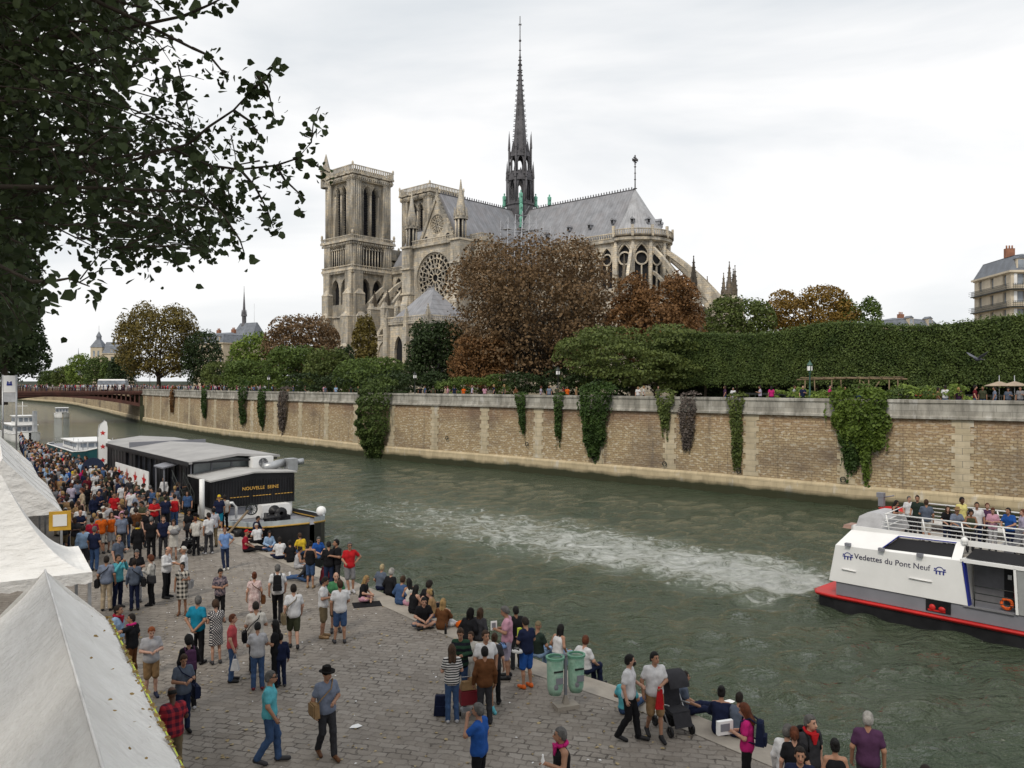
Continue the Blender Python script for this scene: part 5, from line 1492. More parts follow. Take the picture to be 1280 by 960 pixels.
for lab, px, yt, off, col in (('green lamp post standing at the left end of the wooden pergola', 997, 450, 2.2, 'green_iron'), ('black lamp post in front of the dark bushes below the brown chestnut', 665, 458, 4.0, 'dark_iron'),
  ('black lamp post against the dark tree left of the sacristy', 486, 464, 4.0, 'dark_iron'), ('black lamp post above the yellow-topped ivy', 306, 468, 4, 'dark_iron'), ('black lamp post by the tawny plane tree near the bridge', 165, 466, 4, 'dark_iron')):
 p = WALL.at(WALL.s_of_px(px), -SGN * off)[0]
 zt = EYE - (yt - HOR) / FPX * p.y
 lamp(lab, 640 + p.x / p.y * FPX, p.y, zt - .28 - ISLE, col)
def wall_pt(px, back): return WALL.at(WALL.s_of_px(px), -SGN * back)
p, dd, nn = wall_pt(1032, 5.0)
root = empty('pergola', (p.x, p.y, ISLE), math.atan2(dd.y, dd.x)); tag(root, 'rustic wooden pergola of thin poles in front of the clipped hedge', 'pergola')
for k in range(4):
 for q in (0, 1):
  m = MB(); m.tube([(-3.4 + 2.2 * k + .25 * q, q * 1.6 - .8, 0), (-3.3 + 2.2 * k + .1 * q, q * 1.6 - .8, 2.25)], .045, 6); m.build('post', [M['wood']], root)
m = MB()
for q in (-.8, .8): m.tube([(-4.0, q, 2.28), (0, q, 2.36), (4.1, q, 2.26)], .07, 6)
for k in range(9): m.tube([(-3.6 + .9 * k, -1.2, 2.42), (-3.6 + .9 * k, 1.2, 2.42)], .05, 5)
m.build('roof_poles', [M['wood']], root)['kind'] = 'stuff'
m = MB(); m.tube([(-1.9, -.9, .2), (-.6, -.9, 2.1)], .05, 5); m.tube([(-.6, -.9, .2), (-1.9, -.9, 2.1)], .05, 5); m.build('cross_brace', [M['wood']], root)['kind'] = 'stuff'
p, dd, nn = wall_pt(1143, 5.6)
root = empty('canopy', (p.x, p.y, ISLE), math.atan2(dd.y, dd.x)); tag(root, 'bright red two-humped canopy in front of the clipped hedge', 'canopy')
m = MB()
for q in (-.38, .38): m.lathe(q, 0, [(.5, 1.0), (.48, 1.25), (.36, 1.45), (.12, 1.58), (.02, 1.6)], 12)
m.build('cloth', [varied('red_cloth', (.62, .07, .03), .8, .15, 3)], root)['kind'] = 'stuff'
for q in (-.85, .85):
 m = MB(); m.tube([(q * .8, 0, 0), (q * .8, 0, 1.4)], .03, 5); m.build('pole', [M['steel']], root)
for k, px in enumerate((1225, 1246)):
 p, dd, nn = wall_pt(px, 8.0)
 root = empty('parasol', (p.x, p.y, ISLE)); tag(root, ('beige parasol left of its twin under the right end of the hedge', 'beige parasol under the hedge nearest the right edge')[k], 'parasol', 'beige parasols under the hedge')
 m = MB(); m.lathe(0, 0, [(1.0, 1.75), (.97, 1.8), (.05, 2.1)], 8, 0, False); m.build('cover', [varied('beige_cloth', (.34, .27, .2), .8)], root)
 m = MB(); m.tube([(0, 0, 0), (0, 0, 2.55)], .03, 5); m.build('pole', [M['steel']], root)
fe = empty('garden_fence', (0, 0, 0)); tag(fe, 'low dark metal railing between the river wall and the clipped hedge', 'fence')
m = MB(); s0 = WALL.s_of_px(1279); s1 = WALL.s_of_px(880)
for z in (.45, .95, 1.05):
 m.tube([(*WALL.at(s0 + (s1 - s0) * k / 40, -SGN * 7)[0], ISLE + z) for k in range(41)], .03, 4)
k = s0
while k < s1: q = WALL.at(k, -SGN * 7)[0]; m.tube([(q.x, q.y, ISLE), (q.x, q.y, ISLE + 1.1)], .025, 4); k += .55
m.build('rails', [M['dark_iron']], fe)['kind'] = 'stuff'
def bus():
 p = BA + BAX * 11 + BNR * 12
 root = empty('bus', (p.x, p.y, 7.25), math.atan2(BAX.y, BAX.x)); tag(root, 'small white bus crossing behind the people on the bridge', 'bus')
 m = MB(); m.frustum(0, 0, .45, 6.6, 2.3, 6.6, 2.2, 1.1); m.frustum(0, 0, 1.55, 6.5, 2.15, 6.2, 2.0, 1.05, 0, 1); m.frustum(0, 0, 2.6, 6.25, 2.05, 5.9, 1.7, .3); m.build('body', [M['white_paint'], M['window']], root)
 for x in (-2.1, 2.1):
  for y in (-1.0, 1.0):
   w = MB(); w.M = Matrix.Translation((x, y, .45)) @ Matrix.Rotation(PI / 2, 4, 'X'); w.lathe(0, 0, [(.05, -.12), (.45, -.12), (.45, .12), (.05, .12)], 12); w.build('wheel', [M['black_paint']], root)
bus()
# ================================================================== boats, tents and quay furniture
def hull(mb, stations, mi=0, rail_mi=None):
 """stations: list of (x, [ (y,z) ... ]) lofted"""
 n = len(stations[0][1])
 rows = [[(x, y, z) for y, z in sec] for x, sec in stations]
 for a, b in zip(rows, rows[1:]): mb.strip(a, b, mi, True)
def barge():
 D = Vector((-.635, .772)); N = Vector((.772, .635))
 o = N * 17.0 + D * 40.0
 root = empty('restaurant_barge', (o.x, o.y, 0), math.atan2(D.y, D.x)); tag(root, 'black moored barge with a grey roofed restaurant and gold lettering', 'barge')
 Wd = 2.45
 h = MB()
 st = []
 for x, w, zt in ((-4.2, .12, 2.55), (-3.6, .75, 2.45), (-2.8, 1.35, 2.32), (-1.5, 1.95, 2.15), (.4, 2.35, 2.0), (2.6, Wd, 1.9), (8, Wd, 1.8), (26, Wd, 1.8), (29, 1.9, 1.95), (30.4, .8, 2.1)):
  st.append((x, [(-w, zt), (-w * 1.0, 1.1), (-w * .93, -.6), (w * .93, -.6), (w, 1.1), (w, zt)]))
 hull(h, st, 0)
 for sgn in (-1, 1):
  h.tube([(x, sgn * s[0][0] * -1.01, s[0][1] - .22) for x, s in st], .05, 5, 1)
 h.build('hull', [M['black_paint'], varied('gold_line', (.42, .26, .06), .5, .2, 3)], root)
 d = MB()
 A = [(x, -s[0][0] * -1 * -1 * .98, s[0][1] - .1) for x, s in st]; B = [(x, -s[-1][0] * .98, s[-1][1] - .1) for x, s in st]
 dz = lambda x: .3 if x < 3 else .1
 d.strip([(x, s[0][0] * .98, s[0][1] - dz(x)) for x, s in st], [(x, s[-1][0] * .98, s[-1][1] - dz(x)) for x, s in st])
 d.build('deck', [M['grey_paint']], root)
 wb = MB()
 for sgn in (-1, 1):
  up = [(x, sgn * s[-1][0] * 1.012, s[-1][1] + .05) for x, s in st[:6]]; lo = [(x, sgn * s[-1][0] * 1.012, s[-1][1] - .20) for x, s in st[:6]]
  wb.strip(lo, up); wb.strip([(x, y * .94, z) for x, y, z in up], up)
 wb.build('bulwark', [varied('pale_bulwark', (.36, .40, .42), .6, .15, 2)], root)
 for sgn in (1,):
  an = MB(); an.M = Matrix.Translation((-2.1, 1.72, 1.2)) @ Matrix.Rotation(R(25), 4, 'Z')
  an.ring((0, 0, .1), (1, 0, 0), (0, 0, 1), .28, .38, (0, .08, 0), 12, 0, PI, 2 * PI); an.box(0, .04, .3, .09, .08, .9); an.box(0, .04, .62, .4, .08, .09); an.build('anchor', [M['dark_iron']], root)
 fb = MB(); y0 = -2.35; y1 = 2.3; x0, x1 = 3.0, 6.6
 fb.slab([(x0, y1, 2.35), (x0, y1, 3.75), (x0, 0, 4.08), (x0, y0, 3.95), (x0, y0, 2.35)], (x1 - x0, 0, 0), 0)
 for k in range(30): fb.box(x0 - .02, y0 + .08 + k * .155, 3.05, .04, .05, 1.36, 0, 0)
 for k in range(22): fb.box(x0 + .1 + k * .16, y1 + .02, 3.05, .05, .04, 1.36, 0, 0)
 fb.build('front_deckhouse', [M['black_paint']], root)
 rf = MB(); rf.slab([(x0 - .12, y1 + .1, 3.78), (x0 - .12, 0, 4.11), (x0 - .12, y0 - .1, 3.98), (x0 - .12, y0 - .1, 4.05), (x0 - .12, 0, 4.19), (x0 - .12, y1 + .1, 3.86)], (x1 - x0 + .2, 0, 0))
 rf.build('front_roof', [varied('pale_roof_felt', (.38, .375, .365), .85, .12, 1.2, .2)], root)
 gold = varied('gold_paint', (.62, .36, .08), .45, .15, 4)
 lettering('NOUVELLE  SEINE', .25, gold, root, frame_mat((x0 - .06, -.35, 3.28), (0, -1, 0), (0, 0, 1)), bold=.003, space=1.05)
 ln = MB()
 for k in range(24):
  if k % 7 != 3: ln.box(x0 - .05, 2.0 - k * .18, 2.86, .02, .13, .035)
 ln.build('gold_dashes', [gold], root)['kind'] = 'stuff'
 wc = MB(); wc.box(4.4, -.05, 2.0, 2.6, 4.4, .74, 0, 0); wc.box(3.08, .9, 2.1, .02, 1.6, .4, 0, 1); wc.box(2.7, -1.0, 2.0, .8, 1.6, .7, 0, 0)
 wc.build('white_cabin', [M['white_paint'], M['grey_paint']], root)
 mh = MB(); X0, X1 = 6.6, 25.4; ya, yb = -2.3, 2.3; zb = 1.8; zt = 4.5
 fr = M['black_paint']
 for k in range(46):
  x = X0 + .2 + k * .41
  glaz = (k in (4, 5, 6, 7, 8, 9, 10, 16, 17, 18, 19, 20, 21, 22, 23, 24, 25, 26, 31, 32))
  if not glaz: mh.box(x, yb, (zb + zt) / 2, .36, .12 + .04 * (k % 2), zt - zb, 0, 0)
  elif k % 3 == 0: mh.box(x, yb, (zb + zt) / 2, .09, .12, zt - zb, 0, 0)
 for k in range(46): mh.box(X0 + .2 + k * .41, ya, (zb + zt) / 2, .36, .12, zt - zb, 0, 0) if k % 4 else mh.box(X0 + .2 + k * .41, ya, (zb + zt) / 2, .08, .12, zt - zb, 0, 0)
 mh.box((X0 + X1) / 2, yb, zt - .1, X1 - X0, .2, .3, 0, 0); mh.box((X0 + X1) / 2, yb, zb + .15, X1 - X0, .2, .3, 0, 0)
 mh.box(X1, 0, (zb + zt) / 2, .15, 4.6, zt - zb, 0, 0)
 mh.box((X0 + X1) / 2, 0, zb + .06, X1 - X0, 4.5, .1, 0, 0)
 mh.build('restaurant_wall', [fr], root)
 gl = MB()
 for y in (yb - .1, ya + .1): gl.box((X0 + X1) / 2, y, (zb + zt) / 2, X1 - X0 - .2, .03, zt - zb - .2)
 gl.build('side_glass', [M['glass_dark']], root)['kind'] = 'stuff'
 fg = MB(); fg.slab([(X0 - .02, yb - .2, 3.85), (X0 - .02, yb - .2, 4.42), (X0 - .02, 0, 4.72), (X0 - .02, ya, 4.5), (X0 - .02, ya, 3.9)], (.04, 0, 0))
 fgo = fg.build('front_glass', [varied('front_glazing', (.22, .25, .26), .12, .3, .9, 0, .7)], root)
 fm = MB()
 for y in (2.25, 1.1, -.05, -1.2, -2.25): fm.box(X0 - .05, y, 4.15, .08, .08, .85)
 fm.build('mullion_frame', [M['grey_paint']], fgo)['kind'] = 'stuff'
 r = MB()
 r.slab([(X0 - .9, yb + .35, 4.52), (X0 - .9, -.1, 4.86), (X0 - .9, ya - .35, 4.66), (X0 - .9, ya - .35, 4.78), (X0 - .9, -.1, 5.0), (X0 - .9, yb + .35, 4.66)], (X1 - X0 + 1.6, 0, 0))
 ro = r.build('roof', [varied('roof_felt', (.34, .335, .33), .88, .16, .7, .25)], root)
 e = MB(); e.box((X0 + X1) / 2 - .1, yb + .37, 4.54, X1 - X0 + 1.6, .05, .22); e.box(X0 - .92, 0, 4.6, .05, 4.9, .1); e.build('roof_edge', [M['black_paint']], ro)['kind'] = 'stuff'
 sk = MB(); sk.box(18.5, 0, 4.86, .06, 5.1, .36); sk.build('roof_seam', [M['grey_paint']], ro)
 aw = MB(); aw.slab([(8.4, yb + .1, 4.28), (10.2, yb + .1, 4.28), (10.2, yb + .95, 4.1), (8.4, yb + .95, 4.1)], (0, 0, .08)); aw.box(8.5, yb + .85, 3.0, .07, .07, 2.3); aw.box(10.1, yb + .85, 3.0, .07, .07, 2.3); aw.build('porch', [M['grey_paint']], root)
 ac = MB(); ac.box(5.6, -1.45, 4.42, .6, 1.25, .68, 0, 0); ac.M = Matrix.Translation((5.27, -1.45, 4.42)) @ Matrix.Rotation(PI / 2, 4, 'Y')
 ac.lathe(0, 0, [(.27, -.01), (.27, .03), (.02, .03)], 16, 1); ac.build('air_conditioner', [M['white_paint'], M['grey_paint']], root)
 du = MB(); du.tube([(4.6, -1.2, 4.2), (4.6, -1.7, 4.25), (4.6, -2.0, 4.35), (4.6, -2.4, 4.4)], .24, 10); du.box(4.4, -2.75, 4.3, .6, .6, .7); du.tube([(4.4, -3.0, 4.4), (4.3, -3.5, 4.45)], .18, 8); du.build('duct', [M['steel']], root)
 po = MB(); po.tube([(3.2, 2.75, 1.85), (3.2, 2.75, 3.95)], .14, 8); po.build('white_post', [M['white_paint']], root)
 stp = MB()
 for k in range(6): stp.box(5.6 + .28 * k, 2.75, 2.0 + .19 * k, .26, .7, .05)
 for q in (2.45, 3.05):
  stp.tube([(5.3, q, 2.9), (7.4, q, 4.1)], .025, 5); stp.tube([(5.3, q, 2.5), (7.4, q, 3.7)], .02, 5)
  for k in range(4): stp.tube([(5.4 + .6 * k, q, 2.0 + .35 * k), (5.4 + .6 * k, q, 2.95 + .35 * k)], .02, 5)
 stp.build('stairs', [M['dark_iron']], root)['kind'] = 'stuff'
 wi = MB(); wi.M = Matrix.Translation((1.0, -.5, 2.15)) @ Matrix.Rotation(PI / 2, 4, 'Y'); wi.lathe(0, 0, [(.1, -.5), (.32, -.48), (.32, -.4), (.12, -.36), (.12, .36), (.32, .4), (.32, .48), (.1, .5)], 14); wi.M = None; wi.box(1.0, -.5, 1.85, .8, 1.1, .3)
 wi.build('winch', [M['black_paint']], root)
 wr = MB(); wr.ring((2.2, .45, 2.25), (.2, .98, 0), (0, 0, 1), .26, .32, (.04, 0, 0), 18)
 for k in range(6): a = k * PI / 6; wr.tube([(2.22, .45 - .28 * math.cos(a), 2.25 - .28 * math.sin(a)), (2.22, .45 + .28 * math.cos(a), 2.25 + .28 * math.sin(a))], .015, 4)
 wr.build('hand_wheel', [M['dark_iron']], root)
 lb = MB(); lb.M = Matrix.Translation((2.9, 1.9, 2.45)) @ Matrix.Rotation(PI / 2, 4, 'Y')
 lb.tube([(.27 * math.cos(t * PI / 10), .27 * math.sin(t * PI / 10), 0) for t in range(21)], .075, 7); lb.build('life_ring', [varied('old_ring', (.55, .50, .42), .7)], root)
 arc = MB(); arc.tube([(1.9, 2.2 + .0, 1.9), (1.9, 2.2, 2.5), (1.9, 1.95, 2.75), (1.9, 1.6, 2.75), (1.9, 1.4, 2.5), (1.9, 1.4, 1.9)], .07, 7); arc.build('fairlead_arch', [M['white_paint']], root)
 bo = MB(); bo.ball(-1.6, -1.75, 2.4, .26, n=14, m=9); bo.build('fender_ball', [M['white_paint']], root)
 bb = MB(); bb.tube([(-1.6, 1.2, 1.8), (-1.6, 1.2, 2.6)], .13, 8); bb.tube([(-1.6, .65, 1.8), (-1.6, .65, 2.5)], .13, 8); bb.tube([(-1.7, .5, 2.35), (-1.7, 1.4, 2.35)], .07, 6); bb.build('bollard', [M['black_paint']], root)
 ga = MB(); ga.tube([(-1.0, 1.9, 2.7), (-2.6, 3.6, 1.85)], .06, 6); ga.build('mooring_pole', [M['wood']], root)
 bn = MB(); bn.box(16.0, 3.05, 3.0, 8.0, .05, 1.25, 0, 0); ob = bn.build('star_banner', [M['white_paint']], root)
 for k, x in enumerate((12.9, 14.9, 16.9, 18.9)):
  sr = MB(); P = []
  for q in range(10):
   rr = .48 if q % 2 == 0 else .2; a = PI / 2 + q * PI / 5; P.append((x + rr * math.cos(a), 3.08, 3.0 + rr * math.sin(a)))
  P2 = [(p[0], 3.1, p[2]) for p in P]; sr.add(P2 + [(x, 3.1, 3.0)], [(i, (i + 1) % 10, 10) for i in range(10)]); sr.build('star', [M['red_paint']], ob)
 gw = MB()
 for q in (2.9, 3.9):
  for z in (2.35, 2.85): gw.tube([(19.5 + k * 1.0, q + .3, z - .05 * abs(k - 4)) for k in range(10)], .03, 5)
  for k in range(5): gw.tube([(19.5 + 2.2 * k, q + .3, 1.8), (19.5 + 2.2 * k, q + .3, 2.85)], .03, 5)
 gw.box(22, 3.4, 1.85, 8, 1.0, .06); gw.build('gangway', [M['steel']], root)['kind'] = 'stuff'
 return root, D, N, o
BG, BD, BN, BO = barge()
def bpt(x, y, z): p = BO + BD * x - BN * y; return (p.x, p.y, z)
x, y, z = bpt(24.6, 3.2, QUAY)
root = empty('feather_flag', (x, y, z), R(20)); tag(root, 'tall white feather flag with red stars at the far end of the barge', 'flag')
m = MB(); m.tube([(0, 0, 0), (0, 0, 3.6), (.1, 0, 4.2), (.45, 0, 4.55)], .03, 6); m.build('pole', [M['steel']], root)
m = MB(); m.slab([(.03, 0, 1.0), (.62, 0, 1.0), (.66, 0, 4.0), (.6, 0, 4.4), (.45, 0, 4.52), (.2, 0, 4.3), (.05, 0, 3.8)], (0, .015, 0)); fo = m.build('banner', [M['white_paint']], root)
for zz in (3.6, 2.6, 1.6):
 m = MB(); P = []
 for q in range(10): rr = .2 if q % 2 == 0 else .09; a = PI / 2 + q * PI / 5; P.append((.34 + rr * math.cos(a), -.012, zz + rr * math.sin(a)))
 m.add(P + [(.34, -.012, zz)], [(i, (i + 1) % 10, 10) for i in range(10)]); m.build('star', [M['red_paint']], fo)
x, y, z = bpt(21.2, 4.2, QUAY)
root = empty('round_sign', (x, y, z), R(24)); tag(root, 'dark blue round-topped pop-up sign with pale writing by the flag', 'sign')
m = MB(); P = [(-.75, 0, .3)] + [(.75 * math.cos(PI - PI * k / 14), 0, 1.25 + .85 * math.sin(PI * k / 14)) for k in range(15)] + [(.75, 0, .3)]
m.slab(P, (0, .05, 0)); m.build('panel', [varied('navy_cloth', (.018, .028, .06), .7)], root)
m = MB()
for zz, w in ((1.5, .5), (1.3, .8), (1.1, .66)): m.box(0, -.012, zz, w, .012, .07)
m.build('writing', [M['white_paint']], root)['kind'] = 'stuff'
for q in (-.5, .5):
 m = MB(); m.box(q, .02, .16, .06, .4, .32); m.build('foot', [M['steel']], root)
def tour_boat():
 u = Vector((.68, -.733)); o = (12.45, 32.55)
 root = empty('tour_boat', (o[0], o[1], 0), math.atan2(u.y, u.x)); tag(root, 'white river tour boat with grey band and red hull edge moving off at the right', 'boat')
 LN = 26.0; W_ = 5.6
 h = MB()
 out = [(-.35, .5), (-.1, .08), (.6, -.04), (LN, -.04), (LN, W_ + .04), (.6, W_ + .04), (-.1, W_ - .08), (-.35, W_ - .5)]
 h.prism(out, .42, .55, 0); h.prism([(a * .99 + .1, b * .98 + .06) for a, b in out], -.5, .42, 1)
 h.tube([(x, y, .50) for x, y in out[:4]], .06, 6, 0)
 h.build('hull', [M['red_paint'], M['black_paint']], root)
 g = MB(); g.box((LN + .35) / 2 + .2, W_ / 2, .84, LN - .7, W_ - .14, .54); g.build('grey_band', [M['grey_paint']], root)
 w = MB(); xe = 5.55; T = .05
 def side(y, s):
  w.quad((.45, y, 1.10), (xe, y, 1.10), (xe - .22, y, 2.66), (.72, y, 2.56), 0)
 side(0.02, 1); side(W_ - .02, -1)
 yi = .72
 def sl(x, t): return (x, .02 + (yi - .02) * t, (2.56 + .10 * (x - .7) / 4.6) + (3.12 - 2.56) * t)
 xs = [.72, 2.75, 5.05, xe - .22]
 w.quad(sl(.72, 0), sl(2.45, 0), sl(2.95, 1), (1.05, yi, 3.12), 0)
 w.quad(sl(2.45, 0), sl(5.0, 0), sl(4.98, .12), sl(2.51, .12), 0); w.quad(sl(2.89, .88), sl(4.95, .88), sl(4.95, 1), sl(2.95, 1), 0)
 w.quad(sl(5.0, 0), sl(xe - .22, 0), sl(xe - .3, 1), sl(4.95, 1), 0)
 w.quad((.72, W_ - .02, 2.56), (xe - .22, W_ - .02, 2.66), (xe - .3, W_ - yi, 3.12), (1.05, W_ - yi, 3.12), 0)
 w.quad((.45, .02, 1.1), (.72, .02, 2.56), (.72, W_ - .02, 2.56), (.45, W_ - .02, 1.1), 0); w.quad((.72, .02, 2.56), (1.05, yi, 3.12), (1.05, W_ - yi, 3.12), (.72, W_ - .02, 2.56), 0)
 for y in (yi, W_ - yi - .06): w.box(1.05 + (LN - 1.05) / 2, y + .03, 3.2, LN - 1.05, .06, .20, 0, 0)
 w.box(1.08, W_ / 2, 3.2, .06, W_ - 2 * yi, .2, 0, 0)
 w.box(xe - .25, W_ / 2, 1.9, .1, W_ - .2, 1.6, 0, 0)
 w.build('superstructure', [M['white_paint']], root)
 wd = MB(); wd.add([sl(2.51, .12), sl(4.98, .12), sl(4.95, .88), sl(2.89, .88)], [(0, 1, 2, 3)]); wd.v = [(a, b + .05, c - .05) for a, b, c in wd.v]
 wd.build('slanted_window', [M['void']], root)
 fr = MB()
 fr.tube([sl(2.48, .08), sl(2.92, .92), sl(4.97, .92)], .03, 5); fr.build('window_frame', [M['blue_paint']], root)
 dk = MB(); dk.box(1.05 + (LN - 1.1) / 2, W_ / 2, 2.72, LN - 1.2, W_ - 2 * yi + .1, .08); dk.build('upper_deck', [varied('deck_boards', (.33, .31, .28), .8, .2, 2)], root)
 ink = varied('blue_black_ink', (.02, .02, .06), .5)
 ang = Matrix.Rotation(0, 4, 'X')
 lettering('Vedettes du Pont Neuf', .30, ink, root, frame_mat((2.88, .012, 2.22), (1, 0, -.008), (0, 0, 1)), bold=.0, space=1.0)
 for x in (1.22, 4.62):
  em = MB()
  em.box(x, .012, 2.17, .42, .012, .03)
  for q in (-.12, .0, .12): em.box(x + q, .012, 2.10, .045, .012, .11)
  em.ring((x, .012, 2.19), (1, 0, 0), (0, 0, 1), .12, .145, (0, -.006, 0), 12, 0, 0, PI)
  for q in (-.17, .17): em.box(x + q, .012, 2.24, .05, .012, .05)
  em.build('bridge_emblem', [M['blue_paint']], root)['kind'] = 'stuff'
 for x in (1.25, 2.55, 3.95):
  lf = MB(); lf.box(x, -.04, 2.66, .2, .16, .12); lf.tube([(x, .04, 2.6), (x, -.02, 2.64)], .03, 5); lf.build('flood_light', [M['grey_paint']], root)
 for x, z, l in ((1.0, 1.65, .55), (3.55, 1.75, .8)):
  gr = MB(); gr.tube([(x, -.02, z), (x + l, -.02, z - .01)], .028, 5); gr.build('grab_rail', [M['white_paint']], root)
 ht = MB(); ht.box(4.55, .058, .86, .85, .04, .42, 0, 0); ht.ball(4.35, .04, .80, .12, .05, .12, 8, 6, 1); ht.ball(4.68, .04, .78, .13, .05, .10, 8, 6, 1); ht.box(4.5, .04, .70, .6, .03, .06, 0, 1); ht.build('hatch', [M['black_paint'], M['red_paint']], root)
 en = MB(); en.box(6.3, 1.0, 1.9, 1.7, .06, 1.6, 0, 0); en.box(6.2, .5, 1.08, 1.6, 1.0, .05, 0, 0); en.build('entrance_wall', [varied('entrance_grey', (.17, .17, .18), .6)], root)
 dr = MB(); dr.box(6.75, .95, 1.85, .62, .05, 1.5); do = dr.build('door', [M['black_paint']], root)
 nt = MB(); nt.box(6.62, .915, 2.15, .12, .02, .16); nt.build('notice', [M['white_paint']], do)
 er = MB()
 for z in (1.35, 1.6, 1.85): er.tube([(5.75, .06, z), (7.15, .06, z)], .018, 5)
 er.tube([(5.75, .06, 1.1), (5.75, .06, 1.85)], .02, 5); er.build('entrance_railing', [M['dark_iron']], root)['kind'] = 'stuff'
 bl = MB(); bl.slab([(5.56, .0, 1.1), (5.61, .0, 1.1), (5.41, .0, 2.66), (5.36, .0, 2.66)], (0, .25, 0)); bl.build('blue_edge', [M['blue_paint']], root)
 be = MB(); be.slab([(5.3, .0, 2.62), (LN, .0, 2.75), (LN, .0, 2.87), (5.3, .0, 2.74)], (0, .3, 0)); be.build('white_beam', [M['white_paint']], root)
 pi = MB(); pi.slab([(7.05, .0, 1.1), (7.13, .0, 1.1), (7.05, .0, 2.65), (6.97, .0, 2.65)], (0, .12, 0)); pi.build('pillar', [M['white_paint']], root)
 gp = MB(); gp.slab([(7.14, .03, 1.1), (LN, .03, 1.1), (LN, .03, 2.72), (7.07, .03, 2.64)], (0, .05, 0)); gp.build('side_glazing', [varied('grey_glazing', (.30, .31, .31), .25, .2, .7, 0, .6)], root)
 ug = MB(); ug.slab([(5.45, .1, 2.78), (LN, .1, 2.9), (LN, .62, 3.1), (5.6, .62, 3.06)], (0, .03, .0)); ug.build('roof_glazing', [M['void']], root)
 lr = MB(); lr.tube([(6.72 + .17 * math.cos(k * PI / 8), .22, 1.36 + .17 * math.sin(k * PI / 8)) for k in range(17)], .055, 7); lr.build('life_ring', [varied('orange_ring', (.75, .12, .02), .6)], root)
 jk = MB(); jk.box(7.0, .5, 1.75, .22, .2, .5); jk.build('fire_hose_box', [M['red_paint']], root)
 for y, nm in ((yi + .03, 'near'), (W_ - yi - .03, 'far')):
  rl = MB()
  for z in (3.42, 3.58, 3.74, 3.92): rl.tube([(2.35 - (.12 * (3.92 - z)) / .5, y, z), (LN, y, z)], .022 if z < 3.9 else .032, 5)
  for k in range(18):
   x = 2.4 + k * 1.35; rl.tube([(x + .12, y, 3.25), (x, y, 3.92)], .028, 5)
  rl.build('deck_railing', [M['white_paint']], root)['kind'] = 'stuff'
 rl = MB()
 for z in (3.42, 3.66, 3.92): rl.tube([(2.4, yi, z), (2.4, yi + 1.6, z + .1)], .022, 5)
 rl.build('gate', [M['white_paint']], root)['kind'] = 'stuff'
 for k in range(9):
  b = MB(); x = 6.6 + k * 1.0
  for q in range(5): b.box(x + .02 * q, W_ / 2 + .2, 3.22 + .13 * q, .03, W_ - 2 * yi - .9, .09)
  for q in range(3): b.box(x - .14 - .13 * q, W_ / 2 + .2, 3.16, .10, W_ - 2 * yi - .9, .03)
  for q in (-1.4, 1.4): b.box(x - .2, W_ / 2 + .2 + q, 2.95, .3, .05, .4)
  b.build('bench', [M['grey_paint']], root)['kind'] = 'stuff'
 tp = MB(); tp.frustum(1.75, 2.0, 3.1, 1.3, 2.2, 1.1, 1.8, .55); tp.frustum(1.75, 2.0, 3.65, 1.1, 1.8, .5, 1.6, .18); tp.build('grey_tarpaulin', [varied('tarp', (.40, .40, .41), .8, .15, 3, .4)], root)
 rb = MB(); rb.frustum(1.2, 1.4, 3.1, 1.3, .8, 1.2, .7, .14); rb.build('folded_raft', [varied('raft', (.30, .19, .15), .7, .3, 4)], root)
 sl_ = MB(); sl_.tube([(5.25, .62, 3.15), (5.25, .62, 3.28)], .1, 8); sl_.ball(5.25, .62, 3.3, .13, n=8, m=6); sl_.build('deck_lamp', [M['white_paint']], root)
 return root, o, u
TB, TO, TU = tour_boat()
def tpt(x, y, z): p = Vector(TO) + TU * x + Vector((-TU.y, TU.x)) * y; return Vector((p.x, p.y, z))
p = tpt(1.5, 4.6, 3.28)
root = empty('dinghy', p, math.atan2(TU.y, TU.x)); tag(root, 'small red dinghy with an outboard motor on the stern of the tour boat', 'dinghy')
m = MB(); m.lathe(0, 0, [(.05, 0), (.42, .05), (.52, .28), (.44, .34), (.40, .2), (.05, .12)], 16, sx=1.9); m.build('hull', [M['red_paint']], root)
m = MB(); m.box(-.85, 0, .55, .22, .22, .4); m.box(-.88, 0, .84, .3, .24, .2); m.tube([(-.75, 0, .75), (-.35, .1, .85)], .03, 5); m.build('outboard_motor', [M['grey_paint']], root)
def small_ship(name, label, cat, x, y, rz, LN, W_, hullc, dz, cabin):
 root = empty(name, (x, y, 0), rz); tag(root, label, cat)
 st = []
 for t, w in ((0, .08), (.04, .45), (.10, .75), (.22, 1), (.9, 1), (.97, .85), (1, .6)):
  X = t * LN; ww = W_ / 2 * w; zt = dz + (.5 if t < .1 else (.2 if t < .2 else 0))
  st.append((X, [(-ww, zt), (-ww, .4), (-ww * .9, -.5), (ww * .9, -.5), (ww, .4), (ww, zt)]))
 h = MB(); hull(h, st, 0); h.strip([(a, s[0][0], s[0][1] - .12) for a, s in st], [(a, s[-1][0], s[-1][1] - .12) for a, s in st], 1)
 for sg in (0, -1): h.tube([(a, s[sg][0], s[sg][1]) for a, s in st], .07, 5, 2)
 h.build('hull', [M[hullc], M['grey_paint'], M['white_paint']], root)
 for (cx, l, w, z0, hh, wins) in cabin:
  c = MB(); c.frustum(cx, 0, z0, l, w, l * .96, w * .95, hh, 0, 0)
  if wins:
   for sg in (-1, 1):
    for k in range(int(l / .9)): c.box(cx - l / 2 + .5 + k * .9, sg * (w / 2 - .02), z0 + hh * .6, .6, .1, hh * .45, 0, 1)
   for k in range(int(w / .7)): c.box(cx - l / 2 + .03, -w / 2 + .4 + k * .7, z0 + hh * .6, .1, .5, hh * .45, 0, 1)
  c.box(cx, 0, z0 + hh + .05, l + .4, w + .3, .1, 0, 0)
  c.build('cabin', [M['white_paint'], M['window']], root)
 return root
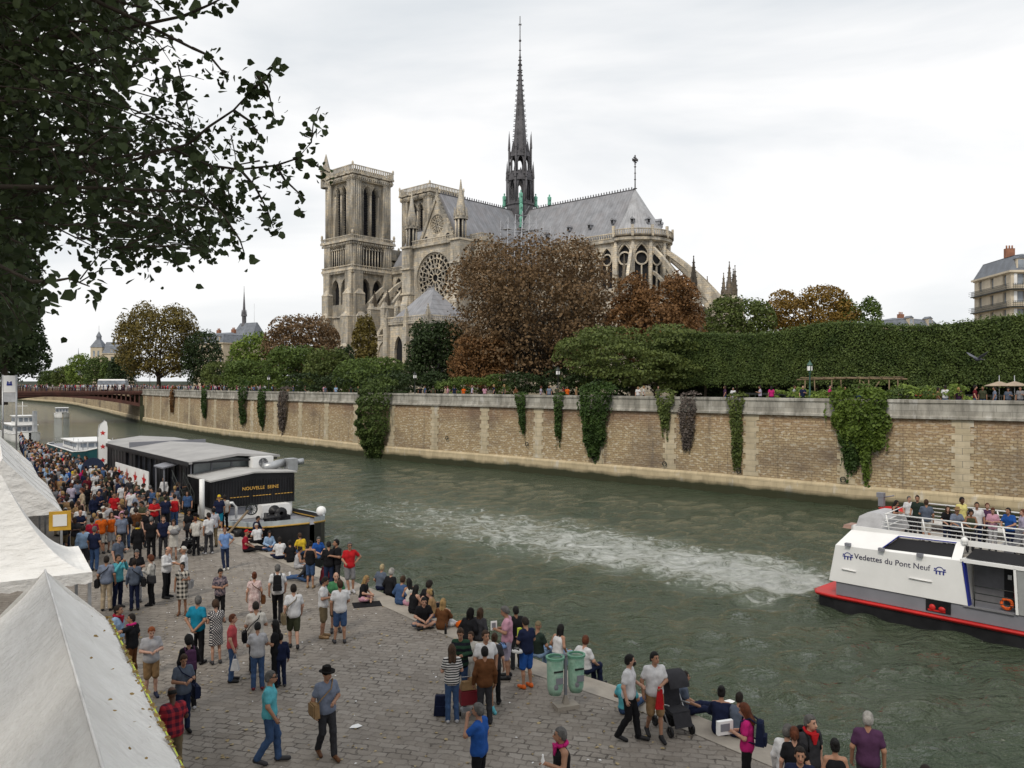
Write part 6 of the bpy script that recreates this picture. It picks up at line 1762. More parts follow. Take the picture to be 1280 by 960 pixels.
M['teal'] = varied('teal_paint', (.012, .065, .075), .5, .2, .8)
ts = small_ship('teal_boat', 'teal hulled moored boat beyond the barge with a low awning deck', 'boat', -38.7, 77.3, math.atan2(.772, -.635), 20, 5, 'teal', 2.3, [(11, 7, 3.2, 2.2, .8, True)])
for k in range(4):
 m = MB(); m.tube([(2.2 + 2.2 * k, -1.6, 2.3), (2.2 + 2.2 * k, -1.6, 3.4)], .03, 5); m.tube([(2.2 + 2.2 * k, 1.6, 2.3), (2.2 + 2.2 * k, 1.6, 3.4)], .03, 5); m.build('stanchion', [M['steel']], ts)['kind'] = 'stuff'
ws = small_ship('white_boat', 'white two-decked passenger boat moored beyond the teal one', 'boat', -73.5, 122.0, math.atan2(.772, -.635), 18, 4.0, 'white_paint', 1.2, [(10, 11, 3.4, 1.2, 1.3, True), (7, 4, 2.6, 2.6, 1.3, True)])
m = MB(); m.tube([(7, 0, 3.9), (7, 0, 6.2)], .06, 5); m.box(7, 0, 5.5, .08, 1.4, .08); m.build('mast', [M['white_paint']], ws)
m = MB(); m.box(1.8, -.9, 3.0, 1.0, .5, 3.6); m.build('funnel', [varied('pale_panel', (.55, .56, .57), .6)], ws)
sb = small_ship('motor_boat', 'small white covered motor boat out on the river before the bridge', 'boat', -118.5, 211.0, math.atan2(.8, -.5), 8.5, 3.4, 'white_paint', 1.1, [(4.2, 4.6, 2.8, 1.1, 1.5, True)])
small_ship('far_boat', 'far pale boat moored under the bridge on the island side', 'boat', -150, 292, math.atan2(.8, -.6), 16, 4.4, 'grey_paint', 1.6, [(8, 9, 3.4, 1.6, 1.6, True)])
Y = 66.0; x = (12 - 640) / FPX * Y
root = empty('landing_sign', (x, Y, QUAY), R(8)); tag(root, 'tall pale landing sign on two steel posts with a blue boat mark', 'sign')
for q in (-.52, .52):
 m = MB(); m.tube([(q, 0, 0), (q, 0, 7.95)], .07, 7); m.build('post', [M['steel']], root)
m = MB(); m.box(0, 0, 7.2, 1.0, .06, 1.4, 0, 0); m.box(0, 0, 6.1, 1.0, .05, .75, 0, 1); m.build('panel', [M['white_paint'], varied('sign_grey', (.42, .43, .45), .6)], root)
m = MB(); m.box(0, -.04, 7.15, .42, .02, .16); m.box(-.13, -.04, 7.32, .1, .02, .2); m.box(.13, -.04, 7.32, .1, .02, .2); m.box(0, -.04, 7.3, .3, .02, .06); m.build('boat_mark', [M['blue_paint']], root)['kind'] = 'stuff'
M['canvas'] = (lambda t: t)(NT('tent_canvas', .75, .25))
_t = M['canvas']; co = _t.coord('Object'); n_ = _t.noise(co, 1.1, 5, .6); n2_ = _t.noise(_t.mapping(co, (3, .6, 1)), 2.0, 4, .6)
_c = _t.ramp(n_, [(.3, (.70, .685, .655)), (.7, (.82, .81, .785))]); _t.base(_t.mix(_t.ramp(n2_, [(.55, 0), (.8, .35)]), _c, (.60, .575, .535))); _t.bump(_t.math('ADD', n2_, n_), .7, .14)
M['canvas'] = _t.mat
TD = Vector((-.546, .838)); TN = Vector((-.838, -.546))
def tent_frame(e, z):
 return empty('market_tent', (e.x, e.y, QUAY), math.atan2(TD.y, TD.x))
EV = 4.2 - QUAY
def gable_tent(e, Ln, half, rise, label, full=2.0, seams=3):
 """local x along the row, y>0 away from the crowd"""
 r = tent_frame(e, 0); tag(r, label, 'tent', 'white tents along the near bank')
 rs = np.random.RandomState(int(abs(e.x) * 10)); m = MB(); K = 26; J = 8
 def sag(u, t): return -.07 * math.sin(PI * t) * (1 + .5 * math.sin(6 * u)) + .022 * math.sin(5.3 * u + 9 * t) * math.sin(3.1 * u - 2 * t) + .010 * math.sin(19 * u + 7 * t)
 for sg in (0, 1):
  rows = []
  for j in range(J + 1):
   t = j / J; y = half * t if sg == 0 else 2 * half - half * t
   rows.append([(Ln * k / K, y, EV + rise * t + sag(Ln * k / K, t)) for k in range(K + 1)])
  for a, b in zip(rows, rows[1:]): m.strip(a, b, 0, True)
 for x in (0, Ln): m.add([(x, 0, EV), (x, half, EV + rise), (x, 2 * half, EV)], [(0, 1, 2)])
 m.build('roof', [M['canvas']], r)
 v = MB(); 
 for y in (-.01, 2 * half + .01):
  up = [(Ln * k / 40, y, EV + .02) for k in range(41)]; lo = [(Ln * k / 40, y, EV - .24 - .05 * abs(math.sin(k * PI / 2.0))) for k in range(41)]
  v.strip(up, lo)
 v.build('valance', [M['canvas']], r)['kind'] = 'stuff'
 sm = MB(); sm.tube([(Ln * k / 12, half, EV + rise + .015) for k in range(13)], .022, 5)
 for q in range(1, seams): sm.tube([(Ln * q / seams, half * t, EV + rise * t + .02 + sag(Ln * q / seams, t)) for t in (0, .125, .25, .375, .5, .625, .75, .875, 1)], .014, 4)
 sm.build('seam', [varied('seam_tape', (.70, .69, .67), .7)], r)['kind'] = 'stuff'
 for x in (.06, Ln - .06):
  for y in (.06, 2 * half - .06):
   p = MB(); p.box(x, y, EV / 2, .08, .08, EV); p.build('leg', [M['steel']], r)
 return r
def pagoda_tent(e, w, rise, label):
 r = tent_frame(e, 0); tag(r, label, 'tent', 'white tents along the near bank')
 m = MB(); J = 12; K = 40; rows = []
 for j in range(J + 1):
  t = j / J; f = 1 - t; z = EV + rise * (1 - (1 - t) ** .62) if False else EV + rise * t ** 1.9
  ring = []
  for k in range(K):
   a = 8 * k / K; sd = int(a // 2); q = a % 2 - 1
   px, py = [(q, -1), (1, q), (-q, 1), (-1, -q)][sd]
   edge = 1 - abs(q)
   ring.append((w / 2 + px * w / 2 * f, w / 2 + py * w / 2 * f, z - .10 * edge * math.sin(PI * f) - .03 * math.sin(9 * a + 5 * t) * f * edge))
  rows.append(ring + [ring[0]])
 for a, b in zip(rows, rows[1:]): m.strip(a, b, 0, True)
 m.build('roof', [M['canvas']], r)
 v = MB()
 for a, b in (((0, 0), (w, 0)), ((w, 0), (w, w)), ((w, w), (0, w)), ((0, w), (0, 0))):
  n = 24; up = [(a[0] + (b[0] - a[0]) * k / n, a[1] + (b[1] - a[1]) * k / n, EV + .01) for k in range(n + 1)]
  v.strip(up, [(x, y, z - .26 - .04 * abs(math.sin(k * PI / 2))) for k, (x, y, z) in enumerate(up)])
 v.build('valance', [M['canvas']], r)
 for x in (.06, w - .06):
  for y in (.06, w - .06):
   p = MB(); p.box(x, y, EV / 2, .08, .08, EV); p.build('leg', [M['steel']], r)
 return r
E1 = on_level(236, 976, 4.2); E1b = on_level(137, 771, 4.2)
gable_tent(Vector((-1.3, 5.65, 0)), (Vector((-8.25, 16.4)) - Vector((-1.3, 5.65))).length, 1.1, 1.12, 'nearest white tent with fallen leaves along its yellow trimmed eave', seams=1)
e2 = Vector((-10.7, 20.4, 0)); pagoda_tent(e2, 3.9, 2.45, 'white peaked tent behind the nearest one, with swooping sides')
e3 = Vector((-16.6, 29.6, 0)); gable_tent(e3, 10.5, 1.9, 2.1, 'long grey-white ridged tent beyond the peaked one', seams=4)
e4 = Vector((-22.9, 38.9, 0)); gable_tent(e4, 12.0, 2.1, 2.2, 'farthest grey-white tent beside the dense crowd', seams=3)
tape = MB(); rs = np.random.RandomState(3); a = Vector((-3.6, 9.2, 4.19)); b = Vector((-8.25, 16.4, 4.19))
tape.box((a.x + b.x) / 2 + .02, (a.y + b.y) / 2, 4.13, (b - a).length, .03, .09, math.atan2(b.y - a.y, b.x - a.x))
o_ = tape.build('eave_tape', [varied('yellow_tape', (.55, .62, .05), .6, .2, 3)]); tag(o_, 'yellow-green tape along the eave of the nearest tent', 'tape')
P = []
for k in range(110):
 t = rs.rand(); q = a.lerp(b, t); P.append((q.x - abs(rs.normal(0, .05)), q.y, 4.24 + rs.rand() * .05))
for k in range(14):
 t = rs.rand(); q = a.lerp(b, t); w_ = rs.rand() * .8; P.append((q.x + TN.x * w_, q.y + TN.y * w_, 4.22 + 1.12 / 1.1 * w_))
V, F = leaf_quads(np.array(P), np.tile([[.2, -.1, 1.0]], (len(P), 1)), .06, rs, near=True, jitter=.3)
kind(link('fallen_leaves', np_mesh('fallen_leaves', V, F, leaf_mat('leaves_litter', (.12, .07, .02), (.40, .28, .09)))), 'stuff')['label'] = 'dry brown leaves caught on the nearest tent'
p = at_depth(75, 651, 27.5)
root = empty('menu_board', p, R(25)); tag(root, 'yellow framed white board hanging at the corner of the long tent', 'sign')
m = MB(); m.box(0, 0, 0, .66, .05, .66, 0, 0); m.build('frame', [varied('ochre_frame', (.55, .32, .04), .6)], root)
m = MB(); m.box(0, -.03, .02, .42, .03, .40); m.build('board', [M['white_paint']], root)
P = []
for k in range(900):
 Y = 8 + 24 * rs.rand() ** 1.3; px = rs.uniform(150, 900); X = (px - 640) / FPX * Y
 if X < 4.6 - (Y - 15.7) * .82 and X > -3.2 - (Y - 9.2) * .65 + .4: P.append((X, Y, QUAY + .012))
V, F = leaf_quads(np.array(P), np.tile([[0, 0, 1.0]], (len(P), 1)), .07, rs, near=True, jitter=.12)
V[:, 2] = np.maximum(V[:, 2], QUAY + .004)
kind(link('fallen_leaves', np_mesh('fallen_leaves', V, F, leaf_mat('leaves_litter2', (.20, .14, .06), (.50, .40, .22)))), 'stuff')['label'] = 'pale dry leaves scattered over the cobbles'
P = []
for k in range(260):
 Y = 10 + 30 * rs.rand(); X = rs.uniform(-3.2 - (Y - 9.2) * .65 + .4, 4.4 - (Y - 15.7) * .82); P.append((X, Y, QUAY + .01))
V, F = leaf_quads(np.array(P), np.tile([[0, 0, 1.0]], (len(P), 1)), .055, rs, jitter=.1); V[:, 2] = np.maximum(V[:, 2], QUAY + .004)
kind(link('scraps', np_mesh('scraps', V, F, M['white_paint'])), 'stuff')['label'] = 'small pale scraps of paper on the cobbles'
for px, py, s, lab in ((445, 909, .13, 'white paper lying on the cobbles between the hat man and the bins'), (912, 878, .14, 'small white paper near the stroller wheels')):
 q = on_level(px, py, QUAY); m = MB(); m.add([(-s, -.07, .012), (s * .3, -.1, .03), (s, .04, .012), (s * .2, .1, .035), (-s * .7, .08, .012)], [(0, 1, 3, 4), (1, 2, 3)]); o_ = m.build('paper', [M['white_paint']], None, (q.x, q.y, QUAY)); tag(o_, lab, 'litter')
# ================================================================== people: bodies grown from smooth distance fields
def surf_net(D, org, h):
 s = D < 0
 nx, ny, nz = D.shape
 c = [s[i:nx - 1 + i, j:ny - 1 + j, k:nz - 1 + k] for i in (0, 1) for j in (0, 1) for k in (0, 1)]
 anyv = np.logical_or.reduce(c); allv = np.logical_and.reduce(c)
 I = np.argwhere(anyv & ~allv)
 if len(I) == 0: return np.zeros((0, 3)), np.zeros((0, 4), int)
 idx = -np.ones((nx - 1, ny - 1, nz - 1), dtype=np.int64); idx[I[:, 0], I[:, 1], I[:, 2]] = np.arange(len(I))
 acc = np.zeros((len(I), 3)); cnt = np.zeros(len(I))
 corners = [(i, j, k) for i in (0, 1) for j in (0, 1) for k in (0, 1)]
 val = {cc: D[I[:, 0] + cc[0], I[:, 1] + cc[1], I[:, 2] + cc[2]] for cc in corners}
 for a in corners:
  for ax in range(3):
   if a[ax] == 0:
    b = tuple(1 if q == ax else a[q] for q in range(3))
    va, vb = val[a], val[b]; m = (va < 0) != (vb < 0)
    t = np.where(m, va / np.where(m, va - vb, 1), 0)
    p = np.tile(np.array(a, float), (len(I), 1)); p[:, ax] += t
    acc += np.where(m[:, None], p, 0); cnt += m
 V = (I + acc / cnt[:, None]) * h + np.array(org)
 F = []
 for ax in range(3):
  sl0 = [slice(None)] * 3; sl1 = [slice(None)] * 3; sl0[ax] = slice(0, -1); sl1[ax] = slice(1, None)
  e = np.argwhere(s[tuple(sl0)] != s[tuple(sl1)])
  u, v = (ax + 1) % 3, (ax + 2) % 3
  e = e[(e[:, u] > 0) & (e[:, v] > 0) & (e[:, u] < idx.shape[u]) & (e[:, v] < idx.shape[v]) & (e[:, ax] < idx.shape[ax])]
  def cell(du, dv):
   q = e.copy(); q[:, u] -= du; q[:, v] -= dv; return idx[q[:, 0], q[:, 1], q[:, 2]]
  Q = np.stack([cell(1, 1), cell(0, 1), cell(0, 0), cell(1, 0)], 1)
  neg = s[e[:, 0], e[:, 1], e[:, 2]]
  Q[~neg] = Q[~neg][:, ::-1]
  F.append(Q)
 F = np.concatenate(F); F = F[(F >= 0).all(1)]
 return V, F
class Field:
 def __init__(self, lo, hi, h):
  self.h = h; self.lo = np.array(lo)
  n = np.ceil((np.array(hi) - self.lo) / h).astype(int) + 1
  ax = [self.lo[i] + h * np.arange(n[i]) for i in range(3)]
  self.P = np.stack(np.meshgrid(*ax, indexing='ij'), -1).astype(np.float32)
  self.D = np.full(self.P.shape[:3], 9.0, dtype=np.float32)
 def cone(self, a, b, ra, rb):
  a = np.array(a, np.float32); b = np.array(b, np.float32); ba = b - a; L2 = float((ba * ba).sum()) + 1e-9
  pa = self.P - a; t = np.clip((pa @ ba) / L2, 0, 1)
  return np.sqrt(((pa - t[..., None] * ba) ** 2).sum(-1)) - (ra + (rb - ra) * t)
 def ell(self, c, r, M3=None):
  q = self.P - np.array(c, np.float32)
  if M3 is not None: q = q @ np.array(M3, np.float32)
  r = np.array(r, np.float32)
  k = np.sqrt(((q / r) ** 2).sum(-1)); return (k - 1) * float(r.min())
 def add(self, d, k=.03):
  hh = np.clip(.5 + .5 * (self.D - d) / k, 0, 1)
  self.D = self.D * (1 - hh) + d * hh - k * hh * (1 - hh)
 def cut(self, d): self.D = np.maximum(self.D, d)
 def plane(self, p, n):
  return (self.P - np.array(p, np.float32)) @ np.array(n, np.float32)
 def net(self): return surf_net(self.D, self.lo, self.h)
V3 = lambda *a: np.array(a, float)
def mk(pel=(0, 0, .95), che=(0, 0, 1.30), nk=(0, .0, 1.47), head=(0, -.03, 1.62), el=None, wr=None, kn=None, an=None, toe=None, pitch=0.0, yaw=0.0):
 """el/wr/kn/an: ((left x,y,z),(right x,y,z)); the figure faces -Y, its left is +X"""
 d = dict(pel=V3(*pel), che=V3(*che), nk=V3(*nk), head=V3(*head), pitch=pitch, yaw=yaw)
 d['el'] = [V3(*q) for q in (el or ((.25, .03, 1.15), (-.25, .03, 1.15)))]
 d['wr'] = [V3(*q) for q in (wr or ((.26, -.07, .90), (-.26, -.07, .90)))]
 d['kn'] = [V3(*q) for q in (kn or ((.10, -.02, .50), (-.10, -.02, .50)))]
 d['an'] = [V3(*q) for q in (an or ((.11, .03, .08), (-.12, .03, .08)))]
 up = d['nk'] - d['che']; up = up / np.linalg.norm(up)
 d['sh'] = [d['nk'] - up * .075 + V3(.166, .01, 0), d['nk'] - up * .075 + V3(-.166, .01, 0)]
 d['hip'] = [d['pel'] + V3(.09, 0, -.03), d['pel'] + V3(-.09, 0, -.03)]
 d['toe'] = [V3(*q) for q in toe] if toe else [a + V3(.02 * s, -.19, -.045) for a, s in zip(d['an'], (1, -1))]
 return d
PH_EL = ((.25, -.02, 1.16), (-.25, -.02, 1.16))
SIT = dict(pel=(0, 0, .13), che=(0, -.06, .47), nk=(0, -.10, .64), head=(0, -.16, .78))
POSES = {
 'stand': mk(),
 'stand2': mk(el=((.26, .05, 1.16), (-.25, -.02, 1.15)), wr=((.24, .0, .90), (-.20, -.20, 1.04)), kn=((.10, -.05, .50), (-.11, .0, .50)), an=((.15, -.02, .08), (-.12, .05, .08)), yaw=15),
 'phone': mk(el=PH_EL, wr=((.09, -.25, 1.19), (-.09, -.24, 1.17)), head=(0, -.06, 1.61), pitch=22),
 'onehand': mk(el=((.25, -.03, 1.16), (-.25, .03, 1.15)), wr=((.13, -.26, 1.22), (-.26, -.06, .90)), yaw=-12),
 'walk': mk(el=((.24, .10, 1.16), (-.25, -.01, 1.15)), wr=((.25, .07, .91), (-.23, -.14, .93)), kn=((.09, -.13, .51), (-.09, -.02, .50)), an=((.08, -.15, .08), (-.09, .22, .13)), toe=((.09, -.35, .05), (-.10, .05, .035))),
 'walkhand': mk(el=((.25, -.02, 1.15), (-.26, .05, 1.15)), wr=((.06, -.24, 1.13), (-.25, -.02, .90)), kn=((.09, -.13, .52), (-.09, -.02, .50)), an=((.09, -.18, .09), (-.10, .20, .12)), toe=((.10, -.38, .05), (-.11, .02, .035)), yaw=25),
 'hip': mk(el=((.40, .06, 1.20), (-.25, .0, 1.15)), wr=((.20, -.03, 1.03), (-.20, -.20, 1.08)), kn=((.12, -.03, .50), (-.09, -.04, .50)), an=((.13, .02, .08), (-.03, -.10, .08))),
 'behind': mk(el=((.27, .10, 1.16), (-.27, .10, 1.16)), wr=((.06, .17, .93), (-.06, .18, .95)), yaw=35),
 'photo': mk(el=((.22, -.20, 1.27), (-.22, -.20, 1.27)), wr=((.07, -.30, 1.52), (-.08, -.30, 1.51)), head=(0, -.03, 1.62)),
 'drink': mk(el=((.27, -.14, 1.26), (-.25, .03, 1.15)), wr=((.09, -.19, 1.48), (-.26, -.05, .90))),
 'point': mk(el=((.44, -.06, 1.38), (-.25, .03, 1.15)), wr=((.70, -.12, 1.40), (-.24, -.08, .90)), yaw=40),
 'push': mk(che=(0, -.05, 1.29), nk=(0, -.09, 1.46), head=(0, -.14, 1.60), el=((.25, -.14, 1.16), (-.25, -.14, 1.16)), wr=((.19, -.38, 1.05), (-.19, -.38, 1.05)), pitch=10),
 'rail': mk(che=(0, -.06, 1.29), nk=(0, -.10, 1.46), head=(0, -.15, 1.60), el=((.26, -.14, 1.14), (-.26, -.14, 1.14)), wr=((.12, -.36, 1.06), (-.12, -.36, 1.06))),
 'cross': mk(**SIT, el=((.27, -.12, .34), (-.27, -.12, .34)), wr=((.10, -.33, .26), (-.08, -.34, .27)), kn=((.33, -.27, .17), (-.33, -.27, .17)), an=((-.08, -.37, .07), (.10, -.30, .08)), toe=((-.22, -.40, .05), (.24, -.33, .06)), pitch=18),
 'edge': mk(**SIT, el=((.27, .0, .36), (-.27, .0, .36)), wr=((.22, -.16, .17), (-.22, -.16, .17)), kn=((.11, -.45, .12), (-.11, -.45, .12)), an=((.11, -.50, -.30), (-.11, -.48, -.30)), pitch=5),
 'edge2': mk(pel=(0, 0, .13), che=(0, .03, .48), nk=(0, .02, .66), head=(0, -.03, .81), el=((.30, .12, .38), (-.27, -.03, .36)), wr=((.30, .18, .06), (-.18, -.24, .22)), kn=((.11, -.45, .13), (-.11, -.45, .13)), an=((.12, -.50, -.30), (-.11, -.48, -.30)), yaw=35),
 'knees': mk(**SIT, el=((.27, -.20, .36), (-.27, -.20, .36)), wr=((.08, -.42, .36), (-.08, -.43, .38)), kn=((.13, -.36, .47), (-.13, -.36, .47)), an=((.12, -.56, .08), (-.12, -.54, .08)), pitch=10),
 'legsout': mk(pel=(0, 0, .13), che=(0, .02, .48), nk=(0, -.01, .66), head=(0, -.06, .81), el=((.28, -.02, .38), (-.28, -.02, .38)), wr=((.16, -.28, .22), (-.16, -.28, .24)), kn=((.12, -.46, .16), (-.12, -.46, .14)), an=((.16, -.90, .09), (-.14, -.90, .09)), toe=((.20, -.96, .22), (-.18, -.96, .22))),
}
def rot3(pitch, yaw):
 """head-local -> world: yaw about z, then nod forward"""
 m = Matrix.Rotation(R(yaw), 3, 'Z') @ Matrix.Rotation(R(pitch), 3, 'X')
 return np.array(m)
BH = .0155
def bounds(p, pad=.2):
 A = np.array([p['pel'], p['che'], p['nk'], p['head']] + p['el'] + p['wr'] + p['kn'] + p['an'] + p['toe'] + p['sh'])
 lo, hi = A.min(0) - pad, A.max(0) + pad; return lo, hi
def body_part(p, what):
 lo, hi = bounds(p)
 f = Field(lo, hi, BH if what == 'body' else .019)
 g = 0.0 if what == 'body' else .0
 ax = (p['che'] - p['pel']); ax = ax / np.linalg.norm(ax)
 X = V3(1, 0, 0)
 def torso(e, k=.05):
  for s in (-1, 1):
   f.add(f.cone(p['pel'] + X * .055 * s, p['che'] + X * .075 * s, .112 + e, .112 + e), k)
   f.add(f.cone(p['che'] + X * .09 * s, p['nk'] - ax * .095 + X * .095 * s, .100 + e, .066 + e), k)
  f.add(f.cone(p['pel'] + X * .07, p['pel'] - X * .07, .118 + e, .118 + e), k)
 def arm(i, e, t0=1.0, k=.03):
  sh, el, wr = p['sh'][i], p['el'][i], p['wr'][i]
  if t0 <= 1.0:
   f.add(f.cone(sh, sh + (el - sh) * t0, .058 + e, .058 - .012 * t0 + e * 1.6), k)
  else:
   f.add(f.cone(sh, el, .058 + e, .046 + e), k); f.add(f.cone(el, el + (wr - el) * (t0 - 1), .045 + e, .036 + e * 1.3), k)
 def leg(i, e, t0=2.0, k=.03, flare=0):
  h, kn, an = p['hip'][i], p['kn'][i], p['an'][i]
  t = min(1.0, t0); f.add(f.cone(h, h + (kn - h) * t, .088 + e, .088 - .030 * t + e * (1.5 if t0 < 1.2 else 1)), k)
  if t0 > 1:
   q = kn + (an - kn) * (t0 - 1); m = kn + (an - kn) * .35
   m[1] += .012
   f.add(f.cone(kn, m if t0 > 1.35 else q, .056 + e, .054 + e), k)
   if t0 > 1.35: f.add(f.cone(m, q, .054 + e, .040 + e * 1.2 + flare), k)
 if what == 'body':
  torso(-.012)
  f.add(f.cone(p['nk'] - ax * .05, p['head'] - V3(0, -.02, .05), .052, .050), .03)
  Rm = rot3(p['pitch'], p['yaw']); hc = p['head']
  def hp(x, y, z): return hc + Rm @ V3(x, y, z)
  f.add(f.ell(hp(0, .01, .02), (.076, .095, .100), Rm), .02)
  f.add(f.ell(hp(0, -.028, -.045), (.056, .066, .072), Rm), .02)
  f.add(f.cone(hp(0, -.088, .012), hp(0, -.110, -.028), .012, .018), .012)
  for s in (-1, 1): f.add(f.ell(hp(.079 * s, .012, -.012), (.013, .024, .034), Rm), .008)
  for i in (0, 1):
   f.add(f.cone(p['nk'] - ax * .055 + X * (.05 if i == 0 else -.05), p['sh'][i], .050, .056), .03)
   arm(i, -.004, 2.0)
   d = p['wr'][i] - p['el'][i]; d = d / np.linalg.norm(d)
   f.add(f.cone(p['wr'][i], p['wr'][i] + d * .075, .028, .033), .02)
   leg(i, -.006); f.add(f.cone(p['an'][i] + V3(0, .03, -.02), p['toe'][i], .040, .034), .02)
  V, F = f.net()
  mb = MB()
  for i in (0, 1):
   d = p['wr'][i] - p['el'][i]; d = d / np.linalg.norm(d); d = Vector(d)
   inn = Vector((-1 if i == 0 else 1, 0, 0)) if abs(d.z) > .6 else Vector((0, 0, -1))
   side = d.cross(inn).normalized(); inn = side.cross(d).normalized()
   pc = Vector(p['wr'][i]) + d * .075
   for q, (o, ln) in enumerate(((-.026, .070), (-.009, .080), (.009, .075), (.025, .060))):
    a = pc + side * o + d * .012; b = a + (d * .85 + inn * .35).normalized() * ln * .55; c = b + (d * .35 + inn * .9).normalized() * ln * .5
    mb.tube([a - d * .02, a, b, c], .0105, 5, r2=.0075)
   fwd = -side if (d.z < -.5 and side.y > 0) or d.z >= -.5 and side.z < 0 else side
   a = pc - d * .045 + fwd * .030; mb.tube([a - fwd * .01, a + fwd * .022 + d * .022, a + fwd * .026 + d * .052 + inn * .012], .012, 5, r2=.008)
  n0 = len(V)
  me = bpy.data.meshes.new('person')
  eyes = MB()
  for s in (-1, 1):
   q = hp(.031 * s, -.083, .018); eyes.ball(q[0], q[1], q[2], .0125, n=7, m=5)
  q = hp(0, -.094, -.062); mo = MB(); mo.ball(q[0], q[1], q[2], .024, .010, .008, 8, 4)
  for s in (-1, 1):
   q = hp(.032 * s, -.092, .040); mo2 = q; eyes.ball(q[0], q[1], q[2], .018, .007, .005, 6, 4)
  allv = [tuple(v) for v in V] + mb.v + eyes.v + mo.v
  b1 = n0; b2 = b1 + len(mb.v); b3 = b2 + len(eyes.v)
  fs = [tuple(int(k) for k in q) for q in F] + [tuple(k + b1 for k in q) for q in mb.f] + [tuple(k + b2 for k in q) for q in eyes.f] + [tuple(k + b3 for k in q) for q in mo.f]
  mi = [0] * (len(F) + len(mb.f)) + [1] * len(eyes.f) + [2] * len(mo.f)
  me.from_pydata(allv, [], fs)
  for m in (M['skin'], M['eye'], M['lip']): me.materials.append(m)
  me.polygons.foreach_set('material_index', mi); me.polygons.foreach_set('use_smooth', [True] * len(fs)); me.update()
  return me
 upn = p['nk'] - p['che']; upn = upn / np.linalg.norm(upn)
 def neck_cut(d=.01): f.cut(f.plane(p['nk'] + upn * d, upn))
 sitting = p['pel'][2] < .5
 if what in ('short', 'long', 'vest', 'coat', 'dress'):
  torso(.011)
  t = {'short': .62, 'long': 1.96, 'vest': 0, 'coat': 1.96, 'dress': .35}[what]
  for i in (0, 1):
   if t:
    f.add(f.cone(p['nk'] - ax * .052 + X * (.05 if i == 0 else -.05), p['sh'][i], .060, .068), .03); arm(i, .010 if what != 'coat' else .018, t)
  if what in ('coat', 'dress'):
   k0 = (p['kn'][0] + p['kn'][1]) / 2; hm = p['pel'] + (k0 - p['pel']) * (.92 if what == 'dress' else .75)
   for i in (0, 1):
    s = 1 if i == 0 else -1
    f.add(f.cone(p['pel'] + X * .06 * s, hm + X * .085 * s, .125, .135), .06)
   f.cut(f.plane(hm, (hm - p['pel']) / np.linalg.norm(hm - p['pel'])))
  else:
   f.cut(f.plane(p['pel'] - ax * (.10 if not sitting else -.02), -ax))
  if what == 'vest': neck_cut(-.06)
  rng = np.sin(f.P[..., 2] * 34 + f.P[..., 0] * 13) * np.sin(f.P[..., 0] * 29 - f.P[..., 2] * 11 + 1.3) * np.sin(f.P[..., 1] * 23); f.D = f.D + (.004 * rng).astype(np.float32)
 elif what in ('trousers', 'shorts'):
  f.add(f.cone(p['pel'] + X * .068, p['pel'] - X * .068, .117, .117), .04)
  f.add(f.cone(p['pel'] + X * .05, p['pel'] + ax * .08 + X * .05, .112, .104), .04); f.add(f.cone(p['pel'] - X * .05, p['pel'] + ax * .08 - X * .05, .112, .104), .04)
  for i in (0, 1):
   if what == 'trousers': leg(i, .014, 1.98, flare=.010)
   else: leg(i, .020, .92)
  f.cut(f.plane(p['pel'] + ax * .10, ax))
  if what == 'trousers':
   for i in (0, 1): pass
  rng = np.sin(f.P[..., 2] * 40) * np.sin(f.P[..., 0] * 31 + f.P[..., 1] * 25); f.D = f.D + (.004 * rng).astype(np.float32)
 elif what == 'shoes':
  for i in (0, 1):
   a, t_ = p['an'][i], p['toe'][i]; dn = V3(0, 0, -.028) if p['an'][i][2] > p['toe'][i][2] else V3(0, 0, 0)
   f.D = np.minimum(f.D, f.cone(a + V3(0, .035, -.025) if a[2] > t_[2] else a, t_, .050, .042)); f.add(f.cone(a, a + V3(0, 0, .01), .048, .048), .02)
  if p['an'][0][2] < .2 and p['an'][1][2] < .2 and p['an'][0][2] > 0: f.cut(-.0 - f.plane((0, 0, .0), (0, 0, 1)))
 V, F = f.net()
 return np_mesh({'short': 'shirt', 'long': 'shirt', 'vest': 'vest', 'coat': 'coat', 'dress': 'dress', 'trousers': 'trousers', 'shorts': 'shorts', 'shoes': 'shoes'}[what], V, F, M['leather' if what == 'shoes' else 'cloth'], True)
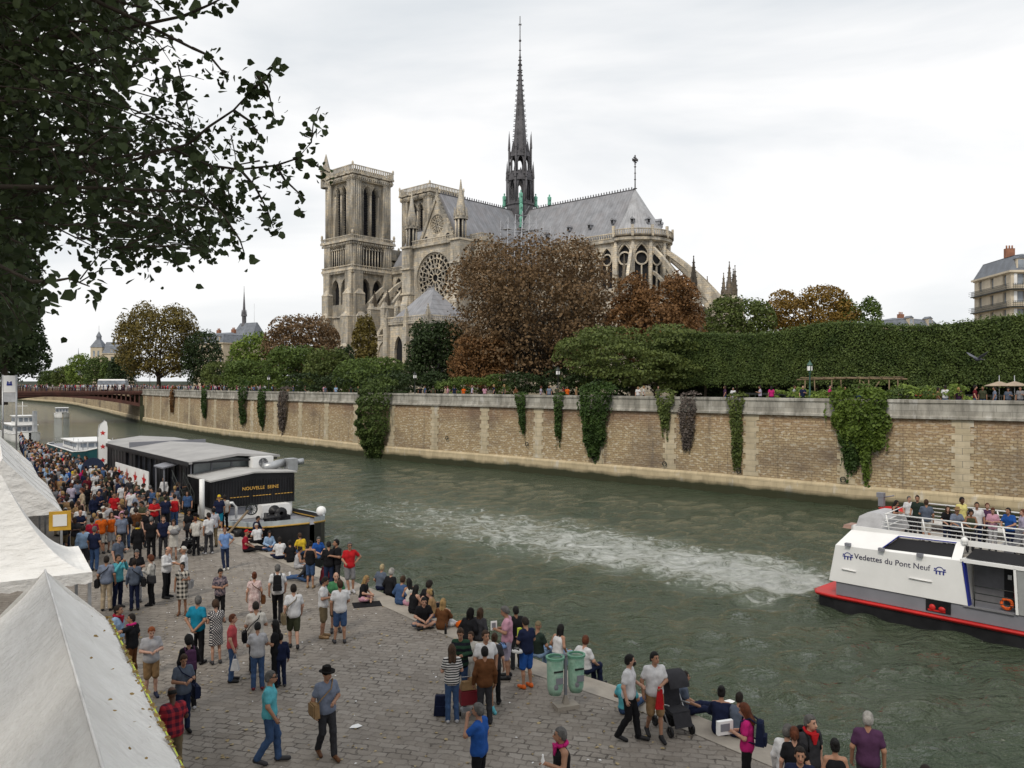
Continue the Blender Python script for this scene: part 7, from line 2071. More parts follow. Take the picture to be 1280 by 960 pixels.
def hair_mesh(kindh):
 """in head-local coordinates"""
 f = Field((-.2, -.2, -.45), (.2, .26, .24), .013)
 e = {'short': .014, 'bald': .008, 'long': .018, 'bun': .016, 'curly': .040, 'cap': .020, 'hat': .018, 'hood': .03, 'tail': .015}[kindh]
 f.add(f.ell((0, .012, .022), (.076 + e, .095 + e, .100 + e)), .01)
 f.add(f.ell((0, .035, -.03), (.070 + e, .070 + e, .07 + e)), .02)
 if kindh in ('long', 'hood'):
  for s in (-1, 1): f.add(f.cone((.05 * s, .05, .0), (.055 * s, .085, -.26), .055, .045), .04)
  for s in (-1, 1): f.add(f.cone((.072 * s, -.01, .02), (.082 * s, .0, -.17), .024, .022), .03)
 if kindh == 'tail': f.add(f.cone((0, .11, .04), (0, .15, -.20), .030, .020), .02)
 if kindh == 'bun': f.add(f.ell((0, .11, .085), (.05, .05, .05)), .02)
 if kindh == 'curly':
  n = np.sin(f.P[..., 0] * 95) * np.sin(f.P[..., 1] * 88) * np.sin(f.P[..., 2] * 92); f.D = f.D + (.008 * n).astype(np.float32)
 if kindh != 'hat':
  face = np.maximum(np.abs(f.P[..., 0]) - (.066 if kindh not in ('curly',) else .07), np.maximum(f.P[..., 1] + .035, f.P[..., 2] - .070))
  f.D = np.maximum(f.D, -face)
  f.cut(-(f.P[..., 2] + (.080 if kindh in ('short', 'bun', 'tail', 'curly') else (.5 if kindh in ('long', 'hood') else .02)) + np.clip(.055 - f.P[..., 1], 0, .11) * -1.25 * (kindh not in ('long', 'hood'))))
 if kindh == 'bald': f.cut(f.P[..., 2] - .055)
 if kindh == 'cap':
  f.cut(.035 - f.P[..., 2] + 0 * f.P[..., 0])
  b = np.maximum(f.ell((0, -.12, .045), (.08, .10, .5)), np.abs(f.P[..., 2] - .045 - .25 * (f.P[..., 1] + .08)) - .011); f.D = np.minimum(f.D, b)
 if kindh == 'hat':
  f.cut(.040 - f.P[..., 2])
  f.add(f.cone((0, .01, .06), (0, .01, .125), .103, .088), .01); f.cut(f.P[..., 2] - .155 - .15 * np.abs(f.P[..., 0]))
  b = np.maximum(f.ell((0, .0, .045), (.155, .175, 1.0)), np.abs(f.P[..., 2] - .05 - .9 * f.P[..., 0] ** 2) - .011); f.D = np.minimum(f.D, b)
 V, F = f.net()
 return np_mesh({'cap': 'cap', 'hat': 'hat', 'hood': 'hood'}.get(kindh, 'hair'), V, F, M['cloth' if kindh in ('cap', 'hat', 'hood') else 'hairm'], True)
def obj_col(name, rough, spec, bump=0.0, bs=40, var=.12):
 t = NT(name, rough, spec)
 oi = t.n('ShaderNodeObjectInfo'); n = t.noise(t.coord('Object'), 9, 3)
 t.base(t.mix(t.ramp(n, [(.35, 0), (.7, 1)]), t.mix(var, oi.outputs['Color'], (0, 0, 0)), oi.outputs['Color']))
 if bump: t.bump(t.noise(t.coord('Object'), bs, 3), bump, .02)
 return t.mat
M['cloth'] = obj_col('clothing', .88, .12, .5, 11, .22); M['leather'] = obj_col('footwear', .6, .3); M['hairm'] = obj_col('hair', .7, .25, 1.0, 38, .55)
M['skin'] = obj_col('skin', .55, .35, 0, 1, .1); M['eye'] = varied('eye', (.03, .02, .015), .3); M['lip'] = varied('lip', (.30, .10, .08), .5)
def pattern(name, kindp, c1, c2, s=1.0):
 t = NT(name, .88, .12); co = t.coord('Object'); x, y, z = t.sep(co)
 def stripe(a, period, duty):
  return t.math('LESS_THAN', t.math('FRACT', t.math('DIVIDE', t.math('ADD', a, 20), period)), duty)
 if kindp == 'stripe': m = stripe(z, .055 * s, .5)
 elif kindp == 'plaid':
  a = t.math('ADD', x, t.math('MULTIPLY', y, .8)); m = t.math('MULTIPLY', t.math('ADD', stripe(z, .13 * s, .5), stripe(a, .13 * s, .5)), .5)
 elif kindp == 'dots':
  a = t.math('ADD', x, t.math('MULTIPLY', y, .8)); w1 = t.math('SINE', t.math('MULTIPLY', a, 90 / s)); w2 = t.math('SINE', t.math('MULTIPLY', z, 90 / s)); m = t.math('GREATER_THAN', t.math('MULTIPLY', w1, w2), .28)
 else: m = t.ramp(t.noise(co, 16, 2), [(.45, 0), (.55, 1)])
 t.base(t.mix(m, c1, c2)); return t.mat
PM = dict(stripe=pattern('striped_jersey', 'stripe', (.02, .02, .025), (.55, .54, .52)), redplaid=pattern('red_check', 'plaid', (.34, .03, .04), (.06, .015, .03)), bwplaid=pattern('black_white_check', 'plaid', (.48, .45, .40), (.02, .02, .02), 1.1),
  dots=pattern('dotted_dress', 'dots', (.03, .03, .04), (.60, .58, .56)), floral=pattern('floral_blouse', 'blotch', (.06, .055, .075), (.22, .17, .18)), greenknit=pattern('green_stripe_knit', 'stripe', (.012, .014, .02), (.02, .05, .03), 2.2),
  pinklace=pattern('pink_lace', 'blotch', (.44, .31, .30), (.56, .45, .43)), camo=pattern('pale_blotch', 'blotch', (.30, .31, .36), (.42, .42, .45)))
CL = dict(white=(.60, .60, .61), offwhite=(.50, .48, .44), black=(.012, .012, .014), navy=(.012, .017, .045), red=(.43, .015, .02), crimson=(.28, .012, .03), orange=(.58, .11, .012), grey=(.20, .20, .21), lgrey=(.40, .40, .42), lilac=(.42, .38, .48),
  teal=(.01, .19, .30), aqua=(.10, .40, .47), lblue=(.27, .39, .56), blue=(.02, .085, .32), sky=(.16, .27, .52), denim=(.045, .085, .18), dkdenim=(.018, .028, .065), pink=(.52, .28, .36), fuchsia=(.48, .02, .16), coral=(.42, .07, .08), brown=(.11, .045, .018), tan=(.27, .17, .085), khaki=(.16, .125, .075),
  olive=(.055, .06, .035), dkgreen=(.02, .032, .025), green=(.06, .20, .09), yellow=(.58, .40, .03), lemon=(.65, .58, .22), slate=(.09, .11, .15), greyblue=(.17, .20, .27), plum=(.07, .03, .07), beige=(.42, .34, .24), charcoal=(.035, .035, .04), maroon=(.12, .012, .02))
HC = dict(black=(.008, .007, .007), dark=(.018, .012, .009), brown=(.055, .028, .014), auburn=(.12, .035, .014), blond=(.36, .23, .095), fair=(.48, .38, .22), grey=(.13, .125, .12), white=(.40, .385, .36), ginger=(.30, .075, .018))
SK = dict(pale=(.50, .30, .225), fair=(.44, .25, .175), tan=(.33, .175, .11), mid=(.24, .12, .07), dark=(.075, .035, .02))
_cache = {}
def pose_part(pose, what):
 k = (pose, what)
 if k not in _cache: _cache[k] = body_part(POSES[pose], what)
 return _cache[k]
def hair_of(k):
 if k not in _cache: _cache[k] = hair_mesh(k)
 return _cache[k]
def colour(o, c):
 if isinstance(c, str) and c in PM:
  o.material_slots[0].link = 'OBJECT'; o.material_slots[0].material = PM[c]
 else:
  c = CL.get(c, c) if isinstance(c, str) else c
  o.color = (*c, 1)
NPEOPLE = [0]
def person(loc, face, pose, top, bottom, hair, skin, label, h=1.75, shoes='charcoal', group=None, mirror=False, detail=True):
 """top=(garment, colour), bottom=(garment, colour), hair=(cut, colour)"""
 loc = Vector(loc); az = math.degrees(math.atan2(loc.x, loc.y))
 o = link('person', pose_part(pose, 'body'), None, tuple(loc), R(face - az))
 s = h / 1.77; fem = 'woman' in label or 'blond' in label; o.scale = (s * (.87 if fem else .95), s * (.93 if fem else .99), s)
 o.color = (*SK[skin], 1); tag(o, label, 'person', group); NPEOPLE[0] += 1
 p = POSES[pose]
 def put(what, c):
  q = link(pose_part(pose, what).name.split('.')[0], pose_part(pose, what), o); colour(q, c); return q
 if top: put(*top)
 if bottom: put(*bottom)
 if shoes: put('shoes', shoes)
 if hair:
  q = link(hair_of(hair[0]).name.split('.')[0], hair_of(hair[0]), o)
  q.matrix_local = Matrix.Translation(p['head']) @ Matrix(rot3(p['pitch'], p['yaw'])).to_4x4()
  q.color = (*(HC.get(hair[1]) or CL[hair[1]]), 1)
 return o
def gnd(px, py, z=QUAY): return on_level(px, py, z)
def feet(px, head_y, h=1.75, z=QUAY):
 """ground point of a figure whose crown is seen at px, head_y"""
 Y = (EYE - z - h) * FPX / (head_y - HOR); return Vector(((px - 640) / FPX * Y, Y, z))
# ================================================================== everyone in the picture
T, B, S_, D_ = 'trousers', 'shorts', 'short', 'long'
FG = [
 (408, 'f', 946, 22, 'walkhand', ('short', 'greyblue'), (T, 'charcoal'), ('hat', 'black'), 'tan', 1.76, 'brown', 'man in a black hat and grey-blue shirt walking over the cobbles with a straw bag'),
 (337, 'f', 954, 80, 'walk', ('short', 'aqua'), (T, 'denim'), ('short', 'grey'), 'tan', 1.78, 'charcoal', 'man in a pale turquoise T-shirt and blue jeans walking right near the hat man'),
 (216, 'h', 857, 195, 'phone', ('short', 'redplaid'), (T, 'khaki'), ('bald', 'black'), 'dark', 1.76, 'black', 'bald man in a red checked shirt seen from behind beside the nearest tent'),
 (229, 'h', 815, 15, 'phone', ('short', 'slate'), (T, 'dkdenim'), ('tail', 'brown'), 'tan', 1.66, 'black', 'woman in a grey-green top looking at her phone with a blue shoulder bag'),
 (236, 'h', 793, 190, 'stand2', ('long', 'black'), (T, 'black'), ('curly', 'black'), 'tan', 1.66, 'lgrey', 'woman in black with big curly black hair seen from behind beside the phone woman'),
 (189, 'h', 781, 8, 'phone', ('short', 'lgrey'), (B, 'tan'), ('short', 'ginger'), 'pale', 1.66, 'navy', 'ginger haired boy in a grey T-shirt and tan shorts near the tent eave'),
 (165, 'h', 766, 232, 'point', ('short', 'black'), (T, 'brown'), ('short', 'dark'), 'tan', 1.66, 'brown', 'woman in black with a pink neckerchief reaching out to the tent'),
 (147, 'h', 755, 65, 'stand', ('short', 'lblue'), (T, 'denim'), ('short', 'dark'), 'tan', 1.74, 'black', 'man in a pale blue shirt and red scarf beside the peaked tent'),
 (247, 'f', 830, 150, 'behind', ('short', 'teal'), (T, 'black'), ('short', 'grey'), 'tan', 1.78, 'black', 'man in a bright teal T-shirt with his hands clasped behind his back'),
 (270, 'f', 830, 190, 'phone', ('dress', 'dots'), None, ('curly', 'brown'), 'fair', 1.66, 'charcoal', 'woman in a black and white dotted dress seen from behind'),
 (290, 'f', 852, 85, 'stand', ('short', 'coral'), (T, 'denim'), ('short', 'auburn'), 'fair', 1.66, 'black', 'woman in a coral red top and jeans carrying a white plastic bag'),
 (320, 'h', 751, 185, 'phone', ('short', 'offwhite'), (T, 'charcoal'), ('short', 'dark'), 'tan', 1.78, 'black', 'man in a white T-shirt with a black strap across his back'),
 (322, 'h', 777, 180, 'phone', ('short', 'lgrey'), (T, 'denim'), ('short', 'black'), 'tan', 1.60, 'maroon', 'boy in a light grey T-shirt and blue jeans seen from behind'),
 (345, 'h', 774, 250, 'onehand', ('short', 'black'), (T, 'black'), ('long', 'black'), 'tan', 1.60, 'black', 'woman in black with long dark hair beside the child in the navy tracksuit'),
 (351, 'h', 791, 185, 'onehand', ('long', 'navy'), (T, 'navy'), ('short', 'black'), 'tan', 1.28, 'charcoal', 'small child in a navy tracksuit seen from behind'),
 (318, 'h', 714, 185, 'stand', ('dress', 'pinklace'), None, ('bun', 'auburn'), 'fair', 1.66, 'brown', 'woman in a pale pink lace dress with pinned up auburn hair'),
 (347, 'f', 778, 178, 'walk', ('short', 'white'), (T, 'black'), ('short', 'grey'), 'fair', 1.78, 'black', 'grey haired man in a white shirt walking away with a black backpack'),
 (367, 'f', 811, 185, 'walk', ('short', 'white'), (B, 'olive'), ('short', 'dark'), 'fair', 1.78, 'black', 'man in a white T-shirt and olive shorts with a brown messenger bag'),
 (404, 'f', 797, 80, 'phone', ('short', 'white'), (B, 'khaki'), ('short', 'dark'), 'tan', 1.76, 'tan', 'man in a white polo shirt and brown shorts facing the man in denim shorts'),
 (425, 'f', 804, 188, 'stand2', ('short', 'white'), (B, 'denim'), ('short', 'brown'), 'tan', 1.78, 'charcoal', 'man in a white T-shirt and denim shorts seen from behind'),
 (420, 'h', 714, 5, 'stand', ('short', 'green'), (B, 'khaki'), ('bald', 'white'), 'fair', 1.76, 'charcoal', 'balding white haired man in a green shirt behind the two men in white'),
 (437, 'f', 741, 10, 'hip', ('short', 'red'), (B, 'grey'), ('short', 'grey'), 'tan', 1.78, 'lgrey', 'man in a bright red T-shirt and grey shorts, hand on hip, by the water'),
 (388, 'f', 735, 165, 'phone', ('vest', 'black'), (B, 'denim'), ('bun', 'dark'), 'tan', 1.68, 'tan', 'woman in a black vest and short denim shorts among the seated people'),
 (411, 'h', 676, 182, 'phone', ('long', 'black'), (T, 'dkdenim'), ('short', 'black'), 'tan', 1.74, 'black', 'man in a long black top and jeans seen from behind by the quay edge'),
 (421, 'h', 673, 300, 'onehand', ('short', 'black'), (T, 'charcoal'), ('short', 'black'), 'tan', 1.80, 'black', 'tall man in a black T-shirt next to the man in the bright red T-shirt'),
 (281, 'f', 712, 5, 'hip', ('short', 'sky'), (T, 'dkdenim'), ('short', 'auburn'), 'tan', 1.68, 'offwhite', 'woman in a light blue top and jeans standing alone with a hand on her hip'),
 (275, 'h', 709, 15, 'phone', ('short', 'floral'), (T, 'black'), ('tail', 'black'), 'tan', 1.66, 'black', 'woman in a dark patterned blouse and black trousers'),
 (228, 'h', 702, 350, 'onehand', ('dress', 'bwplaid'), None, ('bun', 'black'), 'mid', 1.66, 'brown', 'woman in a black and white checked dress with a grey bag'),
 (208, 'h', 682, 62, 'phone', ('long', 'white'), (T, 'black'), ('bald', 'grey'), 'fair', 1.76, 'black', 'bald man in a white long-sleeved shirt holding a drink'),
 (230, 'h', 682, 265, 'onehand', ('short', 'white'), (T, 'charcoal'), ('cap', 'offwhite'), 'tan', 1.76, 'black', 'man in a white polo shirt and white flat cap'),
 (189, 'h', 693, 250, 'onehand', ('long', 'offwhite'), (T, 'black'), ('curly', 'auburn'), 'fair', 1.66, 'black', 'woman in a cream jumper with curly auburn hair and a dark bag'),
 (168, 'h', 697, 185, 'stand', ('long', 'slate'), (T, 'navy'), ('short', 'dark'), 'tan', 1.68, 'black', 'woman in a denim jacket carrying a black shoulder bag seen from behind'),
 (171, 'h', 685, 0, 'phone', ('short', 'black'), (T, 'lgrey'), ('short', 'grey'), 'fair', 1.78, 'charcoal', 'grey haired man in black facing the denim jacket woman'),
 (147, 'h', 692, 35, 'photo', ('long', 'aqua'), (T, 'navy'), ('short', 'dark'), 'tan', 1.74, 'black', 'man in a pale turquoise shirt with a lanyard holding up a camera'),
 (133, 'h', 694, 170, 'stand', ('short', 'greyblue'), (T, 'beige'), ('short', 'dark'), 'tan', 1.76, 'black', 'man in a grey-blue striped shirt and beige trousers with a black bag'),
 (148, 'h', 668, 45, 'onehand', ('short', 'slate'), (T, 'navy'), ('short', 'blond'), 'fair', 1.74, 'black', 'fair haired man in a dark slate polo shirt'),
 (172, 'h', 652, 182, 'stand', ('coat', 'black'), (T, 'black'), ('tail', 'dark'), 'fair', 1.68, 'black', 'woman in a long black coat with a yellow scarf at the neck'),
 (189, 'h', 645, 184, 'stand', ('short', 'black'), (T, 'black'), ('short', 'grey'), 'fair', 1.76, 'black', 'man in a black T-shirt and black trousers with cropped grey hair'),
 (204, 'h', 644, 5, 'stand2', ('short', 'navy'), (T, 'charcoal'), ('short', 'brown'), 'fair', 1.76, 'black', 'man in a navy V-neck T-shirt facing us beside the black clad man'),
 (217, 'h', 648, 0, 'phone', ('dress', 'offwhite'), None, ('long', 'brown'), 'fair', 1.68, 'brown', 'woman in a white summer dress holding a grey bundle'),
 (236, 'h', 636, 20, 'onehand', ('short', 'black'), (T, 'black'), ('curly', 'black'), 'mid', 1.68, 'black', 'dark haired woman in a black top behind the pushchair'),
 (245, 'h', 645, 190, 'push', ('short', 'offwhite'), (T, 'black'), ('short', 'auburn'), 'fair', 1.66, 'black', 'woman in a white T-shirt and black trousers at the pushchair seen from behind'),
 (261, 'h', 640, 205, 'stand2', ('short', 'white'), (T, 'charcoal'), ('short', 'dark'), 'tan', 1.78, 'lgrey', 'man in a white T-shirt with a grey jacket round his waist'),
 (267, 'h', 634, 200, 'stand', ('short', 'camo'), (T, 'khaki'), ('short', 'black'), 'tan', 1.76, 'black', 'man in a pale grey shirt just behind the man with the jacket round his waist'),
 (274, 'f', 664, 185, 'stand', ('short', 'navy'), (B, 'teal'), ('cap', 'yellow'), 'tan', 1.80, 'lgrey', 'man in a yellow cap, navy top and teal shorts at the barge stairs'),
 (281, 'f', 662, 200, 'stand', ('short', 'offwhite'), (T, 'black'), ('short', 'dark'), 'tan', 1.74, 'white', 'man in white partly hidden beside the yellow capped man'),
 (307, 'f', 690, 88, 'legsout', ('short', 'crimson'), (T, 'black'), ('cap', 'red'), 'tan', 1.80, 'black', 'man in a dark red polo shirt sitting on the ground with his legs stretched out'),
 (336, 'f', 688, 12, 'cross', ('long', 'lblue'), (T, 'denim'), ('long', 'black'), 'fair', 1.70, 'black', 'woman in a pale blue shirt sitting cross-legged before the barge bow'),
 (319, 'f', 668, 60, 'cross', ('long', 'navy'), (T, 'black'), ('short', 'black'), 'tan', 1.74, 'black', 'person in navy sitting hunched at the foot of the barge, farthest of the bow group'),
 (322, 'f', 679, 200, 'cross', ('short', 'white'), (T, 'black'), ('cap', 'white'), 'tan', 1.70, 'black', 'person in a white cap and white top sitting behind the dark red polo man'),
 (350, 'f', 699, 185, 'cross', ('short', 'white'), (T, 'navy'), ('short', 'dark'), 'tan', 1.74, 'black', 'man in a white T-shirt sitting with his back to us near the barge bow'),
 (363, 'f', 703, 190, 'knees', ('short', 'black'), (T, 'black'), ('short', 'black'), 'tan', 1.72, 'black', 'person in black sitting between the white T-shirt man and the grey vest woman'),
 (371, 'f', 711, 100, 'cross', ('vest', 'lgrey'), (T, 'lgrey'), ('bun', 'dark'), 'tan', 1.66, 'black', 'woman in a grey vest and light trousers sitting on the cobbles'),
 (377, 'f', 693, 210, 'cross', ('short', 'yellow'), (T, 'denim'), ('short', 'brown'), 'tan', 1.74, 'black', 'person in a bright yellow T-shirt sitting at the edge'),
 (397, 'f', 697, 15, 'cross', ('short', 'blue'), (T, 'denim'), ('short', 'grey'), 'fair', 1.74, 'black', 'man in a bright blue T-shirt sitting facing us at the edge'),
 (384, 'f', 727, 235, 'legsout', ('long', 'charcoal'), (T, 'denim'), ('short', 'black'), 'tan', 1.74, 'white', 'person in charcoal sitting low behind the black vest woman'),
 (404, 'f', 731, 110, 'cross', ('long', 'maroon'), (T, 'dkdenim'), ('short', 'brown'), 'fair', 1.70, 'black', 'person in dark red and jeans sitting below the two standing men in black'),
 (453, 'f', 752, 70, 'cross', ('short', 'black'), (B, 'pink'), ('long', 'blond'), 'fair', 1.70, None, 'blond woman in a black top and pink shorts sitting alone on the cobbles'),
 (475, 'f', 738, 145, 'edge', ('short', 'slate'), (T, 'navy'), ('short', 'fair'), 'tan', 1.74, 'black', 'fair haired person in a slate shirt sitting at the edge by the white haired woman'),
 (487, 'f', 744, 150, 'edge', ('coat', 'black'), (T, 'black'), ('curly', 'white'), 'fair', 1.72, 'black', 'white haired woman in a black coat sitting at the edge'),
 (500, 'f', 756, 140, 'edge', ('long', 'denim'), (T, 'denim'), ('short', 'brown'), 'tan', 1.80, 'black', 'man in a blue denim shirt leaning forward at the edge'),
 (513, 'f', 757, 200, 'cross', ('vest', 'offwhite'), (B, 'pink'), ('long', 'black'), 'tan', 1.68, None, 'dark haired woman in a white top sitting beside the denim shirt man'),
 (516, 'f', 767, 130, 'knees', ('vest', 'black'), (T, 'black'), ('long', 'black'), 'fair', 1.72, 'black', 'woman in a black vest with long black hair sitting among the picnic group'),
 (529, 'f', 783, 8, 'cross', ('short', 'black'), (B, 'slate'), ('short', 'black'), 'fair', 1.78, 'black', 'man in a black T-shirt sitting cross-legged with his head bowed'),
 (533, 'f', 762, 140, 'edge', ('long', 'black'), (T, 'charcoal'), ('curly', 'dark'), 'tan', 1.74, 'black', 'person with dark curly hair at the edge behind the bowed man'),
 (542, 'f', 772, 260, 'cross', ('long', 'tan'), (T, 'denim'), ('bun', 'blond'), 'fair', 1.68, 'black', 'blond person in tan sitting next to the brown coat'),
 (552, 'f', 787, 160, 'knees', ('coat', 'brown'), (T, 'denim'), ('long', 'blond'), 'fair', 1.72, 'brown', 'long haired blond woman in a rust brown coat sitting at the picnic'),
 (585, 'f', 802, 150, 'edge', ('coat', 'black'), (T, 'black'), ('hood', 'black'), 'tan', 1.74, 'black', 'person in a black hood sitting at the edge beyond the standing group'),
 (598, 'f', 801, 155, 'edge', ('coat', 'charcoal'), (T, 'black'), ('long', 'brown'), 'fair', 1.74, 'black', 'woman in a charcoal coat with long brown hair next to the black hood'),
 (576, 'h', 782, 350, 'phone', ('long', 'greenknit'), (T, 'denim'), ('short', 'brown'), 'tan', 1.80, 'black', 'man in a dark green striped jumper facing the striped top woman'),
 (565, 'f', 903, 184, 'phone', ('short', 'stripe'), (T, 'denim'), ('long', 'brown'), 'fair', 1.68, 'lgrey', 'woman in a black and white striped top and jeans with long brown hair'),
 (589, 'h', 788, 330, 'stand', ('short', 'offwhite'), (B, 'offwhite'), ('short', 'brown'), 'tan', 1.44, 'charcoal', 'small boy in a white T-shirt and white shorts behind the tall man in white'),
 (607, 'h', 786, 12, 'stand2', ('short', 'white'), (B, 'tan'), ('short', 'brown'), 'tan', 1.82, 'aqua', 'tall young man in a white printed T-shirt looking down'),
 (606, 'h', 807, 188, 'stand', ('long', 'brown'), (T, 'charcoal'), ('short', 'black'), 'tan', 1.66, 'black', 'boy in a brown jacket seen from behind'),
 (634, 'f', 848, 262, 'phone', ('short', 'pink'), (B, 'lilac'), ('short', 'grey'), 'tan', 1.80, 'black', 'grey haired man in a pink polo shirt and pale shorts reading'),
 (645, 'f', 836, 200, 'stand', ('short', 'black'), (T, 'charcoal'), ('short', 'black'), 'mid', 1.60, 'black', 'dark haired person in black hidden behind the pink polo man'),
 (658, 'f', 860, 215, 'phone', ('short', 'navy'), (B, 'blue'), ('short', 'dark'), 'tan', 1.70, 'orange', 'boy in a navy jersey with a yellow shoulder stripe, blue shorts and orange shoes'),
 (618, 'h', 790, 170, 'stand', ('short', 'charcoal'), (T, 'black'), ('bun', 'brown'), 'fair', 1.62, 'black', 'woman in charcoal half hidden behind the tall young man in white'),
 (672, 'f', 822, 145, 'edge2', ('short', 'dkgreen'), (T, 'lblue'), ('cap', 'khaki'), 'tan', 1.80, 'black', 'man in a dark green T-shirt and khaki cap sitting at the edge'),
 (697, 'f', 823, 140, 'edge', ('vest', 'white'), (T, 'lblue'), ('long', 'black'), 'tan', 1.70, 'black', 'woman in a white off-shoulder top with long black hair at the edge'),
 (731, 'f', 842, 140, 'edge2', ('short', 'white'), (T, 'navy'), ('short', 'auburn'), 'fair', 1.80, 'black', 'man in a white T-shirt sitting alone at the edge beyond the green bins'),
 (599, 'h', 877, 245, 'drink', ('short', 'blue'), (T, 'black'), ('short', 'grey'), 'tan', 1.76, 'black', 'man in a royal blue polo shirt with his hand to his mouth at the bottom'),
 (702, 'h', 907, 285, 'onehand', ('vest', 'black'), (T, 'black'), ('short', 'grey'), 'tan', 1.74, 'black', 'man in black with a bright pink scarf holding a bottle'),
 (786, 'f', 925, 75, 'walkhand', ('short', 'white'), (T, 'black'), ('short', 'black'), 'fair', 1.76, 'black', 'bearded man in a white T-shirt and black trousers walking by the water'),
 (818, 'f', 922, 18, 'walkhand', ('short', 'white'), (B, 'tan'), ('short', 'black'), 'tan', 1.78, 'black', 'smiling man in a white T-shirt and tan shorts with a red cloth in his hand'),
 (853, 'f', 893, 110, 'legsout', ('short', 'slate'), (T, 'navy'), ('short', 'dark'), 'tan', 1.78, 'black', 'man sitting on the quay edge behind the grey stroller'),
 (783, 'f', 893, 160, 'legsout', ('short', 'aqua'), (T, 'denim'), ('short', 'brown'), 'tan', 1.70, 'black', 'person in turquoise lying at the edge behind the two men in white'),
 (901, 'f', 918, 175, 'knees', ('coat', 'navy'), (T, 'navy'), ('bun', 'black'), 'tan', 1.84, 'black', 'woman in navy with a high black bun sitting at the quay edge'),
 (922, 'f', 922, 165, 'knees', ('long', 'slate'), (T, 'navy'), ('short', 'dark'), 'tan', 1.72, 'black', 'person in slate blue sitting beside the woman with the bun'),
 (934, 'h', 877, 262, 'phone', ('short', 'fuchsia'), (T, 'black'), ('long', 'auburn'), 'fair', 1.66, 'black', 'woman in a bright pink T-shirt with a navy backpack holding a white box'),
 (1012, 'h', 891, 40, 'stand2', ('short', 'charcoal'), (T, 'black'), ('short', 'grey'), 'fair', 1.78, 'black', 'grey haired man with glasses and a red scarf carrying a black backpack'),
 (984, 'h', 904, 160, 'stand', ('long', 'white'), (T, 'denim'), ('short', 'grey'), 'fair', 1.62, 'black', 'person in a white shirt beside the red scarf man'),
 (993, 'h', 907, 185, 'stand', ('short', 'black'), (T, 'black'), ('tail', 'auburn'), 'fair', 1.64, 'black', 'woman in black with auburn hair seen from behind at the bottom'),
 (1000, 'h', 931, 5, 'stand', ('long', 'navy'), (T, 'navy'), ('short', 'dark'), 'tan', 1.74, 'black', 'young man in a dark suit facing us at the bottom edge'),
 (1044, 'h', 922, 190, 'stand', ('vest', 'black'), (T, 'black'), ('bun', 'black'), 'tan', 1.62, 'black', 'woman in a sleeveless black top seen from behind at the bottom'),
 (1085, 'h', 888, 182, 'stand', ('short', 'plum'), (T, 'charcoal'), ('short', 'white'), 'tan', 1.78, 'black', 'white haired man in a plum grey T-shirt seen from behind at the water edge'),
 (1157, 'h', 955, 180, 'stand', ('short', 'black'), (T, 'black'), ('short', 'dark'), 'tan', 1.66, 'black', 'person of whom only the dark hair shows at the bottom right'),
]
PEEP = {}
for (px, m, y, face, pose, top, bot, hair, skin, h, shoes, lab) in FG:
 loc = gnd(px, y) if m == 'f' else feet(px, y, h)
 PEEP[lab] = person(loc, face, pose, top, bot, hair, skin, lab, h, shoes or None)
def find(word):
 for k, o in PEEP.items():
  if word in k: return o
rs = np.random.RandomState(77)
taken = [Vector((o.location.x, o.location.y)) for o in PEEP.values()]
def free(p, d): return all((p - q).length > d for q in taken)
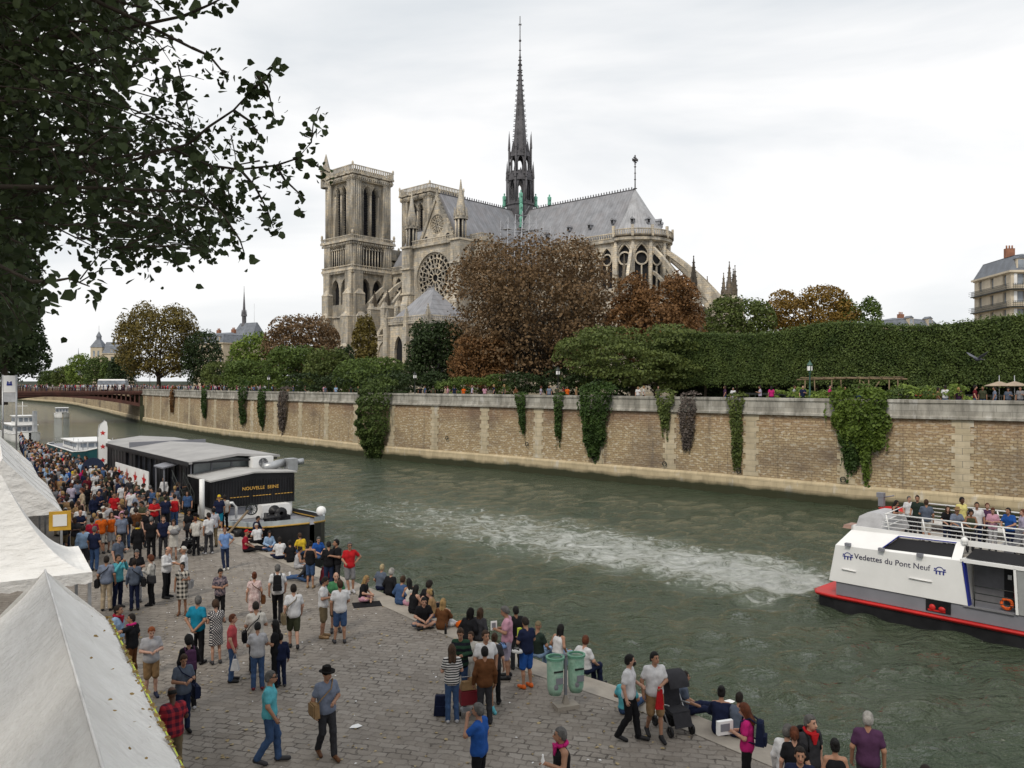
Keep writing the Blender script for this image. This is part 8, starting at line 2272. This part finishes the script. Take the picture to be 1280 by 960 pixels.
NAMED = [
 (218, 617, 190, 'stand', ('vest', 'red'), (T, 'denim'), ('short', 'dark'), 'person in a bright red vest with bare arms by the star banner'),
 (193, 622, 5, 'phone', ('short', 'red'), (T, 'charcoal'), ('short', 'brown'), 'person in a red T-shirt looking down below the star banner'),
 (143, 615, 10, 'onehand', ('short', 'red'), (T, 'charcoal'), ('short', 'dark'), 'man in a red T-shirt deep in the crowd left of the star banner'),
 (164, 611, 185, 'stand', ('short', 'white'), (T, 'denim'), ('short', 'grey'), 'man in a plain white T-shirt seen from behind left of the star banner'),
 (153, 603, 190, 'stand', ('short', 'white'), (T, 'charcoal'), ('short', 'dark'), 'dark haired man in a white T-shirt at the left end of the star banner'),
 (205, 596, 330, 'stand', ('long', 'white'), (T, 'charcoal'), ('short', 'brown'), 'man in a white long-sleeved shirt standing before the star banner'),
 (222, 602, 60, 'point', ('short', 'navy'), (T, 'denim'), ('short', 'brown'), 'man in navy stretching out one arm by the barge porch'),
 (207, 619, 180, 'stand2', ('short', 'navy'), (T, 'black'), ('short', 'dark'), 'man in a navy T-shirt between the two red tops'),
 (177, 618, 90, 'phone', ('short', 'black'), (T, 'black'), ('short', 'grey'), 'grey haired man in black left of the red T-shirt person'),
 (126, 641, 200, 'onehand', ('short', 'orange'), (B, 'offwhite'), ('short', 'dark'), 'man in an orange T-shirt and white shorts'),
 (139, 639, 20, 'stand', ('vest', 'orange'), (B, 'lgrey'), ('long', 'brown'), 'woman in a sleeveless orange top'),
 (152, 640, 10, 'stand', ('short', 'greyblue'), (T, 'charcoal'), ('short', 'dark'), 'man in a grey-blue shirt and sunglasses right of the orange tops'),
 (104, 656, 185, 'stand', ('long', 'lblue'), (T, 'charcoal'), ('short', 'dark'), 'man in a pale blue shirt seen from behind beside the peaked tent, in the crowd'),
 (115, 646, 185, 'stand', ('short', 'crimson'), (T, 'charcoal'), ('short', 'dark'), 'man in a deep red T-shirt beside the orange and white one'),
 (118, 657, 150, 'stand', ('short', 'navy'), (T, 'denim'), ('short', 'grey'), 'grey haired person in a navy and white top in front of the deep red T-shirt'),
 (100, 631, 185, 'stand', ('short', 'white'), (T, 'denim'), ('short', 'brown'), 'man in a white T-shirt seen from behind at the yellow menu board'),
 (98, 585, 185, 'stand', ('short', 'fuchsia'), (T, 'lgrey'), ('long', 'dark'), 'woman in a vivid pink top in the far part of the crowd'),
 (103, 574, 190, 'stand', ('short', 'white'), (T, 'black'), ('short', 'black'), 'person in a white top and black trousers near the gangway rails'),
 (116, 580, 185, 'onehand', ('short', 'white'), (T, 'denim'), ('tail', 'black'), 'woman in a white top and jeans with a dark ponytail near the flag'),
 (120, 601, 188, 'stand', ('short', 'white'), (T, 'navy'), ('short', 'dark'), 'man in a clean white T-shirt alone among dark clothes below the round sign'),
 (57, 580, 185, 'stand', ('short', 'lblue'), (T, 'charcoal'), ('short', 'grey'), 'grey haired man in pale blue by the farthest tent'),
 (94, 583, 180, 'stand', ('short', 'yellow'), (T, 'charcoal'), ('short', 'dark'), 'person in yellow beside the vivid pink top'),
 (152, 588, 60, 'photo', ('short', 'sky'), (T, 'denim'), ('short', 'brown'), 'man in blue raising a camera beside the round sign'),
 (137, 595, 185, 'stand', ('short', 'black'), (T, 'black'), ('short', 'brown'), 'man in black in front of the round sign'),
 (128, 604, 185, 'stand', ('short', 'navy'), (T, 'black'), ('short', 'dark'), 'man in navy seen from behind left of the two white T-shirts'),
 (84, 585, 180, 'stand', ('short', 'blue'), (T, 'charcoal'), ('short', 'fair'), 'fair haired person in blue in the far part of the crowd'),
]
for (px, y, face, pose, top, bot, hair, lab) in NAMED:
 loc = feet(px, y, 1.75); q = Vector((loc.x, loc.y))
 person(loc, face, pose, top, bot, hair, ['fair', 'tan', 'tan'][rs.randint(3)], lab, 1.75); taken.append(q)
GARM = (('T-shirt', 'short'), ('long-sleeved top', 'long'), ('vest', 'vest'), ('coat', 'coat'))
TOPC = [('black', 'black'), ('charcoal', 'charcoal'), ('navy blue', 'navy'), ('slate grey', 'slate'), ('mid grey', 'grey'), ('pale grey', 'lgrey'), ('white', 'white'), ('cream', 'offwhite'), ('maroon', 'maroon'), ('plum', 'plum'), ('brown', 'brown'),
  ('olive', 'olive'), ('dark green', 'dkgreen'), ('beige', 'beige'), ('denim blue', 'denim'), ('pale blue', 'lblue'), ('pink', 'pink'), ('grey-blue', 'greyblue'), ('tan', 'tan'), ('lilac', 'lilac')]
TW = np.array([9, 7, 7, 4, 3, 2, 2, 2, 2, 2, 2, 2, 2, 1.5, 3, 2, 1, 2, 1.5, 1]); TW /= TW.sum()
HAIRS = [('short black hair', ('short', 'black')), ('short dark hair', ('short', 'dark')), ('short brown hair', ('short', 'brown')), ('cropped grey hair', ('short', 'grey')), ('long dark hair', ('long', 'dark')), ('long brown hair', ('long', 'brown')), ('long blond hair', ('long', 'blond')),
  ('fair hair', ('short', 'blond')), ('an auburn bob', ('curly', 'auburn')), ('a dark ponytail', ('tail', 'dark')), ('a balding head', ('bald', 'grey')), ('a pale cap', ('cap', 'offwhite')), ('a dark cap', ('cap', 'charcoal')), ('curly dark hair', ('curly', 'dark'))]
def zone(Y, t):
 if Y < 38: return 'by the checked dress' if t > .5 else 'by the peaked tent'
 if Y < 44: return 'below the star banner' if t > .5 else 'by the menu board'
 if Y < 51: return 'by the star banner' if t > .55 else 'by the long tent'
 return 'by the round sign' if t > .55 else 'by the farthest tent'
used = set()
GC = 'people standing in the dense crowd on the low quay'
def edge_x(Y): return -4.75 - (Y - 27.9) * .823
def tent_x(Y): return -3.6 - (Y - 9.2) * .646
cand = 0; dense = 0
POSL = ['stand', 'stand2', 'phone', 'onehand', 'drink', 'stand', 'phone', 'onehand', 'behind']
while cand < 9000 and dense < 128:
 cand += 1
 Y = 33.5 + 27.5 * rs.rand()
 lo, hi = tent_x(Y) + .5, edge_x(Y) - (1.9 if 44 < Y < 54 else .8)
 t = rs.rand(); x = lo + (hi - lo) * t
 px = 640 + x / Y * FPX
 fy = HOR + (EYE - QUAY) / Y * FPX
 if fy > 655 and px > 215 - (fy - 655) * 1.0: continue
 if fy > 700: continue
 if px > 268: continue
 p = Vector((x, Y))
 if not free(p, .66): continue
 z = zone(Y, t)
 for _ in range(60):
  tc = TOPC[rs.choice(len(TOPC), p=TW)]; gm = GARM[rs.choice(4, p=[.6, .25, .1, .05])]; hr = HAIRS[rs.randint(len(HAIRS))]
  lab = f'person in {"an" if tc[0][0] in "aeiou" else "a"} {tc[0]} {gm[0]} with {hr[0]} {z}'
  if lab not in used: break
 used.add(lab)
 taken.append(p); dense += 1
 bot = (T, ['black', 'denim', 'navy', 'charcoal', 'dkdenim', 'khaki', 'beige'][rs.randint(7)]) if rs.rand() < .78 else (B, ['khaki', 'denim', 'navy', 'beige'][rs.randint(4)])
 person((x, Y, QUAY), rs.choice([10, 170, 185, 200, 90, 270, 330, 30]) + rs.normal(0, 20), POSL[rs.randint(len(POSL))], (gm[1], tc[1]), bot, hr[1], ['fair', 'tan', 'tan', 'pale', 'mid', 'dark'][rs.choice(6, p=[.3, .3, .15, .1, .1, .05])], lab, rs.normal(1.71, .08), 'black', GC)
def deck(px, ly):
 k = (px - 640) / FPX; nx, ny = -TU.y, TU.x
 x = (k * (TO[1] + ny * ly) - (TO[0] + nx * ly)) / (TU.x - k * TU.y)
 return tpt(x, ly, 2.77)
GB = 'passengers on the deck of the tour boat'
for (px, ly, face, pose, top, bot, hair, skin, h, lab) in (
 (1119, 2.2, 70, 'phone', ('vest', 'black'), (T, 'black'), ('long', 'dark'), 'tan', 1.55, 'woman in a black vest nearest the stern of the tour boat'),
 (1147, 2.6, 340, 'stand2', ('short', 'dkgreen'), (T, 'charcoal'), ('short', 'dark'), 'tan', 1.78, 'man in a dark green T-shirt and sunglasses on the tour boat'),
 (1158, 1.9, 185, 'onehand', ('short', 'slate'), (B, 'offwhite'), ('short', 'brown'), 'tan', 1.74, 'man in a grey-green T-shirt and white shorts on the tour boat'),
 (1184, 1.5, 10, 'rail', ('short', 'black'), (T, 'navy'), ('long', 'brown'), 'fair', 1.66, 'woman in black with long brown hair at the rail of the tour boat'),
 (1195, 1.45, 20, 'rail', ('short', 'greyblue'), (T, 'black'), ('hat', 'tan'), 'tan', 1.64, 'person in a straw hat and grey-blue top at the boat rail'),
 (1202, 3.2, 40, 'stand', ('short', 'lemon'), (T, 'charcoal'), ('short', 'black'), 'dark', 1.80, 'man in a pale yellow shirt on the tour boat'),
 (1213, 1.4, 10, 'rail', ('vest', 'olive'), (T, 'charcoal'), ('curly', 'black'), 'mid', 1.62, 'woman in an olive top with curly dark hair at the boat rail'),
 (1221, 2.3, 5, 'stand', ('short', 'white'), (T, 'navy'), ('short', 'dark'), 'tan', 1.78, 'man in a white shirt with dark straps on the tour boat'),
 (1234, 3.2, 15, 'stand', ('short', 'plum'), (T, 'black'), ('short', 'auburn'), 'fair', 1.66, 'person in plum behind the pink top on the tour boat'),
 (1241, 2.3, 0, 'phone', ('short', 'pink'), (T, 'lgrey'), ('short', 'auburn'), 'fair', 1.64, 'woman in a pink top and sunglasses on the tour boat'),
 (1263, 2.0, 330, 'rail', ('short', 'blue'), (T, 'navy'), ('short', 'dark'), 'tan', 1.76, 'man in a strong blue T-shirt leaning on the boat rail'),
 (1279, 2.4, 300, 'stand', ('short', 'lilac'), (T, 'lgrey'), ('short', 'auburn'), 'fair', 1.66, 'person in lilac on the tour boat at the right edge'),
 (1136, 3.4, 30, 'stand', ('short', 'white'), (T, 'charcoal'), ('short', 'grey'), 'fair', 1.60, 'person in white behind the black vest on the tour boat')):
 person(deck(px, ly), face, pose, top, bot, hair, skin, lab, h, 'black', GB)
GP = 'people behind the parapet across the river'
zn = [(185, 300, 'between bridge and yellow-topped ivy'), (312, 360, 'above the dark ivy pair'), (366, 446, 'left of the big round ivy'), (508, 560, 'just right of the big round ivy'), (560, 640, 'below the large brown chestnut'), (655, 716, 'above the two narrow ivies'), (778, 818, 'right of the broad dark ivy'), (880, 985, 'left of the wooden pergola'), (990, 1080, 'at the wooden pergola'), (1160, 1280, 'under the right end of the hedge')]
cnt = [7, 4, 6, 6, 6, 6, 3, 5, 4, 8]
for (a, b, zt), n in zip(zn, cnt):
 cs = rs.choice(len(TOPC) + 3, n, replace=False)
 for j in range(n):
  px = a + (b - a) * (j + .5 + rs.uniform(-.3, .3)) / n
  tc = (TOPC + [('bright red', 'red'), ('vivid pink', 'fuchsia'), ('orange', 'orange')])[cs[j]]
  q = WALL.at(WALL.s_of_px(px), -SGN * rs.uniform(1.0, 2.2))[0]; hr = HAIRS[rs.randint(len(HAIRS))]
  person((q.x, q.y, ISLE), rs.choice([0, 90, 270, 180]), ['stand', 'walk', 'onehand'][rs.randint(3)], ('short', tc[1]), (T, ['black', 'denim', 'navy'][rs.randint(3)]), hr[1], ['fair', 'tan', 'tan', 'mid'][rs.randint(4)], f'figure in {tc[0]} behind the far wall {zt}', rs.normal(1.72, .07), None, GP)
def crowd(name, pts, label):
 lo = []
 f = Field((-.3, -.22, 0), (.3, .22, 1.8), .07)
 b = MB(); 
 for (x, y, z, h, a) in pts:
  b.M = Matrix.Translation((x, y, z)) @ Matrix.Rotation(a, 4, 'Z') @ Matrix.Scale(h / 1.75, 4)
  b.lathe(0, 0, [(.04, .86), (.17, .88), (.165, 1.05), (.205, 1.33), (.17, 1.45), (.07, 1.49)], 8, 0, True, sy=.62)
  for s in (-1, 1):
   b.tube([(.10 * s, 0, .9), (.10 * s, -.01, .5), (.11 * s, .03, .02)], .08, 5, 1, r2=.05)
   b.tube([(.2 * s, 0, 1.42), (.25 * s, .02, 1.15), (.18 * s, -.16, 1.02)], .05, 5, 0, r2=.035)
  b.ball(0, -.02, 1.60, .085, .10, .115, 8, 6, 2); b.ball(0, .012, 1.635, .09, .10, .105, 8, 6, 3)
 def rnd(nm, cols):
  t = NT(nm, .9, .1); g = t.n('ShaderNodeNewGeometry'); t.base(t.ramp(g.outputs['Random Per Island'], [(i / len(cols), c) for i, c in enumerate(cols)], 'CONSTANT')); return t.mat
 o = b.build(name, [rnd('crowd_tops', [CL[k] for k in ('black', 'white', 'navy', 'grey', 'red', 'lblue', 'charcoal', 'offwhite', 'denim', 'pink', 'black', 'slate', 'maroon', 'lgrey', 'white', 'olive')]), rnd('crowd_legs', [CL[k] for k in ('black', 'denim', 'navy', 'beige', 'charcoal')]), rnd('crowd_skin', [SK[k] for k in ('fair', 'tan', 'mid', 'pale')]), rnd('crowd_hair', [HC[k] for k in ('black', 'brown', 'dark', 'blond', 'grey', 'black')])])
 kind(o, 'stuff'); o['label'] = label
pts = []
for k in range(150):
 q = BA + BAX * rs.uniform(0, BLEN) + BNR * (rs.rand() ** 1.5 * 8 + .3); pts.append((q.x, q.y, 7.25, rs.normal(1.72, .08), rs.rand() * 6.28))
for k in range(90):
 s = rs.uniform(WALL.s_of_px(176), WALL.s_of_px(300)); q = WALL.at(s, -SGN * rs.uniform(1, 7))[0]; pts.append((q.x, q.y, ISLE, rs.normal(1.7, .08), rs.rand() * 6.28))
crowd('crowd', pts, 'people packed along the iron bridge')
pts = []
for k in range(3200):
 Y = rs.uniform(52, 92); lo, hi = max(tent_x(Y) + .5, -.64 * Y), edge_x(Y) - .6; x = rs.uniform(lo, max(hi, lo + .1)); p = Vector((x, Y))
 if free(p, .62): taken.append(p); pts.append((x, Y, QUAY, rs.normal(1.71, .08), rs.rand() * 6.28))
 if len(pts) > 330: break
crowd('crowd', pts, 'dense far crowd on the low quay by the moored boats')
# ================================================================== things they carry, bins, pushchairs
def backpack(owner, label, c, name='backpack'):
 p = owner; s = p.scale.z
 root = empty(name, p.location, p.rotation_euler.z); root.scale = (s, s, s); tag(root, label, 'bag')
 b = MB(); b.frustum(0, .235, 1.02, .26, .16, .22, .10, .42); b.box(0, .325, 1.12, .2, .05, .18); b.ball(0, .22, 1.43, .11, .06, .05, 8, 5)
 o = b.build('pack', [M['cloth']], root); o.color = (*CL[c], 1)
 for q in (-.1, .1):
  t = MB(); t.tube([(q, .18, 1.43), (q, .06, 1.50), (q * 1.1, -.10, 1.42), (q * 1.2, -.13, 1.22), (q * 1.4, .05, 1.08), (q, .17, 1.05)], .016, 5); o = t.build('strap', [M['cloth']], root); o.color = (*CL[c], 1)
def satchel(owner, label, c, side=1, z=.88, w=.32, back=.0):
 p = owner; s = p.scale.z
 root = empty('shoulder_bag', p.location, p.rotation_euler.z); root.scale = (s, s, s); tag(root, label, 'bag')
 b = MB(); b.frustum(side * .26, back, z - .12, .11, w, .09, w * .9, .26); b.box(side * .325, back, z + .02, .02, w * .9, .2)
 o = b.build('pouch', [M['cloth']], root); o.color = (*CL[c], 1)
 t = MB(); t.tube([(side * .25, back - .1, z + .13), (side * .16, -.15, 1.2), (-side * .05, -.13, 1.36), (-side * .12, -.02, 1.50), (-side * .05, .13, 1.36), (side * .15, .16, 1.2), (side * .25, back + .1, z + .13)], .012, 5)
 o = t.build('strap', [M['cloth']], root); o.color = (*CL[c], 1)
backpack(find('walking away with a black backpack'), 'black backpack on the man in white shirt and black trousers', 'black')
backpack(find('navy backpack'), 'navy backpack worn by the bright pink T-shirt woman', 'navy')
backpack(find('red scarf carrying'), 'big black backpack of the grey haired man at the bottom right', 'black')
backpack(find('big curly black hair'), 'purple backpack on the woman with big curly hair', 'plum')
satchel(find('black hat'), 'straw shoulder bag of the man in the black hat', 'tan', -1, .98, .3, -.05)
satchel(find('looking at her phone'), 'blue shoulder bag of the woman looking at her phone', 'navy', 1, .85, .36)
satchel(find('brown messenger bag'), 'brown messenger bag at the hip of the olive shorts man', 'khaki', 1, .86, .34, .1)
satchel(find('denim jacket'), 'big black shoulder bag on the denim jacket woman', 'black', -1, .95, .4, .14)
satchel(find('cream jumper'), 'dark shoulder bag of the woman in the cream jumper', 'charcoal', 1, .95, .3, .1)
satchel(find('checked dress'), 'round grey bag held by the checked dress woman', 'grey', 1, 1.0, .32)
satchel(find('pale pink lace'), 'small brown handbag of the woman in the pink lace dress', 'brown', -1, .85, .2)
satchel(find('black strap across'), 'dark bag on a black strap over a white T-shirt', 'black', 1, .9, .26)
satchel(find('beige trousers'), 'black bag at the side of the man in beige trousers', 'black', 1, .88, .3)
def scarf(owner, c):
 p = POSES['stand']; b = MB()
 b.tube([(.085 * math.cos(t * PI / 6), .085 * math.sin(t * PI / 6) + .005, 1.475 - .02 * math.sin(t * PI / 6) * -1) for t in range(13)], .034, 6); b.frustum(0, -.12, 1.30, .05, .03, .16, .04, .17)
 o = b.build('scarf', [M['cloth']], owner); o.color = (*CL[c], 1)
for w, c in (('pink neckerchief', 'fuchsia'), ('red scarf beside', 'crimson'), ('bright pink scarf', 'fuchsia'), ('red scarf carrying', 'red'), ('yellow scarf', 'yellow')): scarf(find(w), c)
def sunglasses(owner, pose):
 p = POSES[pose]; b = MB()
 for s in (-1, 1): b.box(.033 * s, -.105, .018, .048, .012, .034); b.box(.078 * s, -.05, .022, .006, .11, .01)
 o = b.build('sunglasses', [M['black_paint']], owner); o.matrix_local = Matrix.Translation(p['head']) @ Matrix(rot3(p['pitch'], p['yaw'])).to_4x4()
sunglasses(find('pale turquoise T-shirt'), 'walk'); sunglasses(find('bright red T-shirt'), 'hip'); sunglasses(find('hands clasped'), 'behind')
o = MB(); o.box(.145, -.10, 1.30, .10, .07, .36); ob = o.build('shoulder_stripe', [varied('lime_stripe', (.45, .52, .06), .8)], find('navy jersey'))
bd = MB(); bd.ball(0, -.065, -.055, .062, .06, .055, 10, 6); q = bd.build('beard', [M['hairm']], find('bearded man')); q.color = (*HC['black'], 1)
pp = POSES['walkhand']; q.matrix_local = Matrix.Translation(pp['head']) @ Matrix(rot3(pp['pitch'], pp['yaw'])).to_4x4()
jk = MB(); jk.lathe(0, 0, [(.16, 1.02), (.185, .98), (.20, .90), (.15, .82)], 12, sy=.8); jk.frustum(0, -.15, .74, .06, .03, .10, .05, .24); q = jk.build('tied_jacket', [M['cloth']], find('jacket round his waist')); q.color = (*CL['grey'], 1)
def hand_point(owner, i):
 p = None
 for k, v in POSES.items():
  if _cache.get((k, 'body')) is owner.data: p = v
 w = p['wr'][i]; d = w - p['el'][i]; d = d / np.linalg.norm(d); q = w + d * .09
 m = Matrix.LocRotScale(owner.location, owner.rotation_euler, owner.scale); return m @ Vector(q)
def item(name, label, cat, at, build, mats, col=None, rz=0):
 b = MB(); build(b); o = b.build(name, mats, None, tuple(at), rz); tag(o, label, cat)
 if col: o.color = (*CL[col], 1)
 return o
item('plastic_bag', 'white plastic bag hanging from the hand of the coral top woman', 'bag', hand_point(find('coral red'), 1), lambda b: (b.frustum(0, 0, -.42, .20, .12, .10, .06, .26), b.tube([(-.05, 0, -.16), (0, 0, .0), (.05, 0, -.16)], .012, 5)), [M['cloth']], 'white')
item('red_cloth', 'red cloth hanging from the hand of the smiling man in tan shorts', 'cloth', hand_point(find('red cloth'), 0), lambda b: (b.frustum(0, 0, -.42, .16, .10, .05, .05, .44), b.frustum(.05, .02, -.34, .08, .10, .03, .04, .3)), [M['cloth']], 'red')
item('bottle', 'clear bottle held by the man with the bright pink scarf', 'bottle', hand_point(find('bright pink scarf'), 0), lambda b: b.lathe(0, 0, [(.0, -.12), (.034, -.12), (.034, .03), (.014, .09), (.014, .13), (0, .13)], 10), [M['white_paint']])
item('white_box', 'white box held by the bright pink T-shirt woman', 'box', hand_point(find('navy backpack'), 0) + Vector((-.1, 0, .05)), lambda b: (b.box(0, 0, 0, .3, .07, .24, .3), b.box(0, -.04, .01, .18, .01, .13, .3, 1)), [M['white_paint'], M['grey_paint']])
item('leaflet', 'white leaflet in the hand of the teal T-shirt man', 'paper', hand_point(find('hands clasped'), 0) + Vector((-.05, -.02, -.06)), lambda b: b.box(0, 0, -.04, .12, .012, .2, .5), [M['white_paint']])
item('booklet', 'printed booklet read by the pink polo man', 'book', hand_point(find('pink polo shirt'), 0) + Vector((0, 0, .05)), lambda b: (b.box(0, 0, .02, .16, .02, .22, .4), b.box(0, -.012, .03, .1, .01, .12, .4, 1)), [M['white_paint'], M['grey_paint']])
item('grey_bundle', 'grey bundle in the arms of the white summer dress woman', 'bundle', hand_point(find('white summer dress'), 0) + Vector((0, .02, .02)), lambda b: (b.ball(0, 0, 0, .2, .12, .13, 10, 7), b.ball(.16, 0, .1, .09, .09, .09, 8, 6)), [M['cloth']], 'grey')
def helmet(label, c, at, rz):
 def bd(b):
  b.lathe(0, 0, [(.0, .10), (.06, .095), (.11, .05), (.125, .0), (.10, -.005)], 14, 0, sx=.85, sy=1.15)
  for q in (-.055, 0, .055): b.box(q, 0, .075, .018, .16, .06, 0, 1)
 item('bicycle_helmet', label, 'helmet', at, bd, [M['cloth'], M['black_paint']], c, rz)
helmet('blue bicycle helmet hanging beside the pink polo man', 'sky', find('pink polo shirt').location + Vector((-.12, -.22, .84)), .4)
helmet('white bicycle helmet hanging beside the boy in the navy jersey', 'white', find('navy jersey').location + Vector((-.22, -.15, .90)), 1.1)
b0 = gnd(707, 884)
root = empty('waste_bin', b0, R(20)); root.scale = (.84, .84, .86); tag(root, 'pair of translucent green bag bins on one post with a stone foot', 'bin')
m = MB(); m.box(0, 0, .05, .62, .42, .10); m.frustum(0, 0, .10, .16, .16, .07, .07, .22); m.build('foot', [M['coping']], root)
m = MB(); m.box(0, 0, .75, .07, .05, 1.3); m.box(0, 0, 1.32, .26, .05, .05); m.build('post', [M['grey_paint']], root)
_t = NT('green_bag', .45, .3); _n = _t.noise(_t.coord('Object'), 4, 4); _t.base(_t.ramp(_n, [(.35, (.20, .38, .28)), (.7, (.36, .52, .42))])); _t.bump(_n, .6, .08); M['bag'] = _t.mat
for q in (-.30, .30):
 m = MB(); m.lathe(q, 0, [(.0, .36), (.16, .38), (.205, .52), (.215, .8), (.225, 1.28)], 18, 0)
 bg_ = m.build('bag', [M['bag']], root)
 m = MB(); m.ring((q, 0, 1.30), (1, 0, 0), (0, 1, 0), .20, .255, (0, 0, .05), 22); m.ball(q, 0, 1.22, .19, .19, .02, 12, 4); m.build('rim', [varied('bin_rim', (.09, .22, .15), .5)], root)
 m = MB(); m.box(q, -.225, 1.02, .26, .012, .045); m.box(q + .03, -.228, .78, .2, .012, .16, 0, 1); m.ball(q - .03, -.14, .62, .1, .08, .13, 8, 6, 1); m.build('contents', [M['dark_iron'], M['charc'] if 'charc' in M else M['grey_paint']], bg_)['kind'] = 'stuff'
c0 = gnd(585, 896)
root = empty('trolley', c0, R(15)); root.scale = (.78, .78, .80); tag(root, 'dark red shopping trolley standing beside the striped top woman', 'trolley')
m = MB(); m.box(0, 0, .55, .46, .36, .34, 0, 0); m.box(0, 0, .73, .48, .38, .03, 0, 0); m.build('crate', [varied('dark_red_crate', (.16, .012, .02), .6)], root)
m = MB()
for x in (-.2, .2):
 for y in (-.15, .15): m.tube([(x, y, .05), (x, y, .4)], .015, 5)
 m.tube([(x, .17, .3), (x, .24, 1.0)], .014, 5)
m.tube([(-.2, .24, 1.0), (.2, .24, 1.0)], .014, 5); m.box(0, 0, .2, .42, .32, .02)
m.build('frame', [M['steel']], root)['kind'] = 'stuff'
for x in (-.2, .2):
 m = MB(); m.M = Matrix.Translation((x, .12, .06)) @ Matrix.Rotation(PI / 2, 4, 'Y'); m.lathe(0, 0, [(.01, -.02), (.06, -.02), (.06, .02), (.01, .02)], 10); m.build('wheel', [M['black_paint']], root)
item('paper_bag', 'brown crumpled paper bag lying on the red trolley', 'bag', (c0.x, c0.y, QUAY + .615), lambda b: (b.frustum(0, 0, 0, .34, .22, .26, .12, .16, .3), b.frustum(.08, .02, .1, .16, .12, .1, .05, .14, .9)), [M['cloth']], 'tan')
d0 = gnd(551, 893); item('backpack', 'small dark backpack standing on the cobbles by the striped top woman', 'bag', d0, lambda b: (b.frustum(0, 0, 0, .3, .2, .24, .12, .42), b.box(0, -.11, .12, .2, .06, .2)), [M['cloth']], 'navy')
def stroller(label, at, rz, c, hood=True):
 root = empty('stroller', at, rz); tag(root, label, 'stroller')
 m = MB()
 for s in (-.24, .24):
  m.tube([(s, .30, .12), (s, -.05, .55), (s, -.42, 1.02)], .016, 6); m.tube([(s, -.30, .12), (s, -.05, .55), (s, .25, .62)], .016, 6)
 m.tube([(-.24, -.42, 1.02), (.24, -.42, 1.02)], .02, 6); m.build('frame', [M['steel']], root)['kind'] = 'stuff'
 m = MB(); m.slab([(-.21, -.18, .98), (.21, -.18, .98), (.21, -.08, .48), (-.21, -.08, .48)], (0, .05, 0)); m.box(0, .12, .47, .42, .42, .06); m.slab([(-.2, .3, .47), (.2, .3, .47), (.2, .42, .22), (-.2, .42, .22)], (0, .03, 0)); o = m.build('seat', [M['cloth']], root); o.color = (*CL[c], 1)
 m = MB(); m.M = Matrix.Translation((0, -.02, .92)) @ Matrix.Rotation(PI / 2, 4, 'Y'); m.lathe(0, 0, [(.30, -.23), (.32, -.2), (.32, .2), (.30, .23)], 12, 0, True, PI * .55, PI * 1.45); o = m.build('hood', [M['cloth']], root); o.color = (*CL[c], 1)
 m = MB(); m.frustum(0, .05, .16, .3, .3, .38, .4, .18); o = m.build('basket', [M['cloth']], root); o.color = (*CL['black'], 1)
 for s in (-.25, .25):
  for y in (-.30, .32):
   w = MB(); w.M = Matrix.Translation((s, y, .11)) @ Matrix.Rotation(PI / 2, 4, 'Y'); w.lathe(0, 0, [(.06, -.02), (.11, -.02), (.11, .02), (.06, .02), (.06, -.02)], 14); w.box(0, 0, 0, .1, .02, .02); w.box(0, 0, 0, .02, .1, .02); w.build('wheel', [M['black_paint']], root)
stroller('grey hooded stroller beside the man in tan shorts', gnd(841, 912), R(200), 'charcoal')
stroller('dark pushchair in front of the white T-shirt woman near the barge', gnd(240, 690), R(150), 'black')
g0 = gnd(297, 671); item('bucket', 'black bucket on the quay between the yellow capped man and the bow group', 'bucket', g0, lambda b: b.lathe(0, 0, [(0, 0), (.15, 0), (.19, .32), (.17, .32), (.14, .05)], 12), [M['black_paint']])
k0 = gnd(563, 783)
for i, (dx, dy, c, lab) in enumerate(((0, 0, 'white', 'white crumpled wrapping at the picnic'), (.35, -.15, 'orange', 'orange picnic bag beside the white wrapping'))):
 item('picnic_bag', lab, 'bag', (k0.x + dx, k0.y + dy, QUAY), lambda b: (b.ball(0, 0, .1, .2, .16, .12, 9, 6), b.ball(.15, .06, .06, .14, .1, .08, 8, 5)), [M['cloth']], c)
k1 = gnd(557, 793); item('bottle', 'dark wine bottle standing by the picnic', 'bottle', k1, lambda b: b.lathe(0, 0, [(0, 0), (.038, 0), (.038, .18), (.014, .24), (.014, .31), (0, .31)], 10), [M['black_paint']])
k2 = gnd(458, 757); item('mat', 'black mat under the blond woman in pink shorts', 'mat', k2 + Vector((0, .1, 0)), lambda b: b.box(0, 0, .012, .9, .6, .02, .3), [M['cloth']], 'black')
pg = at_depth(1222, 449, 22)
root = empty('pigeon', pg, R(-70)); tag(root, 'grey pigeon flying in front of the clipped hedge at the right', 'bird')
f = Field((-.12, -.25, -.12), (.12, .25, .12), .012)
f.add(f.cone((0, -.05, 0), (0, .07, .0), .048, .034), .03); f.add(f.cone((0, -.12, .025), (0, -.11, .03), .024, .024), .03); f.add(f.cone((0, .1, .0), (0, .2, -.01), .02, .012), .03); f.add(f.cone((0, -.14, .02), (0, -.165, .012), .008, .003), .008)
V, F_ = f.net(); o = link('body', np_mesh('pigeon_body', V, F_, M['cloth'], True), root); o.color = (.10, .105, .13, 1)
for s in (-1, 1):
 w = MB(); w.slab([(s * .03, -.05, .02), (s * .18, -.09, .10), (s * .34, -.02, .20), (s * .30, .03, .18), (s * .16, .07, .08), (s * .03, .07, .02)], (0, 0, .008)); o = w.build('wing', [M['cloth']], root); o.color = (.14, .145, .17, 1)
w = MB(); w.slab([(-.03, .12, -.005), (.03, .12, -.005), (.055, .23, -.01), (-.055, .23, -.01)], (0, 0, .006)); o = w.build('tail', [M['cloth']], root); o.color = (.30, .30, .33, 1)
print('PEOPLE', NPEOPLE[0])
